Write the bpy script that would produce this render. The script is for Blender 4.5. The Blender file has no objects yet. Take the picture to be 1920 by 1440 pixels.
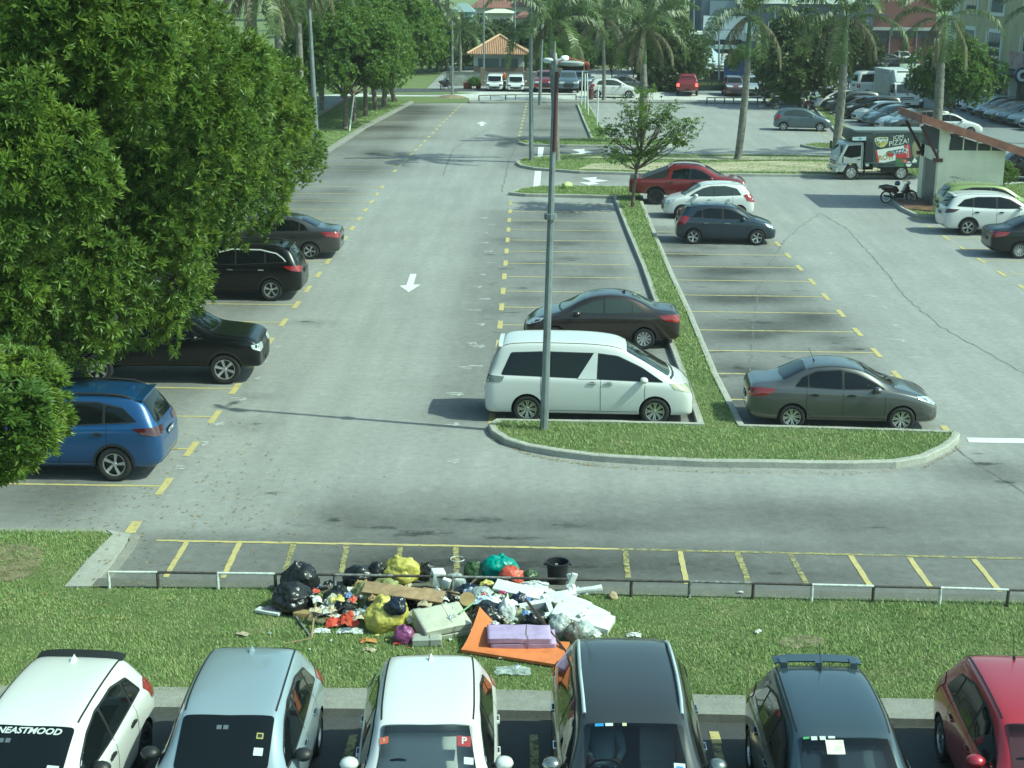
import bpy, bmesh, math, random
import numpy as np
from mathutils import Vector, Matrix, noise
from mathutils.bvhtree import BVHTree
SC = bpy.context.scene
COL = SC.collection
R = math.radians
random.seed(7)
# ---------------------------------------------------------------- camera
F, CH, PITCH, YAW, ROLL = 2800.0, 10.0, math.atan(764.3 / 2800.0), 0.0127, 0.008
cam = bpy.data.objects.new('camera', bpy.data.cameras.new('camera'))
COL.objects.link(cam)
cam.data.sensor_width = 36.0
cam.data.lens = 36.0 * F / 1920.0
cam.data.clip_start = 0.1
cam.data.clip_end = 4000.0
CM = Matrix.Translation((0, 0, CH)) @ Matrix.Rotation(YAW, 4, 'Z') @ Matrix.Rotation(math.pi / 2 - PITCH, 4, 'X') @ Matrix.Rotation(ROLL, 4, 'Z')
cam.matrix_world = CM
SC.camera = cam
CR = CM.to_3x3()
# ---------------------------------------------------------------- sky, sun, exposure
SUN_EL, SUN_AZ = R(46), R(-13)          # azimuth measured from +X
sun_vec = Vector((math.cos(SUN_EL) * math.cos(SUN_AZ), math.cos(SUN_EL) * math.sin(SUN_AZ), math.sin(SUN_EL)))
w = bpy.data.worlds.new('World'); SC.world = w; w.use_nodes = True
wn = w.node_tree.nodes; wl = w.node_tree.links
bg = wn['Background']; bg.inputs['Strength'].default_value = 0.15
sky = wn.new('ShaderNodeTexSky'); sky.sky_type = 'NISHITA'; sky.sun_disc = False
sky.sun_elevation = SUN_EL; sky.sun_rotation = math.pi / 2 - SUN_AZ
sky.altitude = 50; sky.dust_density = 1.6; sky.air_density = 1.0
wl.new(sky.outputs[0], bg.inputs['Color'])
sl = bpy.data.lights.new('sun', 'SUN'); sl.energy = 3.7; sl.angle = R(0.55); sl.color = (1.0, 0.965, 0.90)
so = bpy.data.objects.new('sun', sl); COL.objects.link(so)
so.rotation_euler = sun_vec.to_track_quat('Z', 'Y').to_euler()
so.location = (40, -20, 60)
SC.view_settings.view_transform = 'Standard'
SC.view_settings.look = 'None'
SC.view_settings.gamma = 1.0
SC.view_settings.exposure = 0.60
SC.view_settings.use_white_balance = True          # the photograph was taken through green tinted glazing
SC.view_settings.white_balance_temperature = 6280
SC.view_settings.white_balance_tint = -26.0
SC.cycles.max_bounces = 6; SC.cycles.diffuse_bounces = 3; SC.cycles.glossy_bounces = 3
SC.cycles.transmission_bounces = 4; SC.cycles.transparent_max_bounces = 10
SC.cycles.caustics_reflective = False; SC.cycles.caustics_refractive = False
SC.cycles.use_denoising = True
# ---------------------------------------------------------------- helpers
def G(px, py, z=0.0):
    """a pixel of the 1920x1440 photograph -> the point at height z"""
    d = CR @ Vector(((px - 960) / F, -(py - 720) / F, -1.0))
    t = (z - CH) / d.z
    return Vector((d.x * t, d.y * t, z))
def GY(px, py, y):
    """a pixel -> the point in the vertical plane at distance y"""
    d = CR @ Vector(((px - 960) / F, -(py - 720) / F, -1.0))
    t = y / d.y
    return Vector((d.x * t, y, CH + d.z * t))
def GX(px, py, x):
    d = CR @ Vector(((px - 960) / F, -(py - 720) / F, -1.0))
    t = x / d.x
    return Vector((x, d.y * t, CH + d.z * t))
MATS = {}
def mat(name, col=(0.5, 0.5, 0.5), rough=0.6, metal=0.0, coat=0.0, spec=0.5, vary=None, bump=None, emit=None, alpha=None, sub=None, flake=False, sheen=0):
    if name in MATS: return MATS[name]
    m = bpy.data.materials.new(name); m.use_nodes = True
    nt = m.node_tree; b = nt.nodes['Principled BSDF']
    b.inputs['Base Color'].default_value = (*col, 1)
    b.inputs['Roughness'].default_value = rough
    b.inputs['Metallic'].default_value = metal
    b.inputs['Coat Weight'].default_value = coat
    b.inputs['Coat Roughness'].default_value = 0.04
    b.inputs['Specular IOR Level'].default_value = spec
    tc = nt.nodes.new('ShaderNodeTexCoord')
    if vary:     # (scale, amount[, second colour])
        n = nt.nodes.new('ShaderNodeTexNoise'); n.inputs['Scale'].default_value = vary[0]; n.inputs['Detail'].default_value = 6
        n.inputs['Roughness'].default_value = 0.65
        nt.links.new(tc.outputs['Object'], n.inputs['Vector'])
        r = nt.nodes.new('ShaderNodeValToRGB'); a = vary[1]
        c2 = vary[2] if len(vary) > 2 else tuple(c * (1 + a) for c in col)
        c1 = col if len(vary) > 2 else tuple(c * (1 - a) for c in col)
        r.color_ramp.elements[0].color = (*c1, 1); r.color_ramp.elements[1].color = (*c2, 1)
        r.color_ramp.elements[0].position = 0.34; r.color_ramp.elements[1].position = 0.68
        nt.links.new(n.outputs['Fac'], r.inputs['Fac']); nt.links.new(r.outputs['Color'], b.inputs['Base Color'])
    if bump:
        n2 = nt.nodes.new('ShaderNodeTexNoise'); n2.inputs['Scale'].default_value = bump[0]; n2.inputs['Detail'].default_value = 4
        nt.links.new(tc.outputs['Object'], n2.inputs['Vector'])
        bp = nt.nodes.new('ShaderNodeBump'); bp.inputs['Strength'].default_value = bump[1]; bp.inputs['Distance'].default_value = bump[2] if len(bump) > 2 else 0.02
        nt.links.new(n2.outputs['Fac'], bp.inputs['Height']); nt.links.new(bp.outputs['Normal'], b.inputs['Normal'])
    if coat > .9:      # a film of dust and fine orange peel on bodywork
        g0 = nt.nodes.new('ShaderNodeTexNoise'); g0.inputs['Scale'].default_value = 2.2; g0.inputs['Detail'].default_value = 5; nt.links.new(tc.outputs['Object'], g0.inputs['Vector'])
        mr = nt.nodes.new('ShaderNodeMapRange'); mr.inputs['To Min'].default_value = 0.02; mr.inputs['To Max'].default_value = 0.16; nt.links.new(g0.outputs['Fac'], mr.inputs['Value']); nt.links.new(mr.outputs[0], b.inputs['Coat Roughness'])
    if emit:
        b.inputs['Emission Color'].default_value = (*emit[0], 1); b.inputs['Emission Strength'].default_value = emit[1]
    if alpha is not None: b.inputs['Alpha'].default_value = alpha
    if sub: b.inputs['Subsurface Weight'].default_value = sub
    MATS[name] = m
    return m
class MB:
    """collects shapes; build() links them as one mesh object"""
    def __init__(s): s.v = []; s.f = []; s.m = []; s.mi = 0
    def add(s, vs, fs, mi=None):
        o = len(s.v); s.v.extend([tuple(v) for v in vs]); s.f.extend([tuple(i + o for i in f) for f in fs])
        s.m.extend([s.mi if mi is None else mi] * len(fs)); return s
    def box(s, c, d, rz=0.0, mi=None, M=None, taper=1.0):
        x, y, z = d[0] / 2, d[1] / 2, d[2] / 2
        vs = [Vector((sx * x * (taper if sz > 0 else 1), sy * y * (taper if sz > 0 else 1), sz * z)) for sz in (-1, 1) for sx, sy in ((-1, -1), (1, -1), (1, 1), (-1, 1))]
        A = (Matrix.Translation(c) @ Matrix.Rotation(rz, 4, 'Z')) if M is None else Matrix.Translation(c) @ M.to_4x4()
        return s.add([A @ v for v in vs], [(3, 2, 1, 0), (4, 5, 6, 7), (0, 1, 5, 4), (1, 2, 6, 5), (2, 3, 7, 6), (3, 0, 4, 7)], mi)
    def tube(s, pts, rad, n=8, mi=None, cap=True):
        pts = [Vector(p) for p in pts]
        rs = rad if isinstance(rad, (list, tuple)) else [rad] * len(pts)
        vs = []; up = Vector((0, 0, 1))
        for i, p in enumerate(pts):
            t = (pts[min(i + 1, len(pts) - 1)] - pts[max(i - 1, 0)]).normalized()
            a = t.cross(up if abs(t.z) < 0.95 else Vector((1, 0, 0))).normalized(); b = t.cross(a).normalized()
            for k in range(n):
                an = 2 * math.pi * k / n
                vs.append(p + (a * math.cos(an) + b * math.sin(an)) * rs[i])
        fs = [(i * n + k, i * n + (k + 1) % n, (i + 1) * n + (k + 1) % n, (i + 1) * n + k) for i in range(len(pts) - 1) for k in range(n)]
        if cap: fs += [tuple(reversed(range(n))), tuple(range((len(pts) - 1) * n, len(pts) * n))]
        return s.add(vs, fs, mi)
    def lathe(s, prof, n=24, M=None, mi=None, close=False):
        """prof: (r, z) round the local z axis"""
        M = M or Matrix.Identity(4); vs = []
        for r, z in prof:
            for k in range(n):
                a = 2 * math.pi * k / n
                vs.append(M @ Vector((r * math.cos(a), r * math.sin(a), z)))
        L = len(prof)
        fs = [(i * n + k, i * n + (k + 1) % n, (i + 1) * n + (k + 1) % n, (i + 1) * n + k) for i in range(L - 1) for k in range(n)]
        if close:
            fs += [((L - 1) * n + k, (L - 1) * n + (k + 1) % n, (k + 1) % n, k) for k in range(n)]
        return s.add(vs, fs, mi)
    def prism(s, poly, z0, z1, mi=None, M=None):
        n = len(poly); M = M or Matrix.Identity(4)
        a = sum(poly[i][0] * poly[(i + 1) % n][1] - poly[(i + 1) % n][0] * poly[i][1] for i in range(n))
        if a < 0: poly = poly[::-1]
        vs = [M @ Vector((p[0], p[1], z0)) for p in poly] + [M @ Vector((p[0], p[1], z1)) for p in poly]
        return s.add(vs, [tuple(reversed(range(n))), tuple(range(n, 2 * n))] + [(i, (i + 1) % n, (i + 1) % n + n, i + n) for i in range(n)], mi)
    def mesh(s, name, mats, smooth=None):
        me = bpy.data.meshes.new(name); me.from_pydata(s.v, [], s.f)
        for m in (mats if isinstance(mats, (list, tuple)) else [mats]): me.materials.append(m)
        me.polygons.foreach_set('material_index', s.m)
        if smooth is not None:
            me.polygons.foreach_set('use_smooth', [True] * len(me.polygons))
            me.update()
            if smooth < 180: me.set_sharp_from_angle(angle=R(smooth))
        me.update(); return me
    def build(s, name, mats, parent=None, smooth=None, bevel=None):
        me = s.mesh(name, mats, smooth)
        if bevel:
            bm = bmesh.new(); bm.from_mesh(me); bmesh.ops.remove_doubles(bm, verts=bm.verts, dist=1e-5)
            es = [e for e in bm.edges if len(e.link_faces) == 2 and e.calc_face_angle(0) > R(30)]
            bmesh.ops.bevel(bm, geom=es, offset=bevel, segments=2, profile=0.6, affect='EDGES', clamp_overlap=True)
            bm.to_mesh(me); bm.free()
            me.polygons.foreach_set('use_smooth', [True] * len(me.polygons)); me.update(); me.set_sharp_from_angle(angle=R(35))
        return link(name, me, parent)
def link(name, me, parent=None):
    o = bpy.data.objects.new(name, me); COL.objects.link(o)
    if parent is not None: o.parent = parent
    return o
def tag(o, label=None, cat=None, group=None, kind=None):
    if label: o['label'] = label
    if cat: o['category'] = cat
    if group: o['group'] = group
    if kind: o['kind'] = kind
    return o
def empty(name, loc=(0, 0, 0), rz=0.0):
    o = bpy.data.objects.new(name, None); COL.objects.link(o); o.location = loc; o.rotation_euler = (0, 0, rz); o.empty_display_size = 0.2
    return o
def children(o): return KIDS.get(o.name, [])
def copy_tree(o, parent=None):
    kids = list(o.children)
    c = o.copy(); COL.objects.link(c); c.parent = parent
    for k in ('label', 'group'):
        if parent is None and k in c: del c[k]
    for ch in kids: copy_tree(ch, c)
    return c
def npmesh(name, V, Fq, mats, smooth=False, mi=None):
    """big meshes from arrays: V (n,3), Fq (m,k)"""
    me = bpy.data.meshes.new(name); V = np.asarray(V, np.float32); Fq = np.asarray(Fq, np.int32)
    me.vertices.add(len(V)); me.vertices.foreach_set('co', V.ravel())
    k = Fq.shape[1]; me.loops.add(Fq.size); me.loops.foreach_set('vertex_index', Fq.ravel())
    me.polygons.add(len(Fq)); me.polygons.foreach_set('loop_start', np.arange(len(Fq), dtype=np.int32) * k)
    me.polygons.foreach_set('loop_total', np.full(len(Fq), k, np.int32))
    for m in (mats if isinstance(mats, (list, tuple)) else [mats]): me.materials.append(m)
    if mi is not None: me.polygons.foreach_set('material_index', np.asarray(mi, np.int32))
    me.polygons.foreach_set('use_smooth', np.full(len(Fq), smooth))
    me.update(calc_edges=True); return me
def P2(lst): return [G(*p).xy for p in lst]
def inset(poly, d):
    n = len(poly); out = []
    a = sum(poly[i][0] * poly[(i + 1) % n][1] - poly[(i + 1) % n][0] * poly[i][1] for i in range(n))
    if a < 0: poly = poly[::-1]
    for i in range(n):
        p0, p1, p2 = Vector(poly[i - 1]), Vector(poly[i]), Vector(poly[(i + 1) % n])
        e1 = (p1 - p0).normalized(); e2 = (p2 - p1).normalized()
        n1 = Vector((-e1.y, e1.x)); n2 = Vector((-e2.y, e2.x))
        b = (n1 + n2)
        if b.length < 1e-3: b = n1.copy()
        b.normalize(); k = max(b.dot(n1), 0.35)
        out.append(p1 + b * (d / k))
    return out
def inside(poly, X, Y):
    """vectorised point in polygon"""
    r = np.zeros(len(X), bool); n = len(poly)
    for i in range(n):
        x1, y1 = poly[i][0], poly[i][1]; x2, y2 = poly[(i + 1) % n][0], poly[(i + 1) % n][1]
        c = ((y1 > Y) != (y2 > Y)) & (X < (x2 - x1) * (Y - y1) / ((y2 - y1) if y2 != y1 else 1e-9) + x1)
        r ^= c
    return r
def resample(pts, step):
    out = [Vector(pts[0])]
    for a, b in zip(pts[:-1], pts[1:]):
        a, b = Vector(a), Vector(b); n = max(1, int((b - a).length / step))
        for k in range(1, n + 1): out.append(a.lerp(b, k / n))
    return out
def text_mesh(s, size=1.0, bold=0.0, shear=0.0, extrude=0.0, align='CENTER', space=1.0):
    cu = bpy.data.curves.new('t', 'FONT'); cu.body = s; cu.size = size; cu.offset = bold; cu.shear = shear; cu.extrude = extrude
    cu.align_x = align; cu.align_y = 'CENTER'; cu.space_character = space; cu.resolution_u = 3
    o = bpy.data.objects.new('t', cu); COL.objects.link(o)
    dg = bpy.context.evaluated_depsgraph_get(); dg.update()
    me = bpy.data.meshes.new_from_object(o.evaluated_get(dg))
    bpy.data.objects.remove(o); bpy.data.curves.remove(cu)
    vs = [v.co.copy() for v in me.vertices]; fs = [tuple(p.vertices) for p in me.polygons]
    bpy.data.meshes.remove(me); return vs, fs
# ================================================================ ground
def ramp_mix(nt, fac, c1, c2, p0=0.35, p1=0.65):
    r = nt.nodes.new('ShaderNodeValToRGB'); r.color_ramp.elements[0].color = (*c1, 1); r.color_ramp.elements[1].color = (*c2, 1)
    r.color_ramp.elements[0].position = p0; r.color_ramp.elements[1].position = p1
    nt.links.new(fac, r.inputs['Fac']); return r.outputs['Color']
def mul(nt, a, b, mode='MULTIPLY', fac=1.0):
    x = nt.nodes.new('ShaderNodeMix'); x.data_type = 'RGBA'; x.blend_type = mode; x.inputs['Factor'].default_value = fac
    nt.links.new(a, x.inputs['A']); nt.links.new(b, x.inputs['B']); return x.outputs['Result']
def noise_n(nt, vec, scale, detail=5, rough=0.6):
    n = nt.nodes.new('ShaderNodeTexNoise'); n.inputs['Scale'].default_value = scale; n.inputs['Detail'].default_value = detail
    n.inputs['Roughness'].default_value = rough; nt.links.new(vec, n.inputs['Vector']); return n.outputs['Fac']
def ground_mat(name, base, dark, speck=0.35, attr=None):
    m = bpy.data.materials.new(name); m.use_nodes = True; nt = m.node_tree; b = nt.nodes['Principled BSDF']
    g = nt.nodes.new('ShaderNodeNewGeometry').outputs['Position']
    big = ramp_mix(nt, noise_n(nt, g, 0.35, 6), (0.93,) * 3, (1.04,) * 3)
    mid = ramp_mix(nt, noise_n(nt, g, 5.0, 8, 0.8), (0.84,) * 3, (1.1,) * 3)
    fine = ramp_mix(nt, noise_n(nt, g, 45.0, 3, 0.8), (1 - speck,) * 3, (1 + speck,) * 3, 0.3, 0.7)
    # stretched tyre-polish streaks running along the aisles
    mp = nt.nodes.new('ShaderNodeMapping'); mp.inputs['Scale'].default_value = (1.6, 0.12, 1); nt.links.new(g, mp.inputs['Vector'])
    st = ramp_mix(nt, noise_n(nt, mp.outputs[0], 1.0, 4), (0.92,) * 3, (1.06,) * 3)
    rgb = nt.nodes.new('ShaderNodeRGB'); rgb.outputs[0].default_value = (*base, 1)
    spk = ramp_mix(nt, noise_n(nt, g, 9.0, 10, 0.9), (0.62,) * 3, (1.0,) * 3, 0.33, 0.43); lsp = ramp_mix(nt, noise_n(nt, g, 16.0, 8, 0.9), (1.0,) * 3, (1.35,) * 3, 0.60, 0.70)
    col = mul(nt, mul(nt, mul(nt, mul(nt, mul(nt, mul(nt, rgb.outputs[0], big), mid), fine), st), spk), lsp)
    if attr:
        a = nt.nodes.new('ShaderNodeAttribute'); a.attribute_name = attr; a.attribute_type = 'GEOMETRY'
        # break up the edge of each stain with noise
        ad = nt.nodes.new('ShaderNodeMath'); ad.operation = 'MULTIPLY_ADD'; ad.inputs[1].default_value = 0.7; ad.inputs[2].default_value = -0.35
        nt.links.new(noise_n(nt, g, 3.2, 12, 0.82), ad.inputs[0])
        a2 = nt.nodes.new('ShaderNodeMath'); a2.operation = 'ADD'; a2.use_clamp = True
        nt.links.new(a.outputs['Fac'], a2.inputs[0]); nt.links.new(ad.outputs[0], a2.inputs[1])
        x = nt.nodes.new('ShaderNodeMix'); x.data_type = 'RGBA'
        nt.links.new(a2.outputs[0], x.inputs['Factor'])
        d = nt.nodes.new('ShaderNodeRGB'); d.outputs[0].default_value = (*dark, 1)
        dd = mul(nt, mul(nt, d.outputs[0], fine), mid)
        nt.links.new(dd, x.inputs['A']); nt.links.new(col, x.inputs['B']); col = x.outputs['Result']
    nt.links.new(col, b.inputs['Base Color']); b.inputs['Roughness'].default_value = 0.85
    bp = nt.nodes.new('ShaderNodeBump'); bp.inputs['Strength'].default_value = 0.5; bp.inputs['Distance'].default_value = 0.01
    nt.links.new(noise_n(nt, g, 60, 3, 0.7), bp.inputs['Height']); nt.links.new(bp.outputs[0], b.inputs['Normal'])
    return m
ASPH = ground_mat('asphalt', (0.282, 0.285, 0.275), (0.050, 0.050, 0.047), 0.30, 'wear')
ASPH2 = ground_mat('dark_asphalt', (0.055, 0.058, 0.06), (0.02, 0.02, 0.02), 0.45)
CONC = ground_mat('concrete', (0.34, 0.34, 0.31), (0.1, 0.1, 0.1), 0.2)
CONC_D = ground_mat('weathered_concrete', (0.24, 0.24, 0.215), (0.1, 0.1, 0.1), 0.3)
ROADM = ground_mat('pale_asphalt', (0.48, 0.48, 0.45), (0.1, 0.1, 0.1), 0.2)
def turf_mat(name, c1, c2, dry):
    m = bpy.data.materials.new(name); m.use_nodes = True; nt = m.node_tree; b = nt.nodes['Principled BSDF']
    g = nt.nodes.new('ShaderNodeNewGeometry').outputs['Position']
    a = ramp_mix(nt, noise_n(nt, g, 25, 5, 0.8), c1, c2)
    x = nt.nodes.new('ShaderNodeMix'); x.data_type = 'RGBA'
    r = nt.nodes.new('ShaderNodeValToRGB'); r.color_ramp.elements[0].position = 0.52; r.color_ramp.elements[1].position = 0.78
    nt.links.new(noise_n(nt, g, 0.9, 7, 0.7), r.inputs['Fac']); nt.links.new(r.outputs['Color'], x.inputs['Factor'])
    nt.links.new(a, x.inputs['A']); x.inputs['B'].default_value = (*dry, 1)
    nt.links.new(x.outputs['Result'], b.inputs['Base Color']); b.inputs['Roughness'].default_value = 0.95
    bp = nt.nodes.new('ShaderNodeBump'); bp.inputs['Strength'].default_value = 0.9; bp.inputs['Distance'].default_value = 0.05
    nt.links.new(noise_n(nt, g, 40, 4, 0.8), bp.inputs['Height']); nt.links.new(bp.outputs[0], b.inputs['Normal'])
    return m
TURF = turf_mat('turf', (0.085, 0.125, 0.035), (0.17, 0.22, 0.07), (0.27, 0.24, 0.13))
SOIL = mat('soil', (0.20, 0.16, 0.10), 0.95, vary=(4, 0.3), bump=(20, 0.5))
SOILP = None
SAND = mat('sand', (0.40, 0.355, 0.26), 0.95, vary=(1.5, 0.18), bump=(15, 0.4))
def worn_paint(name, col, c2, keep, scale=7.0):
    m = mat(name, col, 0.75, vary=(5, 0.3, c2)); nt = m.node_tree; b = nt.nodes['Principled BSDF']
    g = nt.nodes.new('ShaderNodeNewGeometry').outputs['Position']; r = nt.nodes.new('ShaderNodeValToRGB')
    r.color_ramp.elements[0].position = keep - 0.05; r.color_ramp.elements[1].position = keep + 0.05
    nt.links.new(noise_n(nt, g, scale, 12, 0.85), r.inputs['Fac']); nt.links.new(r.outputs['Color'], b.inputs['Alpha']); return m
YEL = worn_paint('yellow_paint', (0.50, 0.41, 0.15), (0.38, 0.34, 0.18), 0.40)
SOILP = worn_paint('trodden_soil', (0.24, 0.20, 0.13), (0.15, 0.13, 0.08), 0.47, 3.0)
YELW = worn_paint('worn_yellow_paint', (0.36, 0.32, 0.12), (0.22, 0.21, 0.12), 0.47)
WHT = mat('white_paint', (0.62, 0.64, 0.62), 0.7, vary=(4, 0.12))
FADE = worn_paint('faded_white_paint', (0.46, 0.47, 0.46), (0.36, 0.37, 0.36), 0.46, 12.0)
CRACK = mat('crack_filler', (0.13, 0.13, 0.125), 0.9, vary=(3, .3))

# terrain: one sheet to the horizon
gm = MB(); gm.add([(-2500, -200, -0.03), (2500, -200, -0.03), (2500, 3500, -0.03), (-2500, 3500, -0.03)], [(0, 1, 2, 3)])
tag(gm.build('ground', TURF), kind='structure')

# asphalt sheet of the car park with worn and stained areas
KERB_L = [(-160, 860), (0, 755), (100, 690), (300, 535), (450, 410), (602, 297), (690, 239), (752, 206), (776, 193)]
kl = [G(*p) for p in KERB_L]
xs = np.concatenate([np.arange(-20, 28, 0.3), np.arange(28, 75, 2.5)])
ys = np.concatenate([np.arange(22.5, 75, 0.3), np.arange(75, 175, 1.5)])
XX, YY = np.meshgrid(xs, ys)
wear = np.full(XX.shape, 0.93)
def band(x0, x1, y0, y1, val, soft=0.5):
    global wear
    m = 1 / (1 + np.exp(-(XX - x0) / soft * 4)) * 1 / (1 + np.exp((XX - x1) / soft * 4)) * 1 / (1 + np.exp(-(YY - y0) / soft * 4)) * 1 / (1 + np.exp((YY - y1) / soft * 4))
    wear = wear * (1 - m) + np.minimum(wear, val) * m
def stain(px, py, rx, ry, amt):
    global wear
    c = G(px, py); wear = wear - amt * np.exp(-((XX - c.x) / rx) ** 2 - ((YY - c.y) / ry) ** 2)
def blotch(x, y, r, amt):
    global wear
    wear = wear - amt * np.exp(-((XX - x) / r) ** 2 - ((YY - y) / (r * 0.8)) ** 2)
a, b = G(935, 620), G(1200, 500)
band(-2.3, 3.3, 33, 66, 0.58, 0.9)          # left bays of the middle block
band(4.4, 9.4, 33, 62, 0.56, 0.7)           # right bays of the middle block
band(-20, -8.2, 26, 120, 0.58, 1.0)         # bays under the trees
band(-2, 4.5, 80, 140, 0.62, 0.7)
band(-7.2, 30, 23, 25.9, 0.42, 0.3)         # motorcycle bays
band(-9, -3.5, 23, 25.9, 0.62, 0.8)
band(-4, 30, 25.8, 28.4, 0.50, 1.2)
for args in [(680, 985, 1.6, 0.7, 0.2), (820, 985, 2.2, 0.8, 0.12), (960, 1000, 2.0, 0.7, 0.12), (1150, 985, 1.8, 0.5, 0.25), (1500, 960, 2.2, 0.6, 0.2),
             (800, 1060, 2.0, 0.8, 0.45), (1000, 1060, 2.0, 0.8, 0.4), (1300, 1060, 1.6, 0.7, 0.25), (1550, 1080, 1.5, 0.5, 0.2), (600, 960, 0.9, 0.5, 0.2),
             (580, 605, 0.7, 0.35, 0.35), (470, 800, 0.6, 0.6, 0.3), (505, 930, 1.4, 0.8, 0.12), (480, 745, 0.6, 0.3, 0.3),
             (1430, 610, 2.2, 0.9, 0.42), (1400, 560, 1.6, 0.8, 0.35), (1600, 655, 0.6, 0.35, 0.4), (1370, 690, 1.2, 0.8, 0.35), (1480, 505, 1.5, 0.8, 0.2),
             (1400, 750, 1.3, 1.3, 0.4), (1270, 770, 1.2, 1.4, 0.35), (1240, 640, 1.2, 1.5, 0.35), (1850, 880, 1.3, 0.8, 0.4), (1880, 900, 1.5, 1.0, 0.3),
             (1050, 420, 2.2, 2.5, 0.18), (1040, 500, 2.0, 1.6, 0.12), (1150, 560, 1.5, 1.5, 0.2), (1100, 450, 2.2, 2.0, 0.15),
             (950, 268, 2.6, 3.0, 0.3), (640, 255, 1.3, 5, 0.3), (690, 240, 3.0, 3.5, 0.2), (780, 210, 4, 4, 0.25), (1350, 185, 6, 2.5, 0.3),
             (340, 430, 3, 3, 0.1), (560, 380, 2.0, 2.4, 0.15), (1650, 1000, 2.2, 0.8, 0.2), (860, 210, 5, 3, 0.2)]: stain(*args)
rs = np.random.RandomState(4)
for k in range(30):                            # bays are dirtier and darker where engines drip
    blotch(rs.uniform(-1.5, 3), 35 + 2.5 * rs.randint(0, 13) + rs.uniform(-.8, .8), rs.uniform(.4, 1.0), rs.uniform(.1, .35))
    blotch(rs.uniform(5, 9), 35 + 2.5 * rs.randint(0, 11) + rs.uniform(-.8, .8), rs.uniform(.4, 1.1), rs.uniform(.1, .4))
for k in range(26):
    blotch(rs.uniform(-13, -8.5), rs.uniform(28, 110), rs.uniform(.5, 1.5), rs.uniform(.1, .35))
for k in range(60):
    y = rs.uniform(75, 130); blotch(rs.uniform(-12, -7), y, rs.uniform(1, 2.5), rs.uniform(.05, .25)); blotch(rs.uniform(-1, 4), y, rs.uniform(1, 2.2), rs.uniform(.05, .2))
wear = np.clip(wear, 0.03, 1.0)
nx, ny = len(xs), len(ys)
V = np.stack([XX.ravel(), YY.ravel(), np.zeros(XX.size)], 1)
idx = np.arange(nx * ny).reshape(ny, nx)
Fq = np.stack([idx[:-1, :-1].ravel(), idx[:-1, 1:].ravel(), idx[1:, 1:].ravel(), idx[1:, :-1].ravel()], 1)
# cut the sheet at the left kerb
ce = V[Fq].mean(1)
kx = np.interp(ce[:, 1], [p.y for p in kl], [p.x for p in kl])
Fq = Fq[ce[:, 0] > kx - 0.15]
me = npmesh('parking_asphalt', V, Fq, ASPH, True)
at = me.attributes.new('wear', 'FLOAT', 'POINT'); at.data.foreach_set('value', wear.ravel().astype(np.float32))
tag(link('parking_asphalt', me), kind='structure')
# near asphalt the front cars stand on
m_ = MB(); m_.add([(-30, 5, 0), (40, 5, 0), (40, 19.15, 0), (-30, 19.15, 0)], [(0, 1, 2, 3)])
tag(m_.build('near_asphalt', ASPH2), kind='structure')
# far road crossing behind the car park, and the shop street on the right
def sheet(name, pts, z, m, kind='structure'):
    mb = MB(); mb.add([(p[0], p[1], z) for p in pts], [tuple(range(len(pts)))]); o = mb.build(name, m)
    if (o.data.polygons[0].normal.z < 0): o.data.flip_normals()
    return tag(o, kind=kind)
sheet('road', P2([(560, 190), (600, 178), (800, 172), (1540, 172), (2300, 150), (2300, 182), (1560, 196), (1200, 189), (880, 188), (700, 188)]), 0.006, ROADM)
sheet('shop_street', P2([(1240, 172), (1500, 165), (1620, 140), (1700, 140), (1900, 172), (2600, 260), (2600, 480), (1960, 360), (1880, 300), (1600, 200)]), 0.010, ground_mat('street_asphalt', (0.20, 0.22, 0.23), (0.1, 0.1, 0.1), 0.2))
sheet('far_parking_ground', P2([(1000, 172), (1000, 140), (1300, 118), (1800, 96), (2400, 96), (2400, 150), (1600, 150), (1500, 172)]), 0.004, ground_mat('far_asphalt', (0.34, 0.34, 0.33), (0.1, 0.1, 0.1), 0.2))
sheet('pavement', P2([(830, 178), (860, 172), (1200, 170), (1200, 166), (700, 166), (690, 178)]), 0.012, ASPH2)

# ---------------------------------------------------------------- kerbed islands
GRASS_AREAS = []
KERBM = ground_mat('kerb_concrete', (0.36, 0.36, 0.32), (0.1, 0.1, 0.1), 0.35)
def kerb_loop(name, poly, width=0.16, h=0.15, m=KERBM):
    """closed kerb ring: outer face, top and inner lip, with joints"""
    n = len(poly); a = sum(poly[i][0] * poly[(i + 1) % n][1] - poly[(i + 1) % n][0] * poly[i][1] for i in range(n))
    if a < 0: poly = poly[::-1]
    fine = resample([*poly, poly[0]], 0.45)[:-1]; n = len(fine)
    i1 = inset(fine, 0.02); i2 = inset(fine, width)
    mb = MB(); vs = []
    for k in range(n):
        j = random.uniform(-0.006, 0.006)
        vs += [(fine[k].x, fine[k].y, -0.02), (fine[k].x, fine[k].y, h - 0.02 + j), (i1[k].x, i1[k].y, h + j), (i2[k].x, i2[k].y, h + j), (i2[k].x, i2[k].y, h - 0.12)]
    fs = [(k * 5 + q, ((k + 1) % n) * 5 + q, ((k + 1) % n) * 5 + q + 1, k * 5 + q + 1) for k in range(n) for q in range(4)]
    mb.add(vs, fs)
    o = mb.build(name, m); tag(o, kind='structure'); return poly
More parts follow.
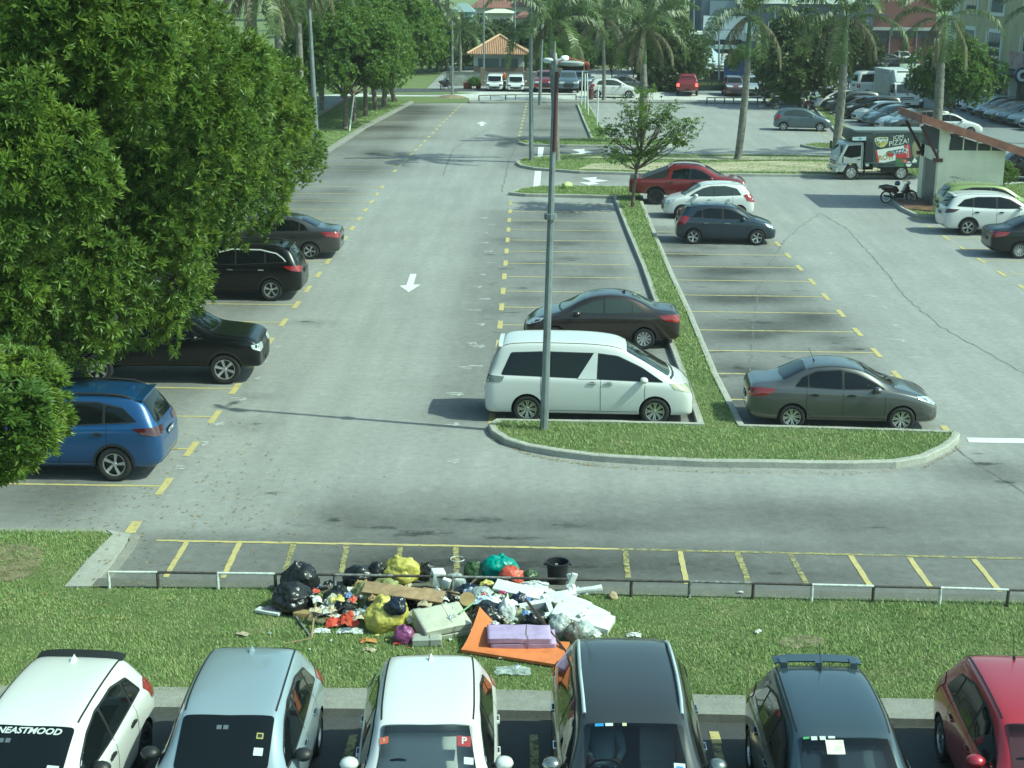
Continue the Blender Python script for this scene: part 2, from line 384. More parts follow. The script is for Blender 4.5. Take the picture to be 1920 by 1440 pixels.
def island(name, px, width=0.16, h=0.15, dens=1.0, soil=None):
    poly = P2(px)
    poly = kerb_loop(name + '_kerb', poly, width, h)
    ins = inset(poly, width - 0.01)
    mb = MB(); mb.add([(p[0], p[1], h - 0.035) for p in ins], [tuple(range(len(ins)))])
    o = mb.build(name + '_turf', TURF)
    bm = bmesh.new(); bm.from_mesh(o.data); bmesh.ops.triangulate(bm, faces=bm.faces, ngon_method='EAR_CLIP'); bmesh.ops.recalc_face_normals(bm, faces=bm.faces); bm.to_mesh(o.data); bm.free()
    if o.data.polygons[0].normal.z < 0: o.data.flip_normals()
    tag(o, kind='structure'); GRASS_AREAS.append((inset(poly, width - .055), h - 0.012, dens))
    return ins
island('median_island', [(915, 806), (921, 818), (945, 834), (985, 846), (1040, 856), (1110, 865), (1200, 871), (1320, 876), (1450, 878), (1600, 880), (1680, 878), (1735, 868), (1772, 850), (1794, 834), (1799, 824), (1789, 818),
                         (1600, 812), (1395, 806), (1345, 708), (1300, 600), (1262, 518), (1229, 440), (1206, 385), (1206, 370), (1190, 355), (1100, 353), (1010, 354), (975, 358), (953, 366), (985, 369), (1080, 371), (1150, 373),
                         (1176, 440), (1202, 503), (1249, 640), (1280, 725), (1306, 803), (1150, 799), (1000, 797), (930, 796)], dens=1.0)
island('sandy_island', [(967, 308), (975, 314), (1000, 319), (1087, 326), (1200, 329), (1500, 332), (1700, 335), (1745, 336), (1745, 300), (1600, 296), (1400, 294), (1181, 293), (1050, 294), (978, 301)], dens=0.35)
sheet('sand_patch', P2([(1085, 322), (1110, 312), (1200, 309), (1330, 310), (1450, 307), (1560, 309), (1700, 312), (1700, 331), (1500, 328), (1200, 325)]), 0.155, SAND)
sheet('sand_path', P2([(1060, 300), (1140, 297), (1260, 299), (1400, 298), (1550, 300), (1690, 301), (1690, 306), (1500, 304), (1330, 305), (1150, 302)]), 0.155, mat('grey_sand', (0.34, 0.31, 0.24), 0.95, vary=(2, 0.2)))
island('strip_island', [(970, 270), (985, 274), (1060, 276), (1169, 277), (1250, 276), (1285, 272), (1287, 269), (1260, 265), (1141, 263), (1125, 232), (1104, 198), (1081, 197), (1093, 228), (1108, 263), (1030, 265), (985, 267)], dens=0.5)
island('shade_island', [(1500, 275), (1530, 281), (1590, 284), (1640, 284), (1640, 278), (1610, 262), (1560, 214), (1535, 196), (1518, 194), (1535, 215), (1562, 245), (1580, 265), (1572, 272), (1530, 272)], dens=0.3)
island('kiosk_island', [(1664, 376), (1690, 396), (1720, 410), (1800, 414), (2100, 420), (2100, 352), (1905, 348), (1722, 366), (1690, 368)], dens=0.3)
# left verge along the trees
mb = MB(); vs = []
fine = resample([Vector((p.x, p.y)) for p in kl], 0.9); n = len(fine)
for k, p in enumerate(fine):
    j = random.uniform(-0.015, 0.015); g = 0.0
    vs += [(p.x + j, p.y, -0.02), (p.x + j, p.y, 0.13), (p.x - 0.03 + j, p.y, 0.15), (p.x - 0.33 + j, p.y, 0.16), (p.x - 0.35, p.y, 0.02)]
mb.add(vs, [(k * 5 + q, (k + 1) * 5 + q, (k + 1) * 5 + q + 1, k * 5 + q + 1) for k in range(n - 1) for q in range(4)])
tag(mb.build('verge_kerb', CONC_D), kind='structure')
vp = [(p.x - 0.34, p.y) for p in fine] + [(fine[-1].x - 6, fine[-1].y + 2), (fine[-1].x - 30, fine[-1].y + 2), (-45, 60), (-45, 20), (fine[0].x - 12, 20)]
sheet('tree_verge', vp, 0.118, TURF)
GRASS_AREAS.append(([(p.x - 0.34, p.y) for p in fine if p.y > 60] + [(p.x - 5, p.y) for p in fine[::-1] if p.y > 60], 0.12, 0.22))
GRASS_AREAS.append(([(p.x - 0.34, p.y) for p in fine if p.y < 60] + [(p.x - 3, p.y) for p in fine[::-1] if p.y < 60], 0.12, 0.5))
# open drain and dark earth behind the far trees
for i, (x0, y0, x1, y1, z) in enumerate([(-17.0, 70, -15.4, 125, 0.16), (-20, 70, -18.6, 128, 0.2)]):
    mb = MB(); mb.box(((x0 + x1) / 2, (y0 + y1) / 2, z), (abs(x1 - x0), y1 - y0, 0.3)); tag(mb.build('drain_channel', CONC_D), kind='structure')
sheet('bare_earth', [(-30, 66), (-15.6, 66), (-15.2, 128), (-30, 128)], 0.135, SOIL)

# ---------------------------------------------------------------- front verge
VERGE = P2([(120, 1112), (480, 1116), (900, 1122), (1300, 1130), (1700, 1139), (2300, 1150), (2300, 1336), (1700, 1326), (1300, 1318), (950, 1309), (600, 1306), (290, 1304), (-200, 1300), (-200, 1006), (190, 1008), (205, 1014), (160, 1060)])
o = sheet('front_verge_turf', VERGE, 0.10, TURF); bm = bmesh.new(); bm.from_mesh(o.data); bmesh.ops.triangulate(bm, faces=bm.faces, ngon_method='EAR_CLIP'); bm.to_mesh(o.data); bm.free()
GRASS_AREAS.append((inset([tuple(p) for p in VERGE], -0.07), 0.10, 3.0))
def strip(name, top_px, bot_px, z0, z1, m, h=0.12):
    """kerb-like band between two pixel polylines (far edge, near edge)"""
    a = [G(*p) for p in top_px]; b = [G(*p) for p in bot_px]; mb = MB(); vs = []
    for p, q in zip(a, b): vs += [(p.x, p.y, z0 - h), (p.x, p.y, z0), (q.x, q.y, z1), (q.x, q.y, z1 - h)]
    mb.add(vs, [(k * 4 + j, (k + 1) * 4 + j, (k + 1) * 4 + j + 1, k * 4 + j + 1) for k in range(len(a) - 1) for j in range(3)])
    e = (len(a) - 1) * 4
    mb.add([vs[i] for i in (0, 1, 2, 3)], [(0, 1, 2, 3)]); mb.add([vs[e + i] for i in (0, 1, 2, 3)], [(0, 1, 2, 3)])
    return tag(mb.build(name, m), kind='structure')
strip('near_kerb', [(-200, 1298), (290, 1302), (640, 1304), (950, 1307), (1300, 1316), (1700, 1324), (2300, 1334)],
      [(-200, 1336), (290, 1340), (640, 1343), (950, 1346), (1300, 1353), (1700, 1362), (2300, 1374)], 0.12, 0.12, CONC_D, 0.14)
strip('rail_kerb', [(170, 1094), (480, 1098), (900, 1104), (1300, 1113), (1700, 1122), (2300, 1134)],
      [(120, 1110), (480, 1112), (900, 1119), (1300, 1128), (1700, 1137), (2300, 1148)], 0.10, 0.10, ground_mat('mossy_concrete', (0.13, 0.13, 0.11), (0.1, 0.1, 0.1), 0.35), 0.14)
strip('corner_kerb_slab', [(200, 1004), (212, 1012), (165, 1060), (122, 1111)], [(244, 1012), (240, 1020), (212, 1062), (170, 1111)], 0.115, 0.115, CONC, 0.14)
strip('corner_kerb_edge', [(-200, 1000), (100, 1000), (215, 1003), (262, 1012)], [(-200, 1008), (100, 1008), (200, 1009), (244, 1020)], 0.10, 0.10, CONC_D, 0.12)
strip('corner_gutter', [(262, 1012), (248, 1035), (222, 1068), (196, 1100)], [(244, 1014), (236, 1030), (210, 1066), (176, 1100)], 0.05, 0.05, CONC_D, 0.06)
sheet('bare_soil_patch', P2([(-10, 1030), (40, 1026), (85, 1040), (75, 1075), (40, 1098), (-10, 1104)]), 0.106, SOILP)

# ---------------------------------------------------------------- painted markings (each kind one sheet of paint)
def line(mb, p, q, wd, z=0.008, mi=None, jag=0.0):
    p, q = Vector(p[:2]), Vector(q[:2]); d = (q - p); L = d.length
    if L < 1e-4: return
    d /= L; s = Vector((-d.y, d.x)) * wd / 2
    if jag <= 0:
        mb.add([(p.x - s.x, p.y - s.y, z), (q.x - s.x, q.y - s.y, z), (q.x + s.x, q.y + s.y, z), (p.x + s.x, p.y + s.y, z)], [(0, 1, 2, 3)], mi); return
    n = max(2, int(L / 0.12)); vs = []
    for k in range(n + 1):
        c = p + d * L * k / n
        vs += [(c.x - s.x * random.uniform(1 - jag, 1 + jag), c.y - s.y * random.uniform(1 - jag, 1 + jag), z), (c.x + s.x * random.uniform(1 - jag, 1 + jag), c.y + s.y * random.uniform(1 - jag, 1 + jag), z)]
    mb.add(vs, [(2 * k, 2 * k + 2, 2 * k + 3, 2 * k + 1) for k in range(n)], mi)
bl = MB(); worn = MB()
def row(p_near, p_far, spacing, first, count, xdir, length, tick=0.52, wd=0.085, tw=0.15, gap=0.0):
    a, b = G(*p_near).xy, G(*p_far).xy; d = (b - a).normalized()
    for k in range(count):
        c = a + d * (first + spacing * k)
        line(bl, c - d * tick, c + d * tick, tw, 0.009, jag=0.08)
        e0 = c + Vector((xdir * 0.05, 0)); e1 = c + Vector((xdir * length, -0.012 * xdir * length))
        line(bl, e0, e1, wd, 0.006, jag=0.25)
row((308, 912), (735, 326), 2.47, 0, 19, -1, 4.6)
line(bl, G(243, 1000), G(257, 978), 0.2, 0.009, jag=0.1)
row((735, 326), (845, 216), 2.5, 1.2, 19, -1, 4.6, wd=0.06)
row((922, 790), (956, 400), 2.47, 0.1, 15, 1, 4.5)
row((1780, 812), (1465, 465), 2.50, 0.05, 12, -1, 4.9)
row((972, 262), (985, 206), 2.5, 0, 15, 1, 4.6, wd=0.05)
row((1920, 541), (1745, 427), 2.5, 0.1, 7, 1, 4.9)
row((1285, 263), (1215, 205), 2.5, 0, 14, -1, 3.6, wd=0.05)
row((1560, 262), (1450, 196), 2.5, 0, 13, 1, 4.0, wd=0.05)
# motorcycle bays by the rail
fl = [G(293, 1014), G(700, 1021), G(1160, 1030), G(1920, 1048), G(2100, 1053)]
for a, b in zip(fl[:-1], fl[1:]): line(bl if a.x < 0.2 or a.x > 5 else worn, a, b, 0.085, 0.008, jag=0.3)
for i, (a, b) in enumerate([((350, 1017), (310, 1083)), ((449, 1018), (418, 1084)), ((1275, 1034), (1288, 1096)), ((1595, 1042), (1632, 1100)), ((1705, 1046), (1748, 1106)), ((1826, 1049), (1875, 1110)), ((1940, 1052), (1995, 1113))]):
    line(bl, G(*a), G(*b), 0.1, 0.008, jag=0.15)
for a, b in [((551, 1019), (531, 1080)), ((650, 1022), (640, 1075)), ((750, 1024), (746, 1080)), ((855, 1026), (856, 1080)), ((1172, 1032), (1178, 1084)), ((1383, 1037), (1405, 1097)), ((1482, 1040), (1512, 1095))]:
    line(worn, G(*a), G(*b), 0.1, 0.008, jag=0.3)
# near bays between the front cars
for px in (663, 1001, 1338): 
    a = G(px, 1378); line(worn, a, (a.x * 1.0 - (0.05 if px < 900 else -0.05), a.y - 4.5), 0.12, 0.006, jag=0.1)
a = G(1340, 1378); line(bl, a + Vector((0, 0.08, 0)), a + Vector((0, -0.25, 0)), 0.13, 0.011, jag=0.1)
tag(bl.build('yellow_bay_markings', YEL), kind='structure'); tag(worn.build('worn_yellow_markings', YELW), kind='structure')
wm = MB()
def poly_px(mb, pts, z=0.008):
    q = [G(*p) for p in pts]; mb.add([(p.x, p.y, z) for p in q], [tuple(range(len(q)))])
poly_px(wm, [(769, 514), (781, 514), (775, 534), (789, 534), (766, 548), (749, 536), (762, 535)])
poly_px(wm, [(899, 236), (908, 236), (906, 232), (914, 232), (903, 228), (893, 232), (901, 232)])
poly_px(wm, [(1003, 321), (1015, 321), (1012, 356), (999, 356)]); poly_px(wm, [(1009, 276), (1020, 276), (1017, 295), (1008, 295)])
for dx, dy, s in ((0, 0, 1), (-22, -54, 0.85)):
    T = lambda p: (1115 + (p[0] - 1115) * s + dx, 340 + (p[1] - 340) * s + dy)
    poly_px(wm, [T(p) for p in [(1142, 339), (1116, 336), (1120, 332), (1090, 334), (1104, 338), (1108, 340)]])
    poly_px(wm, [T(p) for p in [(1142, 339), (1108, 340), (1104, 342), (1086, 342), (1103, 347), (1124, 345), (1114, 342)]])
poly_px(wm, [(1812, 821), (2000, 824), (2000, 833), (1817, 830)])
poly_px(wm, [(1878, 345), (1915, 342), (1908, 350), (1880, 352)])
tag(wm.build('white_road_markings', WHT), kind='structure')
fw = MB(); rs2 = random.Random(3)
for (x0, y0), (x1, y1), n in (((560, 560), (735, 345), 9), ((870, 700), (915, 400), 13), ((830, 900), (868, 620), 5), ((1760, 720), (1545, 470), 10), ((520, 640), (330, 900), 7)):
    a, b = G(x0, y0), G(x1, y1)
    for k in range(n):
        p = a.lerp(b, (k + 0.5) / n) + Vector((rs2.uniform(-.3, .3), rs2.uniform(-.4, .4), 0))
        L = rs2.uniform(.16, .4); line(fw, p, p + Vector((L, 0, 0)), rs2.uniform(.06, .13), 0.007, jag=0.5)
        if rs2.random() < .6: line(fw, p + Vector((L * .6, -.14, 0)), p + Vector((L * .8, .16, 0)), 0.08, 0.0075, jag=0.4)
        if rs2.random() < .5: line(fw, p + Vector((-.1, .12, 0)), p + Vector((L * .9, .17, 0)), 0.07, 0.0072, jag=0.4)
tag(fw.build('faded_number_markings', FADE), kind='structure')
ck = MB()
def crack(px, wd=0.05):
    pts = resample([G(*p) for p in px], 0.25)
    for p in pts: p.x += random.uniform(-.05, .05); p.y += random.uniform(-.06, .06)
    for a, b in zip(pts[:-1], pts[1:]): line(ck, a, b, wd * random.uniform(.5, 1.3), 0.005)
OIL = []
crack([(1538, 400), (1500, 425), (1468, 455), (1440, 500), (1420, 545), (1415, 600), (1408, 660), (1407, 700)], 0.04)
crack([(1538, 400), (1590, 430), (1625, 470), (1660, 510), (1700, 560), (1760, 610), (1830, 650), (1920, 700)], 0.035)
crack([(1790, 835), (1830, 870), (1880, 900), (1925, 925)], 0.04)
crack([(830, 330), (850, 280), (900, 250), (960, 225)], 0.05); crack([(940, 360), (955, 300), (975, 260)], 0.05)
tag(ck.build('asphalt_cracks_path', CRACK), kind='structure')

# drips and spills left by parked cars, each a ragged film on the asphalt
def oil():
    m = bpy.data.materials.new('oil_film'); m.use_nodes = True; nt = m.node_tree; b = nt.nodes['Principled BSDF']; b.inputs['Base Color'].default_value = (.045, .045, .042, 1); b.inputs['Roughness'].default_value = .6
    a = nt.nodes.new('ShaderNodeAttribute'); a.attribute_name = 'core'; g = nt.nodes.new('ShaderNodeNewGeometry').outputs['Position']
    mp = nt.nodes.new('ShaderNodeMapping'); mp.inputs['Scale'].default_value = (.7, 1.6, 1); nt.links.new(g, mp.inputs['Vector'])
    s = nt.nodes.new('ShaderNodeMath'); s.operation = 'MULTIPLY_ADD'; s.inputs[1].default_value = 2.6; s.inputs[2].default_value = -1.55; nt.links.new(noise_n(nt, mp.outputs[0], 3.2, 12, .75), s.inputs[0])
    ad = nt.nodes.new('ShaderNodeMath'); ad.operation = 'ADD'; nt.links.new(a.outputs['Fac'], ad.inputs[0]); nt.links.new(s.outputs[0], ad.inputs[1])
    r = nt.nodes.new('ShaderNodeValToRGB'); r.color_ramp.elements[0].position = .15; r.color_ramp.elements[1].position = .75; r.color_ramp.elements[1].color = (.8, .8, .8, 1); nt.links.new(ad.outputs[0], r.inputs['Fac']); nt.links.new(r.outputs['Color'], b.inputs['Alpha'])
    rng = np.random.RandomState(17); V = []; C = []; F_ = []
    def put(x, y, rx, ry, k=.75):
        o = len(V); z = .0042 + .000012 * len(F_) / 12 * 1.0; V.append((x, y, z)); C.append(k); n = 12
        for i in range(n): t = 2 * math.pi * i / n; V.append((x + rx * math.cos(t), y + ry * math.sin(t), z)); C.append(-.35)
        F_.extend([(o, o + 1 + i, o + 1 + (i + 1) % n) for i in range(n)])
    for k in range(13):
        y = 34.6 + 2.47 * k
        for q in range(3): put(rng.uniform(-1.6, 3), y + rng.uniform(-.9, .9), rng.uniform(.3, 1.2), rng.uniform(.15, .45), rng.uniform(.35, .8))
        for q in range(4): put(rng.uniform(4.8, 9.2), y + rng.uniform(-.9, .9), rng.uniform(.3, 1.4), rng.uniform(.15, .5), rng.uniform(.35, .85))
    for k in range(34): y = rng.uniform(28, 112); put(-8.9 - rng.uniform(0, 3.4) , y, rng.uniform(.4, 1.4), rng.uniform(.2, .5), rng.uniform(.3, .7))
    for px, py, rx, ry, k in [(575, 603, .55, .25, .95), (600, 612, .4, .18, .8), (508, 925, 1.3, .5, .55), (495, 740, .5, .2, .6), (478, 795, .35, .45, .7), (560, 985, .9, .3, .5), (625, 975, .5, .3, .9), (700, 990, 1.4, .4, .7), (790, 1000, 1.6, .5, .9), (880, 975, 2.0, .5, .8), (960, 1010, 1.5, .45, .8), (1060, 985, 1.6, .4, .7), (830, 950, 1.2, .3, .5), (1180, 1000, 1.4, .3, .5), (740, 1060, 1.6, .5, 1), (860, 1055, 1.6, .5, 1), (980, 1060, 1.5, .5, .95), (1100, 1062, 1.2, .4, .8), (1270, 1058, .8, .3, .7), (1340, 1070, 1.0, .3, .6), (1460, 1075, .9, .25, .6), (1560, 1060, .8, .25, .5), (1700, 1085, 1, .3, .5), (1850, 870, .9, .5, .8), (1890, 905, 1.2, .5, .7), (1830, 850, .5, .3, .8), (1640, 990, 1.6, .4, .5), (1500, 940, 1.8, .4, .45), (1320, 955, 1.8, .4, .45), (1610, 655, .5, .2, .9), (1430, 605, 1.2, .35, .95), (1385, 690, .7, .5, .7), (1150, 345, .8, .2, .3), (1500, 340, 1.2, .3, .4)]:
        p = G(px, py); put(p.x, p.y, rx, ry, k)
    me = npmesh('oil_stain_ground_film', V, F_, m); at = me.attributes.new('core', 'FLOAT', 'POINT'); at.data.foreach_set('value', np.array(C, np.float32)); tag(link('asphalt_stains_ground', me), kind='structure')
oil()
# ================================================================ grass blades
def blade_mat(name, c1, c2, c3):
    m = bpy.data.materials.new(name); m.use_nodes = True; nt = m.node_tree; b = nt.nodes['Principled BSDF']
    g = nt.nodes.new('ShaderNodeNewGeometry'); pos = g.outputs['Position']
    a = ramp_mix(nt, noise_n(nt, pos, 1.1, 7, 0.7), c1, c2, 0.35, 0.6)
    x = nt.nodes.new('ShaderNodeMix'); x.data_type = 'RGBA'
    r = nt.nodes.new('ShaderNodeValToRGB'); r.color_ramp.elements[0].position = 0.80; r.color_ramp.elements[1].position = 0.97
    nt.links.new(g.outputs['Random Per Island'], r.inputs['Fac']); nt.links.new(r.outputs['Color'], x.inputs['Factor'])
    nt.links.new(a, x.inputs['A']); x.inputs['B'].default_value = (*c3, 1)
    nt.links.new(x.outputs['Result'], b.inputs['Base Color']); b.inputs['Roughness'].default_value = 0.55; b.inputs['Specular IOR Level'].default_value = 0.3
    return m
BLADE = blade_mat('grass_blades', (0.15, 0.24, 0.065), (0.27, 0.35, 0.125), (0.48, 0.47, 0.27))
def grass_on(polys):
    rng = np.random.RandomState(11); VV = []; 
    for poly, z, dens in polys:
        P = np.array([(p[0], p[1]) for p in poly]); lo, hi = P.min(0), P.max(0)
        lo = np.maximum(lo, [-16, 15]); hi = np.minimum(hi, [26, 130])
        n = int((hi[0] - lo[0]) * (hi[1] - lo[1]) * 640 * dens)
        X = rng.uniform(lo[0], hi[0], n); Y = rng.uniform(lo[1], hi[1], n)
        # patchy turf
        X = X; big = np.sin(X * .7 + 1.9 * np.sin(Y * .55)) * np.sin(Y * 1.3 + .8 * np.sin(X * .9)); hgt = 1 + .35 * big
        pat = big * .35 + np.sin(X * 2.1 + 1.3 * np.sin(Y * 1.7)) * np.sin(Y * 2.6 + np.sin(X * 1.1)) + rng.uniform(-.9, 1.4, n)
        k = inside(poly, X, Y) & (pat > -0.75); X, Y = X[k], Y[k]; n = len(X)
        if n == 0: continue
        sc = np.clip(1 + (Y - 25) / 45, 1, 3.0)
        for q in range(2):
            an = rng.uniform(0, 2 * math.pi, n); ln = rng.uniform(.016, .055, n) * (np.where(k.nonzero()[0] >= 0, hgt[k], 1)) * np.sqrt(sc) * (1.0 if q else .8); wd = rng.uniform(.003, .0065, n) * sc
            lean = rng.uniform(.2, 1.3, n); x = X + rng.uniform(-.03, .03, n); y = Y + rng.uniform(-.03, .03, n)
            dx, dy = np.cos(an), np.sin(an)
            b0 = np.stack([x - dy * wd, y + dx * wd, np.full(n, z - .005)], 1); b1 = np.stack([x + dy * wd, y - dx * wd, np.full(n, z - .005)], 1)
            t = np.stack([x + dx * ln * lean, y + dy * ln * lean, z + ln], 1)
            VV.append(np.stack([b0, b1, t], 1).reshape(-1, 3))
    V = np.concatenate(VV); Fq = np.arange(len(V)).reshape(-1, 3)
    return npmesh('grass', V, Fq, BLADE)
go = link('grass', grass_on(GRASS_AREAS)); tag(go, 'short patchy green grass on the verges and kerbed islands', 'grass', kind='stuff')
# dead leaves blown over the asphalt
def litter():
    rng = np.random.RandomState(5); V = []
    def put(x, y, z, s, n=1):
        an = rng.uniform(0, 6.28); a = rng.uniform(.5, 1.0) * s; b = a * rng.uniform(.25, .5); c, d = math.cos(an), math.sin(an)
        for u, v, h in ((-a, 0, 0), (0, -b, .012), (a, 0, .004), (0, b, .014)): V.append((x + u * c - v * d, y + u * d + v * c, z + .012 + h))
    for k in range(420):
        p = G(rng.uniform(60, 560), rng.uniform(790, 1010)); 
        if rng.rand() < math.exp(-((p.x + 7.5) / 2.6) ** 2): put(p.x, p.y, 0, .045)
    for k in range(130):
        p = G(rng.normal(430, 170), rng.uniform(880, 1060)); put(p.x, p.y, 0, .04)
    for k in range(120): p = G(rng.uniform(0, 330), rng.uniform(1010, 1180)); put(p.x, p.y, .12, .045)
    edge = [(921, 822), (985, 850), (1040, 862), (1110, 872), (1200, 879), (1320, 884), (1450, 886), (1600, 888), (1735, 876), (1800, 840)]
    for k in range(700):
        i = rng.randint(0, len(edge) - 1); t = rng.rand(); p = G(edge[i][0] * (1 - t) + edge[i + 1][0] * t, edge[i][1] * (1 - t) + edge[i + 1][1] * t - abs(rng.normal(0, 3)) + 3); put(p.x, p.y, 0, .03)
    for k in range(250):
        t = rng.rand(); p = G(1306 - 104 * t, 800 - 300 * t); put(p.x - abs(rng.normal(0, .12)) - .02, p.y, 0, .035)
    return npmesh('fallen_leaves', V, np.arange(len(V)).reshape(-1, 4), mat('dead_leaf', (0.36, 0.27, 0.10), 0.8, vary=(7, 0.4, (0.20, 0.13, 0.05))))
tag(link('fallen_leaves', litter()), 'small dry yellow leaves strewn over the asphalt', 'leaves', kind='stuff')

# ================================================================ foliage
def leaf_mat(name, c1, c2, tr=0.28, rough=0.42, spec=0.42):
    m = bpy.data.materials.new(name); m.use_nodes = True; nt = m.node_tree; b = nt.nodes['Principled BSDF']; out = nt.nodes['Material Output']
    g = nt.nodes.new('ShaderNodeNewGeometry'); pos = g.outputs['Position']
    col = ramp_mix(nt, noise_n(nt, pos, 0.9, 5, 0.65), c1, c2, 0.36, 0.64)
    rnd = ramp_mix(nt, g.outputs['Random Per Island'], (0.68,) * 3, (1.3, 1.24, 1.0), 0.0, 1.0)
    col = mul(nt, col, rnd)
    nt.links.new(col, b.inputs['Base Color']); b.inputs['Roughness'].default_value = rough; b.inputs['Specular IOR Level'].default_value = spec
    t = nt.nodes.new('ShaderNodeBsdfTranslucent'); br = mul(nt, col, col, 'MIX'); 
    hs = nt.nodes.new('ShaderNodeHueSaturation'); hs.inputs['Hue'].default_value = 0.485; hs.inputs['Value'].default_value = 1.5; nt.links.new(col, hs.inputs['Color'])
    nt.links.new(hs.outputs[0], t.inputs['Color'])
    mx = nt.nodes.new('ShaderNodeMixShader'); mx.inputs[0].default_value = tr
    nt.links.new(b.outputs[0], mx.inputs[1]); nt.links.new(t.outputs[0], mx.inputs[2]); nt.links.new(mx.outputs[0], out.inputs['Surface'])
    return m
BARK = mat('bark', (0.16, 0.13, 0.10), 0.9, vary=(6, 0.35), bump=(14, 0.6))
LEAF_A = leaf_mat('glossy_leaf', (0.068, 0.132, 0.030), (0.180, 0.262, 0.048), 0.36)
LEAF_B = leaf_mat('fresh_leaf', (0.065, 0.130, 0.030), (0.150, 0.240, 0.048), 0.34)
LEAF_D = leaf_mat('dark_leaf', (0.045, 0.075, 0.025), (0.11, 0.155, 0.045), 0.25)
LEAF_F = leaf_mat('far_leaf', (0.08, 0.115, 0.06), (0.15, 0.19, 0.09), 0.25, 0.7, 0.2)
def crown_mesh(name, seed, rx, ry, rz, lobes, lobe_r, ros, leaves, leaf_len, leaf_w, m, flat=0.0, low=-0.75, fill=0.25, up=0.45, tuft=0):
    """crown centred on the origin: lobes spread over an ellipsoid, leaf rosettes over the lobes"""
    rng = np.random.RandomState(seed)
    d = rng.normal(size=(lobes * 3, 3)); d /= np.linalg.norm(d, axis=1)[:, None]; d = d[d[:, 2] > low][:lobes]
    rad = rng.uniform(0.55, 0.92, len(d)) ** 0.8
    C = d * rad[:, None] * np.array([rx, ry, rz]) * (1 - 0.4 * lobe_r / max(rx, 0.1)); LR = lobe_r * rng.uniform(0.6, 1.25, len(C))
    li = rng.choice(len(C), ros, p=LR ** 2 / (LR ** 2).sum())
    q = rng.normal(size=(ros, 3)); q[:, 2] += 0.25
    if tuft: q = q + (C[li] / np.array([rx, ry, rz])) * 1.5 + np.array([.3, -.2, .35])
    q = q.copy(); q /= np.linalg.norm(q, axis=1)[:, None]
    sh = np.where(rng.rand(ros) < fill, rng.uniform(.3, .9, ros), rng.uniform(.88, 1.08, ros))
    wob = 1 + 0.16 * np.sin(q[:, 0] * 7 + li) * np.sin(q[:, 1] * 6 + li * 2)
    P = C[li] + q * (LR[li] * sh * wob)[:, None] * np.array([1, 1, 1 - flat])
    N = q + np.array([0, 0, up]) + rng.normal(size=(ros, 3)) * .25 + C[li] / np.array([rx, ry, rz]) * 0.35
    N /= np.linalg.norm(N, axis=1)[:, None]
    # leaves
    n = ros * leaves; Pn = np.repeat(P, leaves, 0); Nn = np.repeat(N, leaves, 0)
    t = rng.normal(size=(n, 3)); t -= Nn * (t * Nn).sum(1)[:, None]; t /= np.linalg.norm(t, axis=1)[:, None]
    an = (rng.uniform(0.25, 1.15, n) if tuft else rng.uniform(0.35, 1.45, n))[:, None]; D = Nn * np.cos(an) + t * np.sin(an); D[:, 2] -= 0.12; D /= np.linalg.norm(D, axis=1)[:, None]
    L = leaf_len * rng.uniform(.6, 1.15, n)[:, None]; S = np.cross(D, Nn); S /= (np.linalg.norm(S, axis=1)[:, None] + 1e-6); W = leaf_w * rng.uniform(.7, 1.2, n)[:, None]
    B = Pn + D * L * .08; U = np.cross(S, D)
    V = np.stack([B, B + D * L * .5 + S * W + U * W * .3, B + D * L - Nn * L * .12, B + D * L * .5 - S * W + U * W * .3], 1).reshape(-1, 3)
    return npmesh(name, V, np.arange(n * 4).reshape(-1, 4), m), C
def limbs(mb, base, top_pts, r0, rng, split=0.35, mi=0):
    """tapered trunk with limbs reaching the lobes"""
    base = Vector(base); cen = Vector(np.mean(top_pts, 0)); fork = base.lerp(cen, split); fork.x += rng.uniform(-.15, .15); fork.z = base.z + (cen.z - base.z) * split
    mb.tube([base, base.lerp(fork, .08), base.lerp(fork, .5) + Vector((rng.uniform(-.08, .08), rng.uniform(-.08, .08), 0)), fork], [r0 * 1.45, r0 * 1.05, r0 * .9, r0 * .78], 9, mi)
    for p in top_pts:
        p = Vector(p); mid = fork.lerp(p, .5) + Vector((rng.uniform(-.2, .2), rng.uniform(-.2, .2), -(p - fork).length * .10))
        mb.tube([fork - Vector((0, 0, .1)), mid, fork.lerp(p, .95)], [r0 * .5, r0 * .3, r0 * .08], 6, mi)
def tree(label, loc, crown, C, cz, r0, group=None, rz=0.0, sc=1.0, nlimb=9, seed=1, name='shade_tree', cat='tree', split=0.35, m=None, cx=0.0):
    e = empty(name, loc, 0); tag(e, label, cat, group)
    if sc != 1.0: e.scale = (sc, sc, sc) if not isinstance(sc, tuple) else sc
    rng = random.Random(seed); c_, s_ = math.cos(rz), math.sin(rz); C = C @ np.array([[c_, s_, 0], [-s_, c_, 0], [0, 0, 1]]); pts = C[rng.sample(range(len(C)), min(nlimb, len(C)))] + np.array([cx, 0, cz])
    mb = MB(); limbs(mb, (0, 0, -.1), pts, r0, rng, split); mb.build('trunk', m or BARK, e, smooth=60)
    c = link('crown', crown, e); c.location = (cx, 0, cz); c.rotation_euler = (0, 0, rz); return e
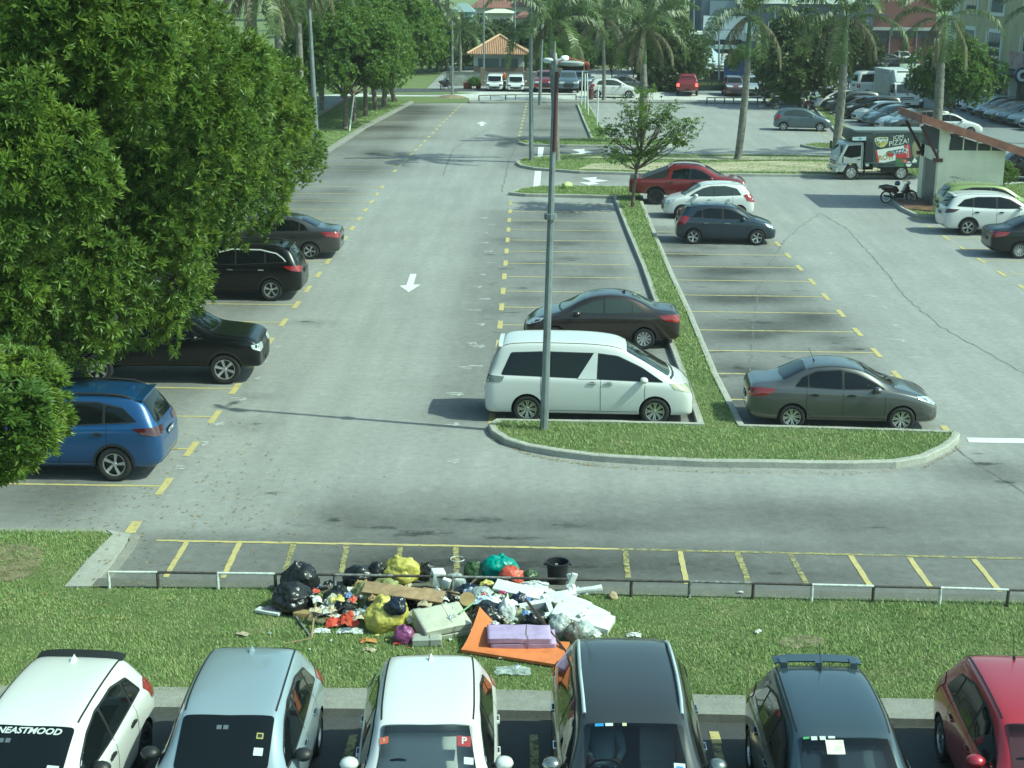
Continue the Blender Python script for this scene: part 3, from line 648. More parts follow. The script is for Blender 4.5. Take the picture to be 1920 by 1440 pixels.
# trees over the left bays
cA, CA = crown_mesh('crown_near', 21, 5.8, 5.3, 5.2, 110, 1.32, 15500, 14, .235, .027, LEAF_A, fill=.06, low=-.97, tuft=1)
cB, CB = crown_mesh('crown_mid', 22, 5.6, 5.2, 4.6, 105, 1.28, 14000, 13, .235, .030, LEAF_A, fill=.06, low=-.97, tuft=1)
cS, CS = crown_mesh('crown_small', 23, 2.7, 2.7, 1.9, 44, .72, 4600, 14, .215, .026, LEAF_A, fill=.06, tuft=1)
g = 'dense evergreen trees lining the left bays'
def T(label, x, y, crown, C, cz, r0, seed, sc=1.0, rz=0.0, group=g, **k): return tree(label, (x, y, .1), crown, C, cz, r0, group, rz, sc, seed=seed, **k)
T('lowest leafy tree, beside the blue parked car at the lower left edge', -10.6, 21.4, cS, CS, 4.75, .13, 1, sc=(1, 1, .70), cx=.85)
T('largest dark green tree, overhanging the blue parked car', -13.1, 31.6, cA, CA, 6.55, .24, 2, cx=1.3)
T('dark green tree overhanging the bonnet of the black pickup truck', -13.1, 39.8, cB, CB, 5.9, .23, 3, 1.04, 1.2, cx=1.0)
T('dark green tree overhanging the black estate car', -13.1, 49.4, cB, CB, 5.7, .22, 4, (.93, .95, .84), 2.6, cx=.9)
T('broad green tree just beyond the grey saloon under the row of trees', -14.4, 62.0, cB, CB, 5.1, .22, 5, (.98, 1.1, .68), 4.0, cx=.6)
T('tall green tree behind the row, left edge of the photo', -19.5, 44, cA, CA, 7.2, .25, 6, 1.1, 2.0)
T('green tree standing behind, below the palm skirts', -18.5, 57, cB, CB, 5.3, .24, 16, 1.05, 0.6)
T('green tree at the back, between the palms and the car park', -19.0, 72, cB, CB, 4.8, .24, 26, (.8, .8, .62), 5.1)
# the further row beyond the palms
cC, CC = crown_mesh('crown_row', 24, 4.2, 4.2, 2.9, 50, 1.25, 5200, 10, .26, .055, LEAF_B, fill=.2, flat=.2, low=-.5)
g2 = 'rounded trees lining the far left bays'
for i, (px, py, s, lab) in enumerate([(661, 242, 1.0, 'nearest rounded tree of the far row, with a white stake leaning on it'), (679, 230, .95, 'second rounded tree of the far left row, forked dark trunk'),
                               (698, 219, 1.0, 'third rounded tree of the far left row'), (717, 207, 1.05, 'fourth rounded tree of the far left row'),
                               (731, 201, 1.15, 'fifth and tallest rounded tree of the far left row'), (752, 191, 1.05, 'last rounded tree of the far left row, by the cross road')]):
    p = G(px, py, .1); tree(lab, (p.x - .5, p.y, .1), cC, CC, 4.55 + .1 * i, .19, g2, i * 1.3, s, seed=30 + i, split=.42)
p, q = G(655, 247, .1), GY(664, 178, G(655, 247).y)
mb = MB(); mb.tube([p, q], .05, 8); tag(mb.build('stake', WHT), 'white wooden stake leaning against the nearest far tree', 'stake')
# small umbrella-shaped tree on the strip island
def small_tree():
    p = G(1186, 390, .12); e = empty('small_tree', p); tag(e, 'small airy tree with layered branches growing in the narrow strip island', 'tree')
    rng = random.Random(9); mb = MB(); mb.tube([(0, 0, 0), (.03, 0, .8), (.12, 0, 1.6), (.3, 0, 2.35)], [.10, .075, .065, .055], 9)
    tips = []
    k = 0
    for ax, az, ln in [(-1.35, 2.5, 1), (-1.0, 3.3, 1), (-.5, 4.2, 1), (.2, 4.75, 1), (.9, 4.6, 1), (1.5, 4.1, 1), (2.2, 3.5, 1), (2.75, 3.5, 1), (2.5, 2.8, 1), (1.7, 2.9, 1), (.6, 3.7, 1), (-1.7, 3.2, 1), (-.9, 2.0, 1), (.9, 2.35, 1), (1.3, 3.6, 1), (0.0, 3.2, 1), (-.1, 2.1, 1), (1.9, 4.0, 1), (2.9, 3.1, 1), (-.6, 3.7, 1)]:
        for s in (-1, 1):
            tip = Vector((ax * .80 + .08 + rng.uniform(-.2, .2), s * rng.uniform(.1, 1.3), az * 1.08 + rng.uniform(-.2, .2)))
            st = Vector((.3, 0, 2.35)) if k % 3 else Vector((.12, 0, 1.7)); mid = st.lerp(tip, .55) + Vector((0, 0, -.18)); k += 1
            mb.tube([st, mid, tip], [.036, .022, .008], 6); tips.append(tip); tips.append(mid.lerp(tip, .5) + Vector((rng.uniform(-.3, .3), rng.uniform(-.3, .3), .12)))
    mb.build('trunk', BARK, e, smooth=60)
    C = np.array([tuple(t) for t in tips]); r = np.random.RandomState(3); ros = 1550; li = r.randint(0, len(C), ros)
    P = C[li] + r.normal(size=(ros, 3)) * np.array([.24, .24, .13]); n = ros * 8; Pn = np.repeat(P, 8, 0)
    D = r.normal(size=(n, 3)) * np.array([1, 1, .35]); D /= np.linalg.norm(D, axis=1)[:, None]; S = np.cross(D, [0, 0, 1]); S /= np.linalg.norm(S, axis=1)[:, None]
    L = r.uniform(.07, .15, n)[:, None]; W = L * .26
    V = np.stack([Pn, Pn + D * L * .5 + S * W, Pn + D * L + np.array([0, 0, -.03]), Pn + D * L * .5 - S * W], 1).reshape(-1, 3)
    c = link('crown', npmesh('crown_small_tree', V, np.arange(len(V)).reshape(-1, 4), LEAF_B), e)
small_tree()
# ---------------------------------------------------------------- royal palms
PALMT = mat('palm_trunk', (0.185, 0.18, 0.155), 0.85, vary=(4, 0.4), bump=(12, 0.8, .04))
SHAFT = mat('palm_crownshaft', (0.10, 0.15, 0.06), 0.5, vary=(4, 0.3))
LEAF_P = leaf_mat('palm_leaf', (0.060, 0.095, 0.036), (0.12, 0.165, 0.058), 0.25)
LEAF_Q = leaf_mat('dry_frond', (0.13, 0.13, 0.095), (0.20, 0.19, 0.14), 0.15, 0.8, 0.1)
def palm_mesh(seed, dead=4, fr=15, L=3.6):
    rng = np.random.RandomState(seed); V = []; F_ = []; M_ = []
    def quad(a, b, c, d, m): o = len(V); V.extend([a, b, c, d]); F_.append((o, o + 1, o + 2, o + 3)); M_.append(m)
    for k in range(fr + dead):
        az = k * 2.399 + rng.uniform(-.2, .2); isd = k >= fr
        el = math.radians(rng.uniform(-35, -10)) if isd else math.radians(82 - 92 * (k / fr) + rng.uniform(-8, 8)); ln = L * rng.uniform(.85, 1.1) * (.8 if isd else 1)
        hd = np.array([math.cos(az), math.sin(az), 0]); up = np.array([0, 0, 1.0]); p = np.array([0, 0, 0.0]) + hd * .12; N = 26
        pts = []; e = el; droop = (1.6 if isd else rng.uniform(1.7, 2.5)) / N
        for i in range(N + 1):
            pts.append((p.copy(), e)); p = p + (hd * math.cos(e) + up * math.sin(e)) * ln / N; e = max(e - droop * (0.5 + i / N), -1.5)
        sd = np.array([-hd[1], hd[0], 0])
        for i in range(N):
            (a, ea), (b, eb) = pts[i], pts[i + 1]; wr = .035 * (1 - i / N) + .008
            quad(a - sd * wr, a + sd * wr, b + sd * wr * .9, b - sd * wr * .9, 2 if isd else 1)
            t = hd * math.cos(ea) + up * math.sin(ea); nrm = -hd * math.sin(ea) + up * math.cos(ea)
            if i < 2: continue
            ll = (.80 * math.sin(math.pi * (i + 1) / (N + 3)) ** .6) * rng.uniform(.85, 1.1)
            for s in (-1, 1):
                for h in range(3):
                    o = a + (b - a) * h / 3; d = sd * s * rng.uniform(.8, 1) + t * rng.uniform(.3, .6) + nrm * rng.uniform(-.15, .35); d /= np.linalg.norm(d)
                    if isd: d = d * .5 - up * .5
                    m1 = o + d * ll * rng.uniform(.38, .55); d2 = d * .55 - up * rng.uniform(.8, 1.1); d2 /= np.linalg.norm(d2); en = m1 + d2 * ll * .5
                    if rng.rand() < .14: continue
                    ll_ = ll * rng.uniform(.7, 1.1); wv = t * .024
                    quad(o - wv, o + wv, m1 + wv * 1.2, m1 - wv * 1.2, 2 if isd else 0); quad(m1 - wv * 1.2, m1 + wv * 1.2, en + wv * .3, en - wv * .3, 2 if isd else 0)
    return npmesh('palm_fronds', np.array(V), np.array(F_), [LEAF_P, SHAFT, LEAF_Q], mi=M_)
PM = [palm_mesh(1, 3, 11, 4.3), palm_mesh(2, 5, 12, 4.2), palm_mesh(3, 2, 13, 4.0)]
def palm(label, base, top, r=.24, v=0, rz=0.0, sc=1.0, group='royal palms', shaft=1.5):
    r *= .86
    base, top = Vector(base), Vector(top); e = empty('royal_palm', base); tag(e, label, 'palm tree', group); t = top - base
    mb = MB(); n = 26; pts = [t * (i / n) + Vector((0, 0, -.1 if i == 0 else 0)) + Vector((math.sin(i / n * 3) * .06, 0, 0)) for i in range(n + 1)]
    rr = [r * (1 + .03 * (i % 2)) * (1.35 if i == 0 else 1.1 if i == 1 else 1.0 + .12 * math.sin(i / n * 3.0) - .18 * (i / n)) for i in range(n + 1)]
    mb.tube(pts, rr, 12); mb.build('trunk', PALMT, e, smooth=60)
    s = MB(); s.tube([t, t + Vector((0, 0, .25)), t + Vector((0, 0, shaft * .6)), t + Vector((0, 0, shaft))], [r * .78, r * .95, r * .6, r * .3], 12); s.build('crownshaft', SHAFT, e, smooth=60)
    c = link('fronds', PM[v], e); c.location = t + Vector((0, 0, shaft)); c.rotation_euler = (0, 0, rz); c.scale = (sc,) * 3; return e
def palm_px(label, bpx, tpx, **k):
    b = G(*bpx, .1); t = GY(tpx[0], tpx[1], b.y); return palm(label, b, t, **k)
palm_px('royal palm at the tip of the sandy island, behind the near lamp post', (1044, 303), (1032, 92), r=.2, v=2, shaft=1.4)
palm_px('royal palm behind the small airy tree', (1204, 268), (1206, 120), r=.27, v=1, rz=1, shaft=2.2)
palm_px('leaning royal palm with a pale trunk on the sandy island', (1383, 300), (1402, 112), r=.23, v=0, rz=2.1, shaft=2.4)
palm_px('royal palm standing behind the cab of the pizza truck', (1565, 296), (1582, 120), r=.27, v=1, rz=3.3, shaft=2.6)
palm_px('thick royal palm rising behind the mono-pitch roofed hut', (1750, 292), (1764, 118), r=.31, v=0, rz=4.4, shaft=2.6)
palm_px('royal palm at the top right corner, fronds only in view', (1985, 268), (1960, 90), r=.26, v=2, rz=.4, shaft=2.4)
palm_px('far thin royal palm right of the orange roofed guardhouse', (1132, 188), (1130, 70), r=.17, v=1, rz=.9, shaft=1.6)
for i, (px, py, x, dy, tz, lab) in enumerate([(472, 40, -17.0, 84, 7.5, 'leftmost royal palm of the clump behind the trees'), (516, 40, -15.4, 92, 8.2, 'second royal palm of the left clump, under hanging dry fronds'), (556, 40, -14.6, 92, 8.3, 'third royal palm of the left clump with a white trunk'),
                                   (578, 40, -15.0, 102, 8.5, 'fourth royal palm of the left clump, beside the slim pole'), (598, 40, -15.4, 112, 8.3, 'rightmost royal palm of the left clump'), (640, 40, -16.5, 124, 8.3, 'far royal palm behind the rounded trees')]):
    t = GY(px, py, dy); palm(lab, (t.x, dy, .1), (t.x + .1, dy, tz), r=.24, v=(1, 1, 1, 0, 2, 0)[i], rz=i * 1.9, group='royal palms in the left clump', shaft=2.0, sc=1.15)

# ================================================================ lamps, rail, poles
STEEL = mat('galvanised_steel', (0.22, 0.25, 0.26), 0.5, 0.35, vary=(3, 0.2))
LAMPG = mat('lamp_grey', (0.36, 0.38, 0.37), 0.5)
LAMPW = mat('lamp_white', (0.75, 0.78, 0.76), 0.4)
MAROON = mat('pole_maroon', (0.085, 0.036, 0.042), 0.7)
def pole(label, b, t, r0, r1, name='lamp_post', cat='lamp post', group=None, heads=(), m=None, n=8):
    e = empty(name, b); tag(e, label, cat, group); b, t = Vector(b), Vector(t); d = t - b
    mb = MB(); mb.tube([(0, 0, -.1), d * .02, d], [r0, r0, r1], n); mb.build('pole', m or STEEL, e)
    for hx, hy, hz, L in heads:
        hb = MB(); v = Vector((hx, hy, 0)); u = v.normalized(); s = Vector((-u.y, u.x, 0)); c = d + v + Vector((0, 0, hz))
        ring = []; N = 16
        for zz, sc in ((-.06, .55), (-.045, .9), (0, 1.0), (.02, .97), (.045, .6)):
            ring += [c + u * math.cos(2 * math.pi * k / N) * L / 2 * sc + s * math.sin(2 * math.pi * k / N) * L * .26 * sc + Vector((0, 0, zz)) for k in range(N)]
        hb.add(ring, [(i * N + k, i * N + (k + 1) % N, (i + 1) * N + (k + 1) % N, (i + 1) * N + k) for i in range(4) for k in range(N)] + [tuple(reversed(range(N))), tuple(range(4 * N, 5 * N))])
        h = hb.build('lamp_head', LAMPG if L > .5 else LAMPW, e, smooth=50)
        ar = MB(); ar.tube([d + Vector((0, 0, hz - .05)), c], .03, 6); ar.build('arm', STEEL, e)
    return e
b = G(1020, 806, .1); t = GY(1042, 112, b.y)
e = pole('tall grey lamp post with oval lamps in front of the white people carrier', b, t, .095, .052, heads=((.34, -.14, -.06, .56), (-.16, .2, -.02, .30), (.2, .45, .02, .30)))
d = t - b
mb = MB(); mb.tube([d * .585, d * .60], [.14, .14], 8); mb.build('bracket', STEEL, e)
mb = MB(); mb.tube([d * .765 + Vector((.03, -.03, 0)), d * .97 + Vector((.03, -.03, 0))], [.054, .045], 8); mb.build('maroon_tube', MAROON, e)  # slim maroon tube along the right of the upper pole
mb = MB(); mb.tube([d * .985, d + Vector((-.02, 0, .14))], [.05, .04], 8); mb.tube([d + Vector((-.02, 0, .13)), d + Vector((-.02, 0, .38))], .012, 6); mb.build('spigot', LAMPG, e)
b = G(996, 302, .1); pole('tall plain grey lamp post at the tip of the sandy island', b, GY(995, -30, b.y), .13, .09)
b = G(1012, 197, 0); pole('grey lamp post by the cross road, between the parked pickups', b, GY(1018, 20, b.y), .13, .08)
b = G(592, 195, 0); b = GY(592, 185, 88); pole('slim tapering grey pole before the left palm clump', (b.x, 88, .1), GY(580, 18, 88), .16, .09)
b = G(848, 180, 0); pole('thin grey pole with a dirt mound at its foot', b, GY(848, 40, b.y), .12, .07)
for i, (px, py, ty) in enumerate([(907, 150, -20), (965, 140, -20), (893, 120, 2), (1300, 150, -20), (1348, 150, 30), (1452, 150, 10), (1512, 190, 20), (1240, 110, 5), (1160, 150, 60), (1185, 130, 0)]):
    b = G(px, py + 6, 0); pole(['thin far pole above the guardhouse roof', 'thin far pole behind the nearest palm', 'short far lamp pole between the houses', 'far pole in front of the pale office wall', 'far white pole before the navy building', 'far white pole at the edge of the navy building', 'slim pole in front of the red building', 'far thin pole among the trees', 'far pole behind the white hatchback', 'far pole behind the palm fronds'][i], b, GY(px + (i % 2), ty, b.y), .10, .06, name='utility_pole', cat='pole')
p0 = [(1318, 529, 790), (1347, 552, 820), (1368, 548, 868), (1442, 636, 955)]
for i, (x, yt, yb) in enumerate([(1092, 133, 198), (1098, 138, 205), (1102, 137, 217), (1121, 159, 239)]):
    b = G((1090, 1096.5, 1102.5, 1119)[i], yb, .1); t = GY(x - (0, 1, 1, -1)[i], yt, b.y)
    mb = MB(); mb.tube([b, t], .05, 8); o = mb.build('marker_post', WHT); tag(o, ['rearmost white post on the far strip island', 'second white post from the back of the strip island', 'third white post from the back of the strip island', 'front white post standing apart on the strip island'][i], 'post', 'white posts on the strip island')
# low black and white railing
RB = mat('rail_black', (0.03, 0.028, 0.026), 0.5, vary=(14, 0.5, (0.10, 0.085, 0.075))); RW = mat('rail_white', (0.56, 0.58, 0.56), 0.5, vary=(12, 0.25))
def low_rail(label, pts, tops, cols, r=.028, wear=()):
    e = empty('low_rail', pts[0]); tag(e, label, 'railing', None); o = pts[0]
    for i, p in enumerate(pts):
        mb = MB(); mb.tube([p - o - Vector((0, 0, .1)), p - o + Vector((0, 0, tops - .01))], r, 8); mb.build('post', cols[min(i, len(cols) - 1)], e, smooth=60)
    for i in range(len(pts) - 1):
        mb = MB(); a, b_ = pts[i] - o + Vector((0, 0, tops)), pts[i + 1] - o + Vector((0, 0, tops)); mb.tube([a, b_], r * .85, 8); mb.build('rail', cols[i], e, smooth=60)
    return e
RG = mat('rail_worn', (0.07, 0.065, 0.06), 0.6, vary=(12, 0.6, (0.30, 0.31, 0.30)))
pp = [(205, 1104), (297, 1104.5), (409, 1106), (517, 1107.5), (628, 1109), (738, 1111), (848, 1113), (958, 1115), (1070, 1118), (1183, 1120), (1292, 1122), (1411, 1125), (1521, 1128), (1636, 1131), (1761, 1134), (1888, 1138), (2010, 1141), (2130, 1144)]
low_rail('low tubular rail in alternating black and white paint along the motorcycle bays', [G(x, y, .09) for x, y in pp], .30,
         [RW, RB, RW, RB, RG, RB, RG, RB, RB, RB, RG, RB, RW, RB, RW, RB, RW])
for j, (pts, lab) in enumerate([([(898, 192), (920, 191), (948, 190.5), (967, 190), (1010, 190), (1040, 190), (1080, 190)], 'far thin guard rail at the end of the aisle'), ([(1325, 196), (1340, 196), (1358, 196), (1375, 196), (1420, 196), (1460, 196)], 'far guard rail left of the leaning palm')]):
    low_rail(lab, [G(x, y, 0) for x, y in pts], .55, [RB, RG, RB, RG, RB, RG, RB], .05)
# ================================================================ vehicles
def paint(name, col, metal=0.0, rough=0.35, coat=1.0):
    return mat(name, col, rough, metal, coat)
GLASS = mat('dark_tinted_glass', (0.006, 0.008, 0.009), 0.04, 0, 0.0, 0.4)
GLASSL = mat('light_tinted_glass', (0.04, 0.052, 0.048), 0.05, 0, 0.0, 0.6)
BLACKP = mat('black_plastic', (0.016, 0.017, 0.018), 0.5)
DARK = mat('cabin_dark', (0.012, 0.012, 0.013), 0.8)
LINER = mat('interior_trim', (.20, .21, .20), .8)  # tone raised to stand in for daylight the opaque side windows block
TYRE = mat('tyre_rubber', (0.018, 0.018, 0.019), 0.8, bump=(60, .3))
ALLOY = mat('alloy_silver', (0.62, 0.63, 0.64), 0.28, 0.85)
ALLOYD = mat('alloy_dark', (0.045, 0.047, 0.05), 0.35, 0.5)
CHROME = mat('chrome', (0.75, 0.76, 0.77), 0.12, 1.0)
HEADL = mat('headlight_lens', (0.50, 0.54, 0.55), 0.08, 0.3, 1.0)
HEADY = mat('yellowed_headlight', (0.42, 0.43, 0.28), 0.15, 0.1, 1.0)
TAILR = mat('tail_lens', (0.24, 0.012, 0.014), 0.1, 0, 1.0)
TAILD = mat('smoked_tail_lens', (0.05, 0.008, 0.01), 0.1, 0, 1.0)
BRAKE = mat('lit_brake_lamp', (0.6, 0.02, 0.02), 0.3, emit=((1.0, 0.06, 0.05), 4.0))
PLATE = mat('plate_black', (0.01, 0.01, 0.011), 0.4); PLW = mat('plate_white', (0.75, 0.76, 0.75), 0.5)
SEAM = mat('panel_gap', (0.012, 0.012, 0.012), 0.8)
def clear_glass():
    m = bpy.data.materials.new('see_through_glass'); m.use_nodes = True; nt = m.node_tree; nt.nodes.remove(nt.nodes['Principled BSDF'])
    t = nt.nodes.new('ShaderNodeBsdfTransparent'); t.inputs[0].default_value = (0.84, 0.88, 0.86, 1)
    g = nt.nodes.new('ShaderNodeBsdfGlossy'); g.inputs['Roughness'].default_value = 0.03
    fr = nt.nodes.new('ShaderNodeFresnel'); fr.inputs[0].default_value = 1.55
    mx = nt.nodes.new('ShaderNodeMixShader'); nt.links.new(fr.outputs[0], mx.inputs[0]); nt.links.new(t.outputs[0], mx.inputs[1]); nt.links.new(g.outputs[0], mx.inputs[2])
    nt.links.new(mx.outputs[0], nt.nodes['Material Output'].inputs[0]); return m
CLEAR = clear_glass()
# stations: x from the rear bumper, z of the centre line, z of the shoulder, half width, half width at the top, z of the underside
TYPES = {
 'hatch': dict(L=3.9, W=1.73, H=1.52, wb=2.45, fo=.76, R=.30, ws=(2.98, 2.28), rg=(.14, .50, 1.02, 1.40), hood=3.0,
   st=[(0, .66, .62, .60, .50, .42), (.03, .80, .76, .72, .60, .30), (.10, .98, .88, .80, .62, .25), (.22, 1.16, .95, .85, .60, .22), (.38, 1.36, .97, .865, .585, .2), (.55, 1.48, .97, .865, .57, .2), (.95, 1.52, .965, .865, .59, .2), (1.5, 1.53, .955, .865, .60, .2),
       (2.0, 1.50, .945, .865, .60, .2), (2.32, 1.44, .935, .865, .585, .2), (2.65, 1.24, .93, .862, .61, .2), (2.98, 1.03, .92, .855, .66, .2), (3.2, .96, .885, .85, .70, .2), (3.5, .88, .81, .835, .68, .2), (3.72, .78, .71, .79, .62, .2), (3.84, .66, .60, .70, .55, .24), (3.9, .52, .48, .55, .45, .30)],
   dlo=[(.62, 1.06), (.80, 1.28), (1.3, 1.385), (1.9, 1.37), (2.25, 1.28), (2.62, 1.10), (2.82, 1.00), (1.8, 1.01)], pil=[(1.02, .05), (1.80, .06)], front_q=2.5,
   seams=[.98, 1.80, 2.78], tail=((.0, .30), (.74, 1.06)), lamp='hatch'),
 'sedan': dict(L=4.35, W=1.70, H=1.48, wb=2.48, fo=.86, R=.30, ws=(3.30, 2.60), rg=(.78, 1.30, 1.05, 1.36), hood=3.3,
   st=[(0, .80, .76, .60, .48, .40), (.03, .93, .88, .70, .56, .30), (.12, 1.04, .95, .78, .60, .24), (.40, 1.07, .97, .83, .62, .2), (.72, 1.09, .965, .85, .62, .2), (1.02, 1.27, .96, .85, .585, .2), (1.35, 1.42, .955, .85, .56, .2), (1.75, 1.485, .95, .85, .575, .2),
       (2.2, 1.48, .94, .85, .58, .2), (2.62, 1.40, .93, .85, .565, .2), (2.95, 1.21, .92, .85, .60, .2), (3.30, 1.01, .91, .845, .66, .2), (3.6, .94, .86, .835, .70, .2), (3.95, .85, .77, .81, .66, .2), (4.18, .73, .66, .75, .58, .2), (4.30, .62, .55, .66, .52, .24), (4.35, .50, .45, .52, .44, .30)],
   dlo=[(1.06, 1.03), (1.22, 1.20), (1.55, 1.335), (2.05, 1.375), (2.45, 1.30), (2.85, 1.12), (3.08, 1.0), (2.1, .995)], pil=[(1.36, .035), (2.14, .06)], front_q=2.8,
   seams=[1.32, 2.15, 3.10], tail=((.0, .36), (.76, .97)), lamp='sedan'),
 'suv': dict(L=4.5, W=1.84, H=1.68, wb=2.68, fo=.84, R=.345, ws=(3.42, 2.72), rg=(.14, .48, 1.12, 1.52), hood=3.4,
   st=[(0, .74, .70, .66, .55, .48), (.03, .90, .86, .78, .64, .36), (.10, 1.08, 1.0, .86, .66, .3), (.22, 1.30, 1.06, .91, .64, .26), (.38, 1.52, 1.08, .92, .62, .25), (.55, 1.63, 1.08, .92, .62, .25), (1.0, 1.68, 1.075, .92, .64, .25), (1.7, 1.69, 1.065, .92, .65, .25),
       (2.3, 1.67, 1.055, .92, .64, .25), (2.76, 1.59, 1.05, .92, .625, .25), (3.1, 1.37, 1.045, .915, .65, .25), (3.42, 1.15, 1.04, .91, .70, .25), (3.7, 1.09, 1.01, .90, .75, .25), (4.05, 1.02, .94, .88, .72, .25), (4.3, .92, .84, .83, .66, .25), (4.44, .78, .72, .74, .6, .3), (4.5, .60, .56, .60, .5, .38)],
   dlo=[(.50, 1.20), (.78, 1.42), (1.3, 1.525), (2.2, 1.535), (2.62, 1.44), (3.0, 1.24), (3.24, 1.13), (2.0, 1.125)], pil=[(1.15, .05), (2.08, .06)], front_q=2.95,
   seams=[1.1, 2.08, 3.18], tail=((.0, .42), (.90, 1.06)), lamp='suv'),
 'people_carrier': dict(L=4.86, W=1.84, H=1.90, wb=2.95, fo=.90, R=.33, ws=(4.27, 3.24), rg=(.10, .34, 1.12, 1.66), hood=4.32,
   st=[(0, .70, .66, .70, .6, .38), (.03, .95, .9, .82, .68, .26), (.09, 1.15, 1.05, .88, .68, .22), (.18, 1.40, 1.10, .915, .67, .2), (.30, 1.68, 1.10, .92, .67, .2), (.42, 1.85, 1.10, .92, .67, .2), (.9, 1.90, 1.10, .92, .69, .2), (1.7, 1.91, 1.09, .92, .70, .2),
       (2.5, 1.90, 1.08, .92, .70, .2), (3.05, 1.84, 1.06, .92, .68, .2), (3.25, 1.74, 1.04, .92, .67, .2), (3.76, 1.45, 1.0, .915, .70, .2), (4.27, 1.12, .98, .91, .75, .2), (4.48, 1.03, .93, .89, .75, .2), (4.68, .92, .84, .86, .70, .2), (4.81, .76, .70, .77, .62, .2), (4.86, .56, .52, .62, .5, .28)],
   dlo=[(.42, 1.16), (.62, 1.62), (1.4, 1.66), (2.6, 1.64), (3.08, 1.58), (3.64, 1.32), (4.12, 1.04), (2.2, 1.11)], pil=[(1.55, .02), (2.62, .05)], front_q=3.62,
   seams=[1.32, 2.70, 3.72], tail=((.0, .14), (.95, 1.12)), lamp='people_carrier'),
 'pickup': dict(L=5.35, W=1.89, H=1.85, wb=3.2, fo=.92, R=.39, ws=(4.12, 3.42), rg=(1.72, 1.80, 1.22, 1.60), hood=4.1,
   st=[(0, 1.02, 1.0, .84, .80, .62), (.04, 1.13, 1.12, .90, .82, .5), (.2, 1.145, 1.14, .925, .84, .48), (1.0, 1.145, 1.14, .93, .84, .45), (1.62, 1.145, 1.14, .93, .84, .42), (1.68, 1.30, 1.15, .93, .74, .42), (1.74, 1.62, 1.15, .93, .66, .42), (1.85, 1.76, 1.15, .93, .65, .42), (2.4, 1.80, 1.14, .93, .66, .42),
       (3.0, 1.79, 1.13, .93, .66, .42), (3.44, 1.69, 1.125, .93, .64, .42), (3.78, 1.50, 1.14, .93, .68, .42), (4.12, 1.30, 1.15, .93, .76, .42), (4.4, 1.25, 1.15, .935, .83, .42), (4.9, 1.20, 1.12, .93, .82, .42), (5.16, 1.14, 1.07, .92, .78, .42), (5.29, 1.0, .96, .88, .72, .42), (5.35, .76, .74, .80, .66, .46)],
   dlo=[(1.92, 1.22), (2.0, 1.55), (2.5, 1.645), (3.0, 1.62), (3.32, 1.52), (3.70, 1.30), (3.92, 1.20), (2.9, 1.195)], pil=[(2.78, .06)], front_q=3.66,
   seams=[1.70, 2.78, 3.86], tail=((.0, .12), (.86, 1.10)), lamp='pickup'),
 'microvan': dict(L=3.4, W=1.46, H=1.84, wb=1.95, fo=.72, R=.27, ws=(3.12, 2.72), rg=(.05, .22, 1.12, 1.6), hood=3.15,
   st=[(0, .70, .66, .62, .55, .35), (.03, 1.0, .95, .70, .6, .26), (.10, 1.5, 1.05, .73, .6, .24), (.22, 1.76, 1.06, .73, .6, .22), (.6, 1.84, 1.06, .73, .61, .22), (1.6, 1.85, 1.06, .73, .62, .22), (2.5, 1.80, 1.05, .73, .6, .22), (2.75, 1.70, 1.04, .73, .58, .22), (2.95, 1.40, 1.03, .73, .60, .22), (3.12, 1.10, .98, .72, .64, .22), (3.28, .95, .86, .70, .62, .22), (3.37, .75, .70, .66, .58, .22), (3.4, .55, .50, .58, .5, .28)],
   dlo=[(.25, 1.12), (.35, 1.58), (1.5, 1.64), (2.5, 1.60), (2.72, 1.50), (2.95, 1.12), (1.6, 1.10)], pil=[(1.1, .08), (2.0, .08)], front_q=2.9,
   seams=[1.1, 2.05, 2.95], tail=((.0, .08), (.7, .95)), lamp='microvan'),
}
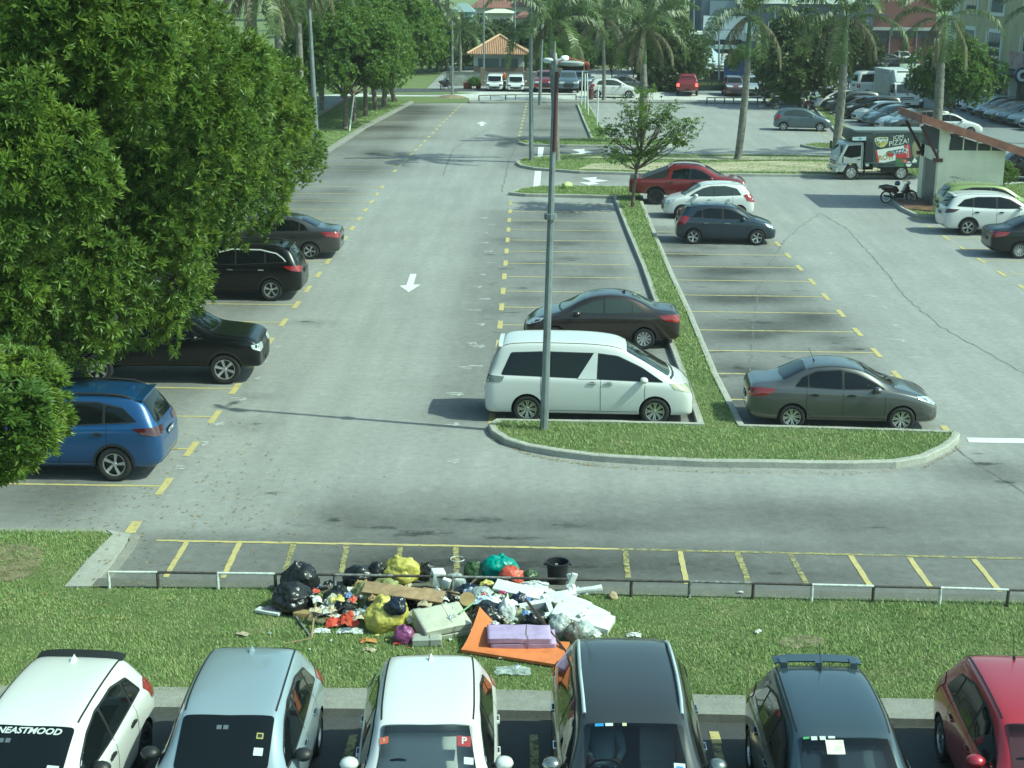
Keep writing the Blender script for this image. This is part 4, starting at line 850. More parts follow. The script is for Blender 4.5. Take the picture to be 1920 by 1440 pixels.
def shell(T):
    V, F_ = [], []; st = T['st']; n = len(st)
    def ring(x, zt, zs, w_, wt, zl):
        h = zt - zs; dr = min(.055, max(.012, h * .35)); tall = h > .12
        a = [(0, zl), (.55 * w_, zl), (.90 * w_, zl + .015), (w_ * .975, zl + .09), (w_ * .998, zl + .42 * (zs - zl)), (w_ * 1.0, zl + .70 * (zs - zl)), (w_ * .985, zs - .055), (w_ * .955, zs + .0)]
        s0 = (w_ * .93, zs + min(.03, h * .3)); s1 = (wt, zt - dr)
        if tall: a += [s0, (s0[0] * .64 + s1[0] * .36 + .012, s0[1] * .64 + s1[1] * .36), (s0[0] * .25 + s1[0] * .75 + .012, s0[1] * .25 + s1[1] * .75)]
        else: a += [s0, (s0[0] * .7 + s1[0] * .3, s0[1] * .6 + s1[1] * .4), (s0[0] * .35 + s1[0] * .65, s0[1] * .3 + s1[1] * .7)]
        a += [s1, (wt * .90, zt - dr * .35), (wt * .55, zt - dr * .04), (0, zt)]
        return a
    m = 15
    for s in st:
        r = ring(*s)
        V += [(s[0], y, z) for y, z in r] + [(s[0], -y, z) for y, z in r[1:-1]]
    k = 2 * m - 2
    order = list(range(m)) + [m + i for i in range(m - 2)][::-1]      # loop order round the ring
    for i in range(n - 1):
        for j in range(k):
            a, b = order[j], order[(j + 1) % k]
            F_.append((i * k + a, (i + 1) * k + a, (i + 1) * k + b, i * k + b))
    for e, fl in ((0, False), ((n - 1) * k, True)):
        L_ = list(range(m)); Rr = [0] + [m + i for i in range(m - 2)] + [m - 1]
        for j in range(m - 1):
            q = [e + L_[j], e + L_[j + 1], e + Rr[j + 1], e + Rr[j]]
            q = list(dict.fromkeys(q))
            F_.append(tuple(q if fl else q[::-1]))
    bm = bmesh.new(); vs = [bm.verts.new(v) for v in V]; bm.verts.ensure_lookup_table()
    for f in F_:
        try: bm.faces.new([vs[i] for i in f])
        except ValueError: pass
    bmesh.ops.recalc_face_normals(bm, faces=bm.faces)
    me = bpy.data.meshes.new('shell'); bm.to_mesh(me); bm.free(); return me
def eval_mods(me, mods):
    o = bpy.data.objects.new('tmp', me); COL.objects.link(o)
    for kind, kw in mods:
        md = o.modifiers.new('m', kind)
        for k, v in kw.items(): setattr(md, k, v)
    dg = bpy.context.evaluated_depsgraph_get(); dg.update()
    r = bpy.data.meshes.new_from_object(o.evaluated_get(dg)); bpy.data.objects.remove(o); return r
def densify(poly, step, holes=False):
    """2D polygon -> grid-cut verts, faces"""
    bm = bmesh.new(); f = bm.faces.new([bm.verts.new((p[0], p[1], 0)) for p in poly])
    xs_ = [p[0] for p in poly]; ys_ = [p[1] for p in poly]
    for ax, lo, hi in ((0, min(xs_), max(xs_)), (1, min(ys_), max(ys_))):
        c = lo + step
        while c < hi:
            co = (c, 0, 0) if ax == 0 else (0, c, 0); no = (1, 0, 0) if ax == 0 else (0, 1, 0)
            bmesh.ops.bisect_plane(bm, geom=bm.verts[:] + bm.edges[:] + bm.faces[:], plane_co=co, plane_no=no); c += step
    bmesh.ops.triangulate(bm, faces=bm.faces)
    vs = [v.co.copy() for v in bm.verts]; fs = [[v.index for v in q.verts] for q in bm.faces]
    bm.verts.index_update(); fs = [[v.index for v in q.verts] for q in bm.faces]; bm.free(); return vs, fs
def rounded(poly, r=.03, n=3):
    out = []; N = len(poly)
    for i in range(N):
        p0, p, p1 = Vector(poly[i - 1]), Vector(poly[i]), Vector(poly[(i + 1) % N])
        a = (p0 - p); b = (p1 - p); d = min(r, a.length * .4, b.length * .4); a = p + a.normalized() * d; b = p + b.normalized() * d
        for k in range(n + 1):
            t = k / n; out.append(tuple(a.lerp(p, t).lerp(p.lerp(b, t), t)))
    return out
def project(bvh, vs2, frame, off):
    """vs2 in (u,v); frame = (origin fn, direction): map to 3D ray"""
    org, d = frame; out = []; last = None
    for v in vs2:
        o = Vector(org(v[0], v[1])); h = bvh.ray_cast(o, Vector(d).normalized())
        if h[0] is None:
            h = bvh.find_nearest(o + Vector(d).normalized() * 2.0)
        p, nn = h[0], h[1]
        if nn.dot(Vector(d)) > 0: nn = -nn
        out.append(p + nn * off)
    return out
def side(s): return (lambda u, v: (u, 3 * s, v), (0, -s, 0))
def topf(): return (lambda u, v: (u, v, 5), (0, 0, -1))       # u = x, v = y
def rearf(): return (lambda u, v: (-4, u, v), (1, 0, 0))      # u = y, v = z
def frontf(): return (lambda u, v: (9, u, v), (-1, 0, 0))
def corner(L, s, fr):
    """45 degree view onto a corner: u runs outward, v is z"""
    x0 = (L - .25) if fr else .25; dx = 1 if fr else -1
    d = Vector((-dx, -s, 0)).normalized(); t = Vector((-dx, s, 0)).normalized()
    return (lambda u, v: tuple(Vector((x0, s * .6, v)) - d * 4 + t * u), tuple(d))
def decal(mb, bvh, poly, frame, off=.004, step=.12, mi=0, rnd=.03):
    if rnd: poly = rounded(poly, rnd)
    vs, fs = densify(poly, step); P = project(bvh, vs, frame, off); n = len(mb.v)
    d = Vector(frame[1]); ff = []
    for f in fs:
        a, b, c = (P[i] for i in f); ff.append(tuple(f) if (b - a).cross(c - a).dot(d) < 0 else tuple(reversed(f)))
    mb.add(P, ff, mi)
def ribbon(mb, bvh, pts, frame, wd=.012, off=.0022, mi=0):
    pts = [Vector(p) for p in pts]; q = []
    for a, b in zip(pts[:-1], pts[1:]):
        k = max(1, int((b - a).length / .07)); q += [a.lerp(b, i / k) for i in range(k)]
    q.append(pts[-1]); vs = []
    for i, p in enumerate(q):
        t = (q[min(i + 1, len(q) - 1)] - q[max(i - 1, 0)]).normalized(); s = Vector((-t.y, t.x)) * wd / 2; vs += [p + s, p - s]
    P = project(bvh, vs, frame, off); d = Vector(frame[1]); fs = []
    for i in range(len(q) - 1):
        f = (2 * i, 2 * i + 1, 2 * i + 3, 2 * i + 2); n = (P[f[1]] - P[f[0]]).cross(P[f[2]] - P[f[0]])
        fs.append(f if n.dot(d) < 0 else f[::-1])
    mb.add(P, fs, mi)
def rim_mesh(R, spokes, style, mats):
    """wheel disc with spokes in the xz plane, outer face towards -y"""
    mb = MB(); M = Matrix.Rotation(math.pi / 2, 4, 'X'); ri = R * .66
    mb.lathe([(ri, -.08), (ri * 1.02, .075), (ri * .97, .085), (ri * .93, .06), (ri * .90, -.02), (0.0, -.03)], 28, M, 1 if style != 'steel' else 0)
    mb.lathe([(ri * 1.03, .07), (ri * 1.02, .088), (ri * .94, .086), (ri * .92, .06)], 28, M, 0)
    mb.lathe([(ri * .22, -.01), (ri * .22, .05), (ri * .15, .065), (0, .066)], 16, M, 0)
    for k in range(spokes):
        a = 2 * math.pi * k / spokes
        offs = [0] if style not in ('twin', 'y') else [-.13, .13]
        for o in offs:
            w0, w1 = (.10, .15) if len(offs) == 1 else (.05, .07)
            if style == 'fan': w0, w1 = .10, .20
            if style == 'thin': w0, w1 = .06, .06
            r0, r1 = ri * .18, ri * .95; o0 = o * (.3 if style == 'y' else 1); tw = .22 if style == 'swirl' else 0
            P = []
            for r, w_, z in ((r0, w0 * ri, .055), (r1, w1 * ri, .078)):
                aa = a + (o if r == r1 else o0) * 1.0 + (tw if r == r1 else 0)
                c, s = math.cos(aa), math.sin(aa)
                for sg in (-1, 1):
                    for zz in (z, z - .05): P.append(M @ Vector((r * c - sg * w_ * s, r * s + sg * w_ * c, zz)))
            mb.add(P, [(0, 2, 6, 4), (1, 5, 7, 3), (0, 4, 5, 1), (2, 3, 7, 6), (4, 6, 7, 5), (0, 1, 3, 2)], 0)
    return mb.mesh('rim', mats, 40)
def tyre_mesh(R):
    M = Matrix.Rotation(math.pi / 2, 4, 'X'); w_ = .105
    p = [(R * .66, -w_ * .85), (R * .80, -w_ * 1.02), (R * .93, -w_ * .98), (R * .99, -w_ * .8), (R, -w_ * .5), (R, w_ * .5), (R * .99, w_ * .8), (R * .93, w_ * .98), (R * .80, w_ * 1.02), (R * .66, w_ * .85)]
    return MB().lathe(p, 36, M).mesh('tyre', TYRE, 180)
WH = {}
def wheel(parent, x, y, R_, style=('plain', 5), dark=False, lod=0):
    s = -1 if y < 0 else 1
    key = (R_, style, dark)
    if key not in WH: WH[key] = (tyre_mesh(R_), rim_mesh(R_, style[1], style[0], [ALLOYD if dark == 2 else ALLOY, ALLOYD if style[0] != 'steel' else ALLOY]))
    e = bpy.data.objects.new('wheel', None); COL.objects.link(e); e.parent = parent; e.location = (x, y, R_); e.rotation_euler = (0, random.uniform(0, 1), 0 if s < 0 else math.pi)
    link('tyre', WH[key][0], e); link('rim', WH[key][1], e); return e
PROTO = {}
def proto(kind, cabin=False):
    """body shell with arches cut, plus all decal meshes, cached per kind; origin on the ground under the middle"""
    key = (kind, cabin)
    if key in PROTO: return PROTO[key]
    T = TYPES[kind]; L = T['L']; W = T['W']
    sh = eval_mods(shell(T), [('SUBSURF', dict(levels=2, render_levels=2))])
    # stretch back to the intended extents
    co = np.empty(len(sh.vertices) * 3, np.float32); sh.vertices.foreach_get('co', co); co = co.reshape(-1, 3)
    co[:, 0] = (co[:, 0] - co[:, 0].min()) * L / (co[:, 0].max() - co[:, 0].min()); co[:, 1] *= W / 2 / co[:, 1].max(); zl = co[:, 2].min(); co[:, 2] = zl + (co[:, 2] - zl) * (T['H'] - zl) / (co[:, 2].max() - zl)
    sh.vertices.foreach_set('co', co.ravel()); sh.update()
    bm = bmesh.new(); bm.from_mesh(sh); bvh = BVHTree.FromBMesh(bm); bm.free()
    xf = L - T['fo']; xr = xf - T['wb']; Rw = T['R']; fl = {}
    cut = MB()
    for x in (xr, xf):
        for s in (-1, 1):
            n = 28; ra = Rw * 1.13; c0, c1 = s * (W / 2 - .26), s * (W / 2 + .2)
            vs = [(x + ra * math.cos(2 * math.pi * k / n), c, Rw + .01 + ra * math.sin(2 * math.pi * k / n)) for c in (c0, c1) for k in range(n)]
            fs = [(k, (k + 1) % n, (k + 1) % n + n, k + n) for k in range(n)] + [tuple(range(n, 2 * n)), tuple(reversed(range(n)))]
            if s > 0: fs = [f[::-1] for f in fs]
            cut.add(vs, fs, 0)
    if cabin:
        (xc, xt), st = T['ws'], T['st']; zt = T['H']
        b0, b1 = xc - .02, .9; wl_ = .60
        cut.mi = 1
        cut.add([(b1, -.62, .55), (xc + .1, -.62, .55), (xc + .1, .62, .55), (b1, .62, .55), (b1 + .1, -.52, zt - .12), (xt - .10, -.52, zt - .14), (xt - .10, .52, zt - .14), (b1 + .1, .52, zt - .12), (xc - .10, -.62, .93 if kind != 'suv' else 1.05), (xc - .10, .62, .93 if kind != 'suv' else 1.05)],
                [(0, 3, 2, 1), (4, 5, 6, 7), (0, 1, 8, 5, 4), (3, 7, 6, 9, 2), (1, 2, 9, 8), (8, 9, 6, 5), (0, 4, 7, 3)], 1)
    cm = cut.mesh('cut', [DARK, LINER])
    bm = bmesh.new(); bm.from_mesh(cm); bmesh.ops.recalc_face_normals(bm, faces=bm.faces); bm.to_mesh(cm); bm.free()
    sh.materials.clear(); sh.materials.append(BLACKP)
    co_ = bpy.data.objects.new('cut', cm); COL.objects.link(co_)
    body = eval_mods(sh, [('BOOLEAN', dict(operation='DIFFERENCE', solver='EXACT', object=co_, material_mode='TRANSFER'))])
    if cabin:   # open the windscreen
        zc = (1.03 if kind != 'suv' else 1.15)
        xc, xt = T['ws']; zs_ = T['H'] - .02
        op = MB(); n_ = Vector((zs_ - zc, 0, xc - xt)).normalized()
        A, B = Vector((xc - .06, 0, zc + .02)), Vector((xt + .09, 0, zs_ - .06))
        q = [A + Vector((0, -.60, 0)), A + Vector((0, .60, 0)), B + Vector((0, .50, 0)), B + Vector((0, -.50, 0))]
        vs = [v - n_ * .22 for v in q] + [v + n_ * .3 for v in q]
        op.add(vs, [(3, 2, 1, 0), (4, 5, 6, 7), (0, 1, 5, 4), (1, 2, 6, 5), (2, 3, 7, 6), (3, 0, 4, 7)])
        om = op.mesh('op', BLACKP); bm = bmesh.new(); bm.from_mesh(om); bmesh.ops.recalc_face_normals(bm, faces=bm.faces); bm.to_mesh(om); bm.free()
        oo = bpy.data.objects.new('op', om); COL.objects.link(oo)
        body = eval_mods(body, [('BOOLEAN', dict(operation='DIFFERENCE', solver='EXACT', object=oo, material_mode='TRANSFER'))]); bpy.data.objects.remove(oo)
    bpy.data.objects.remove(co_)
    # seams, arch trims and black window surround appended to the body
    mats = list(body.materials); extra = MB(); zsh = lambda x: np.interp(x, [s[0] for s in T['st']], [s[2] for s in T['st']])
    dlo = T['dlo']
    big = [(p[0] + (.03 if i in (len(dlo) - 2,) else -.03 if i == 0 else 0), p[1] + (.028 if 0 < i < len(dlo) - 2 else -.025)) for i, p in enumerate(dlo)]
    for s in (-1, 1):
        decal(extra, bvh, big, side(s), .0025, .16, 0, .05)
        for x in T['seams']:
            z0 = .34 if kind != 'pickup' else .5
            top = zsh(x) + .04
            arch = [(x, top), (x - .01, top - .2), (x, z0)]
            if abs(x - xr) < Rw * 1.5 and x < xr + Rw * 1.5:     # rear door cut follows the arch
                arch = [(x, top), (x + .0, Rw * 2.2), (max(x, xr + Rw * 1.05), Rw * 1.5), (xr + Rw * 1.35, z0)]
            ribbon(extra, bvh, arch, side(s), .011, .003, 1)
        xs0, xs1 = xr + Rw * 1.3, xf - Rw * 1.25
        ribbon(extra, bvh, [(xs0, z0 - .02), (xs1, z0 - .02)], side(s), .011, .003, 1)
        if kind in ('suv', 'pickup'):
            for x in (xr, xf):
                ribbon(extra, bvh, [(x + Rw * 1.16 * math.cos(R(a)), Rw + .01 + Rw * 1.16 * math.sin(R(a))) for a in range(-15, 196, 15)], side(s), .055, .006, 0)
            if kind == 'suv': ribbon(extra, bvh, [(xr + Rw * 1.3, .34), (xf - Rw * 1.3, .34)], side(s), .11, .005, 0)
    if kind == 'people_carrier':      # broad body-coloured pillar, slanting behind the front door
        for s in (-1, 1): decal(extra, bvh, [(2.16, 1.075), (2.53, 1.665), (2.62, 1.665), (2.60, 1.075)], side(s), .0115, .12, 2, 0)
    # bonnet and boot lines
    hx = T['hood']; hw = np.interp(hx, [s[0] for s in T['st']], [s[4] for s in T['st']])
    ribbon(extra, bvh, [(hx - .02, -hw * .95), (hx + .05, -hw * .5), (hx + .07, 0), (hx + .05, hw * .5), (hx - .02, hw * .95)], topf(), .05, .004, 0)
    for s in (-1, 1): ribbon(extra, bvh, [(hx, s * hw * .98), (L - .35, s * hw * .93)], topf(), .01, .003, 1)
    # ditch lines on the roof
    if kind in ('hatch', 'suv', 'people_carrier', 'sedan'):
        x0, x1 = T['rg'][1] + .05, T['ws'][1] - .05
        for s in (-1, 1):
            wv = lambda x: np.interp(x, [q[0] for q in T['st']], [q[4] for q in T['st']])
            ribbon(extra, bvh, [(x0 + (x1 - x0) * k / 6, s * wv(x0 + (x1 - x0) * k / 6) * .93) for k in range(7)], topf(), .022, .003, 1)
    if kind in ('hatch', 'suv'):
        xq = T['rg'][1] + .10; wq = np.interp(xq, [s[0] for s in T['st']], [s[4] for s in T['st']]); ribbon(extra, bvh, [(xq - .04, -wq * .9), (xq, -wq * .5), (xq + .01, 0), (xq, wq * .5), (xq - .04, wq * .9)], topf(), .011, .003, 1)
    em = extra.mesh('extra', [BLACKP, SEAM, LINER])
    P = dict(T=T, kind=kind, bvh=bvh, xf=xf, xr=xr, body=body, extra=em, key=key)
    PROTO[key] = P; return P
def join(meshes, name, mats, smooth=38):
    V, F_, M_ = [], [], []
    for me, rm in meshes:
        o = len(V); V += [tuple(v.co) for v in me.vertices]; F_ += [tuple(i + o for i in p.vertices) for p in me.polygons]; M_ += [rm(p.material_index) for p in me.polygons]
    out = bpy.data.meshes.new(name); out.from_pydata(V, [], F_)
    for m in mats: out.materials.append(m)
    out.polygons.foreach_set('material_index', M_); out.polygons.foreach_set('use_smooth', [True] * len(out.polygons)); out.update(); out.set_sharp_from_angle(angle=R(smooth)); return out
CACHE = {}
def plate(parent, bvh, y, z, frame_fn, txt, fwd, L):
    mb = MB(); P = project(bvh, [(y, z)], frame_fn, .012)[0]; s = 1 if fwd else -1
    e = MB(); e.box((P.x + .0, P.y, P.z), (.02, .44, .115)); o = e.build('number_plate', PLATE, parent)
    if txt:
        vs, fs = text_mesh(txt, .105, .003); m = MB()
        m.add([(P.x + s * .014, P.y + s * v.x, P.z + v.y) for v in vs], fs); m.build('plate_characters', PLW, o)
def car(label, kind, pm, pos, heading, cat='car', name='parked_car', rim=('plain', 5), dark=0, group=None, cabin=False, glass=None, tail=None, head=None, rails=None, spoiler=None, roofm=None, antenna='fin', platez=None, txt=None, vis=2.0, sc=1.0, detail=True, lit=False, handle=None, mirror=None, hubs=None):
    P = proto(kind, cabin); T = P['T']; L = T['L']; W = T['W']; bvh = P['bvh']; cx = L / 2
    e = empty(name, pos, heading); tag(e, label, cat, group)
    off = bpy.data.objects  # noqa
    glass = glass or GLASS; tail = tail or TAILR; head = head or HEADL
    ck = (P['key'], pm.name)
    if ck not in CACHE:
        me = None
        body = P['body']; names = [m.name if m else '' for m in body.materials]
        dark_i = {i for i, nme in enumerate(names) if nme.startswith('cabin_dark')}
        lin_i = {i for i, nme in enumerate(names) if nme.startswith('interior_trim')}; bp_i = {i for i, nme in enumerate(names) if nme.startswith('black_plastic') and i > 0}
        me = join([(body, lambda i: 3 if i in dark_i else 4 if i in lin_i else 1 if i in bp_i else 0), (P['extra'], lambda i: 0 if i == 2 else 1 + i)], 'body', [pm, BLACKP, SEAM, DARK, LINER])
        me.transform(Matrix.Translation((-cx, 0, 0))); CACHE[ck] = me
    bo = link('body', CACHE[ck], e)
    TX = Matrix.Translation((-cx, 0, 0))
    def part(nm, fn, m, key=None, parent=e, smooth=60):
        k = (P['key'], nm, key, m.name if not isinstance(m, list) else tuple(x.name for x in m))
        if k not in CACHE:
            mb = MB(); fn(mb); me = mb.mesh(nm, m, smooth); me.transform(TX); CACHE[k] = me
        return link(nm, CACHE[k], parent)
    wfn = lambda x: np.interp(x, [q[0] for q in T['st']], [q[4] for q in T['st']])
    # side windows split at the pillars
    dlo = T['dlo']; n = len(dlo); pil = T['pil']
    def clip(poly, x0, x1):
        bm = bmesh.new(); bm.faces.new([bm.verts.new((p[0], p[1], 0)) for p in poly])
        for x, s in ((x0, -1), (x1, 1)): bmesh.ops.bisect_plane(bm, geom=bm.verts[:] + bm.edges[:] + bm.faces[:], plane_co=(x, 0, 0), plane_no=(s, 0, 0), clear_outer=True)
        bm.faces.ensure_lookup_table()
        r = [(v.co.x, v.co.y) for v in bm.faces[0].verts] if len(bm.faces) else []; bm.free(); return r
    xsn = [min(p[0] for p in dlo)] + [p[0] for p in pil] + [max(p[0] for p in dlo)]; gp = [0] + [p[1] for p in pil] + [0]
    for s in (-1, 1):
        for i in range(len(xsn) - 1):
            a, b = xsn[i] + gp[i] / 2, xsn[i + 1] - gp[i + 1] / 2
            pl = clip(dlo, a + .001, b - .001)
            if len(pl) >= 3: part('side_window', lambda mb: decal(mb, bvh, pl, side(s), .008, .16, 0, .035), glass, (s, i))
    xc, xt = T['ws']; w0, w1 = wfn(xc) * .93, wfn(xt) * .93
    wsp = [(xc - .02, -w0 * .9), (xc + .03, -w0 * .45), (xc + .045, 0), (xc + .03, w0 * .45), (xc - .02, w0 * .9), (xt + .04, w1), (xt + .06, 0), (xt + .04, -w1)]
    wsd = part('windscreen', lambda mb: decal(mb, bvh, wsp, topf(), .008, .12, 0, .05), CLEAR if cabin else glass, 'ws')
    xa, xb, za, zb = T['rg']
    if kind in ('sedan',):
        wa, wb_ = wfn(xa) * .92, wfn(xb) * .90
        rgp = [(xa + .02, -wa), (xa - .03, 0), (xa + .02, wa), (xb, wb_), (xb + .02, 0), (xb, -wb_)]
        part('rear_window', lambda mb: decal(mb, bvh, rgp, topf(), .008, .12, 0, .05), glass, 'rg')
    elif kind != 'pickup':
        ww = .60 if W > 1.6 else .5
        rgp = [(-ww * 1.06, za), (ww * 1.06, za), (ww * .88, zb), (-ww * .88, zb)]
        part('rear_window', lambda mb: decal(mb, bvh, rgp, rearf(), .008, .1, 0, .07), glass, 'rg')
    else:
        part('rear_window', lambda mb: mb.box((1.735, 0, 1.45), (.03, 1.1, .30)), glass, 'rg')
    # lamps
    zt0, zt1 = T['tail'][1]; lm = T['lamp']
    hl = {'hatch': [(-.22, .62), (-.24, .74), (.10, .80), (.30, .86), (.26, .76), (.05, .64)], 'sedan': [(-.26, .62), (-.28, .72), (.02, .80), (.34, .84), (.28, .76), (.0, .64)],
          'suv': [(-.30, .84), (-.30, .93), (.0, .98), (.34, 1.02), (.28, .93), (.0, .84)], 'people_carrier': [(-.28, .74), (-.26, .88), (.10, .96), (.42, 1.0), (.36, .88), (.0, .76)],
          'pickup': [(-.30, .86), (-.30, 1.00), (.0, 1.03), (.22, 1.03), (.20, .93), (.0, .84)], 'microvan': [(-.30, .62), (-.30, .78), (.0, .80), (.08, .78), (.06, .64), (-.1, .62)]}[lm]
    tl = {'hatch': [(-.12, zt0), (-.10, zt1), (.22, zt1 + .02), (.34, zt1 - .04), (.26, zt0 + .06), (.0, zt0)], 'sedan': [(-.26, zt0 + .04), (-.22, zt1 - .02), (.1, zt1), (.42, zt1 - .01), (.30, zt0 + .06), (.0, zt0)],
          'suv': [(-.30, zt0 + .03), (-.26, zt1 - .02), (.1, zt1 + .02), (.44, zt1 + .01), (.30, zt0 + .05), (.0, zt0)], 'people_carrier': [(-.24, zt0), (-.24, zt1), (.16, zt1), (.36, zt1 - .02), (.34, zt0 + .04), (.0, zt0)],
          'pickup': [(-.10, zt0), (-.10, zt1), (.02, zt1), (.12, zt1 - .02), (.12, zt0), (.0, zt0)], 'microvan': [(-.18, zt0), (-.18, zt1), (.0, zt1), (.06, zt1 - .02), (.05, zt0), (.0, zt0)]}[lm]
    for s in (-1, 1):
        part('headlight', lambda mb: decal(mb, bvh, hl, corner(L, s, True), .010, .09, 0, .02), head, s)
        part('tail_light', lambda mb: decal(mb, bvh, tl, corner(L, s, False), .010, .09, 0, .02), BRAKE if lit else tail, s)
    def grille(mb):
        z0, z1 = (.40, .56) if kind in ('hatch', 'sedan', 'microvan') else (.52, .86) if kind == 'pickup' else (.5, .76)
        decal(mb, bvh, [(-.45, z0), (.45, z0), (.5, z1), (-.5, z1)], frontf(), .006, .12, 0, .04)
        decal(mb, bvh, [(-.42, .26), (.42, .26), (.46, .36), (-.46, .36)], frontf(), .006, .12, 0, .03)
    part('grille', grille, BLACKP)
    def rearb(mb): decal(mb, bvh, [(-.62, .26 if kind != 'pickup' else .5), (.62, .26 if kind != 'pickup' else .5), (.66, .38 if kind != 'pickup' else .62), (-.66, .38 if kind != 'pickup' else .62)], rearf(), .006, .12, 0, .04)
    part('bumper_insert', rearb, BLACKP)
    if detail:
        hm = handle or (pm if kind in ('hatch', 'sedan') else CHROME)
        zh = np.interp(2.0, [s[0] for s in T['st']], [s[2] for s in T['st']]) - .10
        for s in (-1, 1):
            for x in [T['seams'][0] + .18 if kind != 'people_carrier' else 2.5, T['seams'][1] + .18] if kind != 'pickup' else [1.9, 2.95]:
                pt = project(bvh, [(x, zh)], side(s), .012)[0]
                part('door_handle', lambda mb: (mb.box(pt, (.19, .03, .03)), mb.box(pt - Vector((0, s * .006, .0)), (.10, .02, .055), mi=1)), [hm, SEAM], (s, round(x, 2)))
            xm = T['ws'][0] - (.42 if kind != 'people_carrier' else .60); zm = np.interp(xm, [q[0] for q in T['st']], [q[2] for q in T['st']]) + .10
            pt = project(bvh, [(xm, zm - .04)], side(s), 0)[0]
            def mir(mb):
                c = pt + Vector((.02, s * .13, .03)); M = Matrix.Scale(1, 4); n_ = 12; vs = []
                prof = [(-.09, .55), (-.06, .92), (0, 1.0), (.05, .8), (.085, .35)]
                for dx, k in prof: vs += [c + Vector((dx, math.cos(2 * math.pi * j / n_) * .115 * k, math.sin(2 * math.pi * j / n_) * .078 * k)) for j in range(n_)]
                mb.add(vs, [(i * n_ + j, i * n_ + (j + 1) % n_, (i + 1) * n_ + (j + 1) % n_, (i + 1) * n_ + j) for i in range(4) for j in range(n_)] + [tuple(range(4 * n_, 5 * n_))], 0)
                mb.add(vs[:n_], [tuple(range(n_))], 1); mb.tube([pt - Vector((0, s * .03, 0)), c + Vector((0, -s * .05, -.03))], .025, 6, 1)
            part('door_mirror', mir, [mirror or pm, BLACKP], s)
        z_ = .62 if kind in ('people_carrier', 'pickup') else .86 if kind in ('hatch',) else .66 if kind == 'sedan' else .84
        if platez: z_ = platez
        z_f = .40 if kind != 'pickup' else .56
        for fr, z in ((0, z_), (1, z_f)):
            pt = project(bvh, [(0, z)], frontf() if fr else rearf(), .012)[0]
            pl = part('number_plate', lambda mb: mb.box(pt, (.02, .42, .11)), PLATE, fr)
            if txt:
                vs, fs = text_mesh(txt, .10, .002); m = MB(); s = 1 if fr else -1
                m.add([(pt.x - cx + s * .013, s * v.x, pt.z + v.y) for v in vs], fs); m.build('plate_characters', PLW, pl)
    if rails:
        for s in (-1, 1):
            def rl(mb):
                x0, x1 = T['rg'][1] + .15, T['ws'][1] - .12; pts = []
                for k in range(9):
                    x = x0 + (x1 - x0) * k / 8; p = project(bvh, [(x, s * wfn(x) * .92)], topf(), 0)[0]; pts.append(p + Vector((0, 0, .045 if 0 < k < 8 else .005)))
                mb.tube(pts, .022, 6)
            part('roof_rail', rl, rails, s)
    if antenna == 'fin':
        def fin(mb):
            x = T['rg'][1] + .28; p = project(bvh, [(x, 0)], topf(), -.005)[0]
            mb.add([p + Vector(v) for v in ((.16, 0, 0), (-.06, -.035, 0), (-.06, .035, 0), (-.045, 0, .085), (.05, -.022, .02), (.05, .022, .02))], [(0, 4, 1), (0, 2, 5), (4, 3, 1), (5, 2, 3), (0, 5, 4), (4, 5, 3), (1, 3, 2)])
        part('antenna', fin, pm, 'fin', smooth=20)
    elif antenna == 'rod':
        def rod(mb):
            x = T['rg'][1] + .25; p = project(bvh, [(x, 0)], topf(), 0)[0]; mb.tube([p, p + Vector((-.02, 0, .04))], .02, 6); mb.tube([p, p + Vector((-.14, 0, .30))], .005, 5)
        part('antenna', rod, BLACKP, 'rod')
    if spoiler:
        def sp(mb):
            x1 = T['rg'][1] + .08; ww = wfn(x1) * .98; zt = T['H']; N = 10; out = []
            dz, bk = (.03, .20 if kind != 'people_carrier' else .10) if spoiler[0] != 'bridge' else (.10, .20)
            for k in range(N + 1):
                y = -ww + 2 * ww * k / N; c = 1 - abs(y / ww) ** 3 * .10; p = project(bvh, [(x1, y * .96)], topf(), 0)[0]
                out.append([Vector((p.x, y, p.z + .006 + (dz - .03))), Vector((p.x - bk * c, y, p.z + dz - .02)), Vector((p.x - bk * c, y, p.z + dz - .05)), Vector((p.x - .02, y, p.z - .02 + (dz - .03)))])
            vs = [v for o in out for v in o]
            mb.add(vs, [(i * 4 + j, i * 4 + (j + 1) % 4, (i + 1) * 4 + (j + 1) % 4, (i + 1) * 4 + j) for i in range(N) for j in range(4)] + [(0, 1, 2, 3), (N * 4 + 3, N * 4 + 2, N * 4 + 1, N * 4)])
            if spoiler[0] == 'bridge':
                for y in (-ww * .8, 0, ww * .8): mb.box((x1 - .02, y, zt - .045), (.16, .09, .13))
        part('spoiler', sp, spoiler[1], spoiler[0], smooth=35)
    Rw = T['R']
    for x in (P['xr'], P['xf']):
        for s in (-1, 1): wheel(e, x - cx, s * (W / 2 - .115), Rw, rim, dark)
    e['_k'] = kind; del e['_k']
    return e, P, part
def by_wheels(kind, rear_px, front_px, near=-1):
    """position and heading from the ground contact of two near-side wheels (near=-1: the car's right side faces the camera)"""
    T = TYPES[kind]; a, b = G(*rear_px), G(*front_px); d = (b - a).xy.normalized(); h = math.atan2(d.y, d.x)
    m = (a + b) / 2; xf = T['L'] - T['fo'] - T['L'] / 2; xr = xf - T['wb']; xm = (xf + xr) / 2; n = Vector((-d.y, d.x)); off = near * (T['W'] / 2 - .03)
    p = m.xy - d * xm - n * off; return (p.x, p.y, 0), h
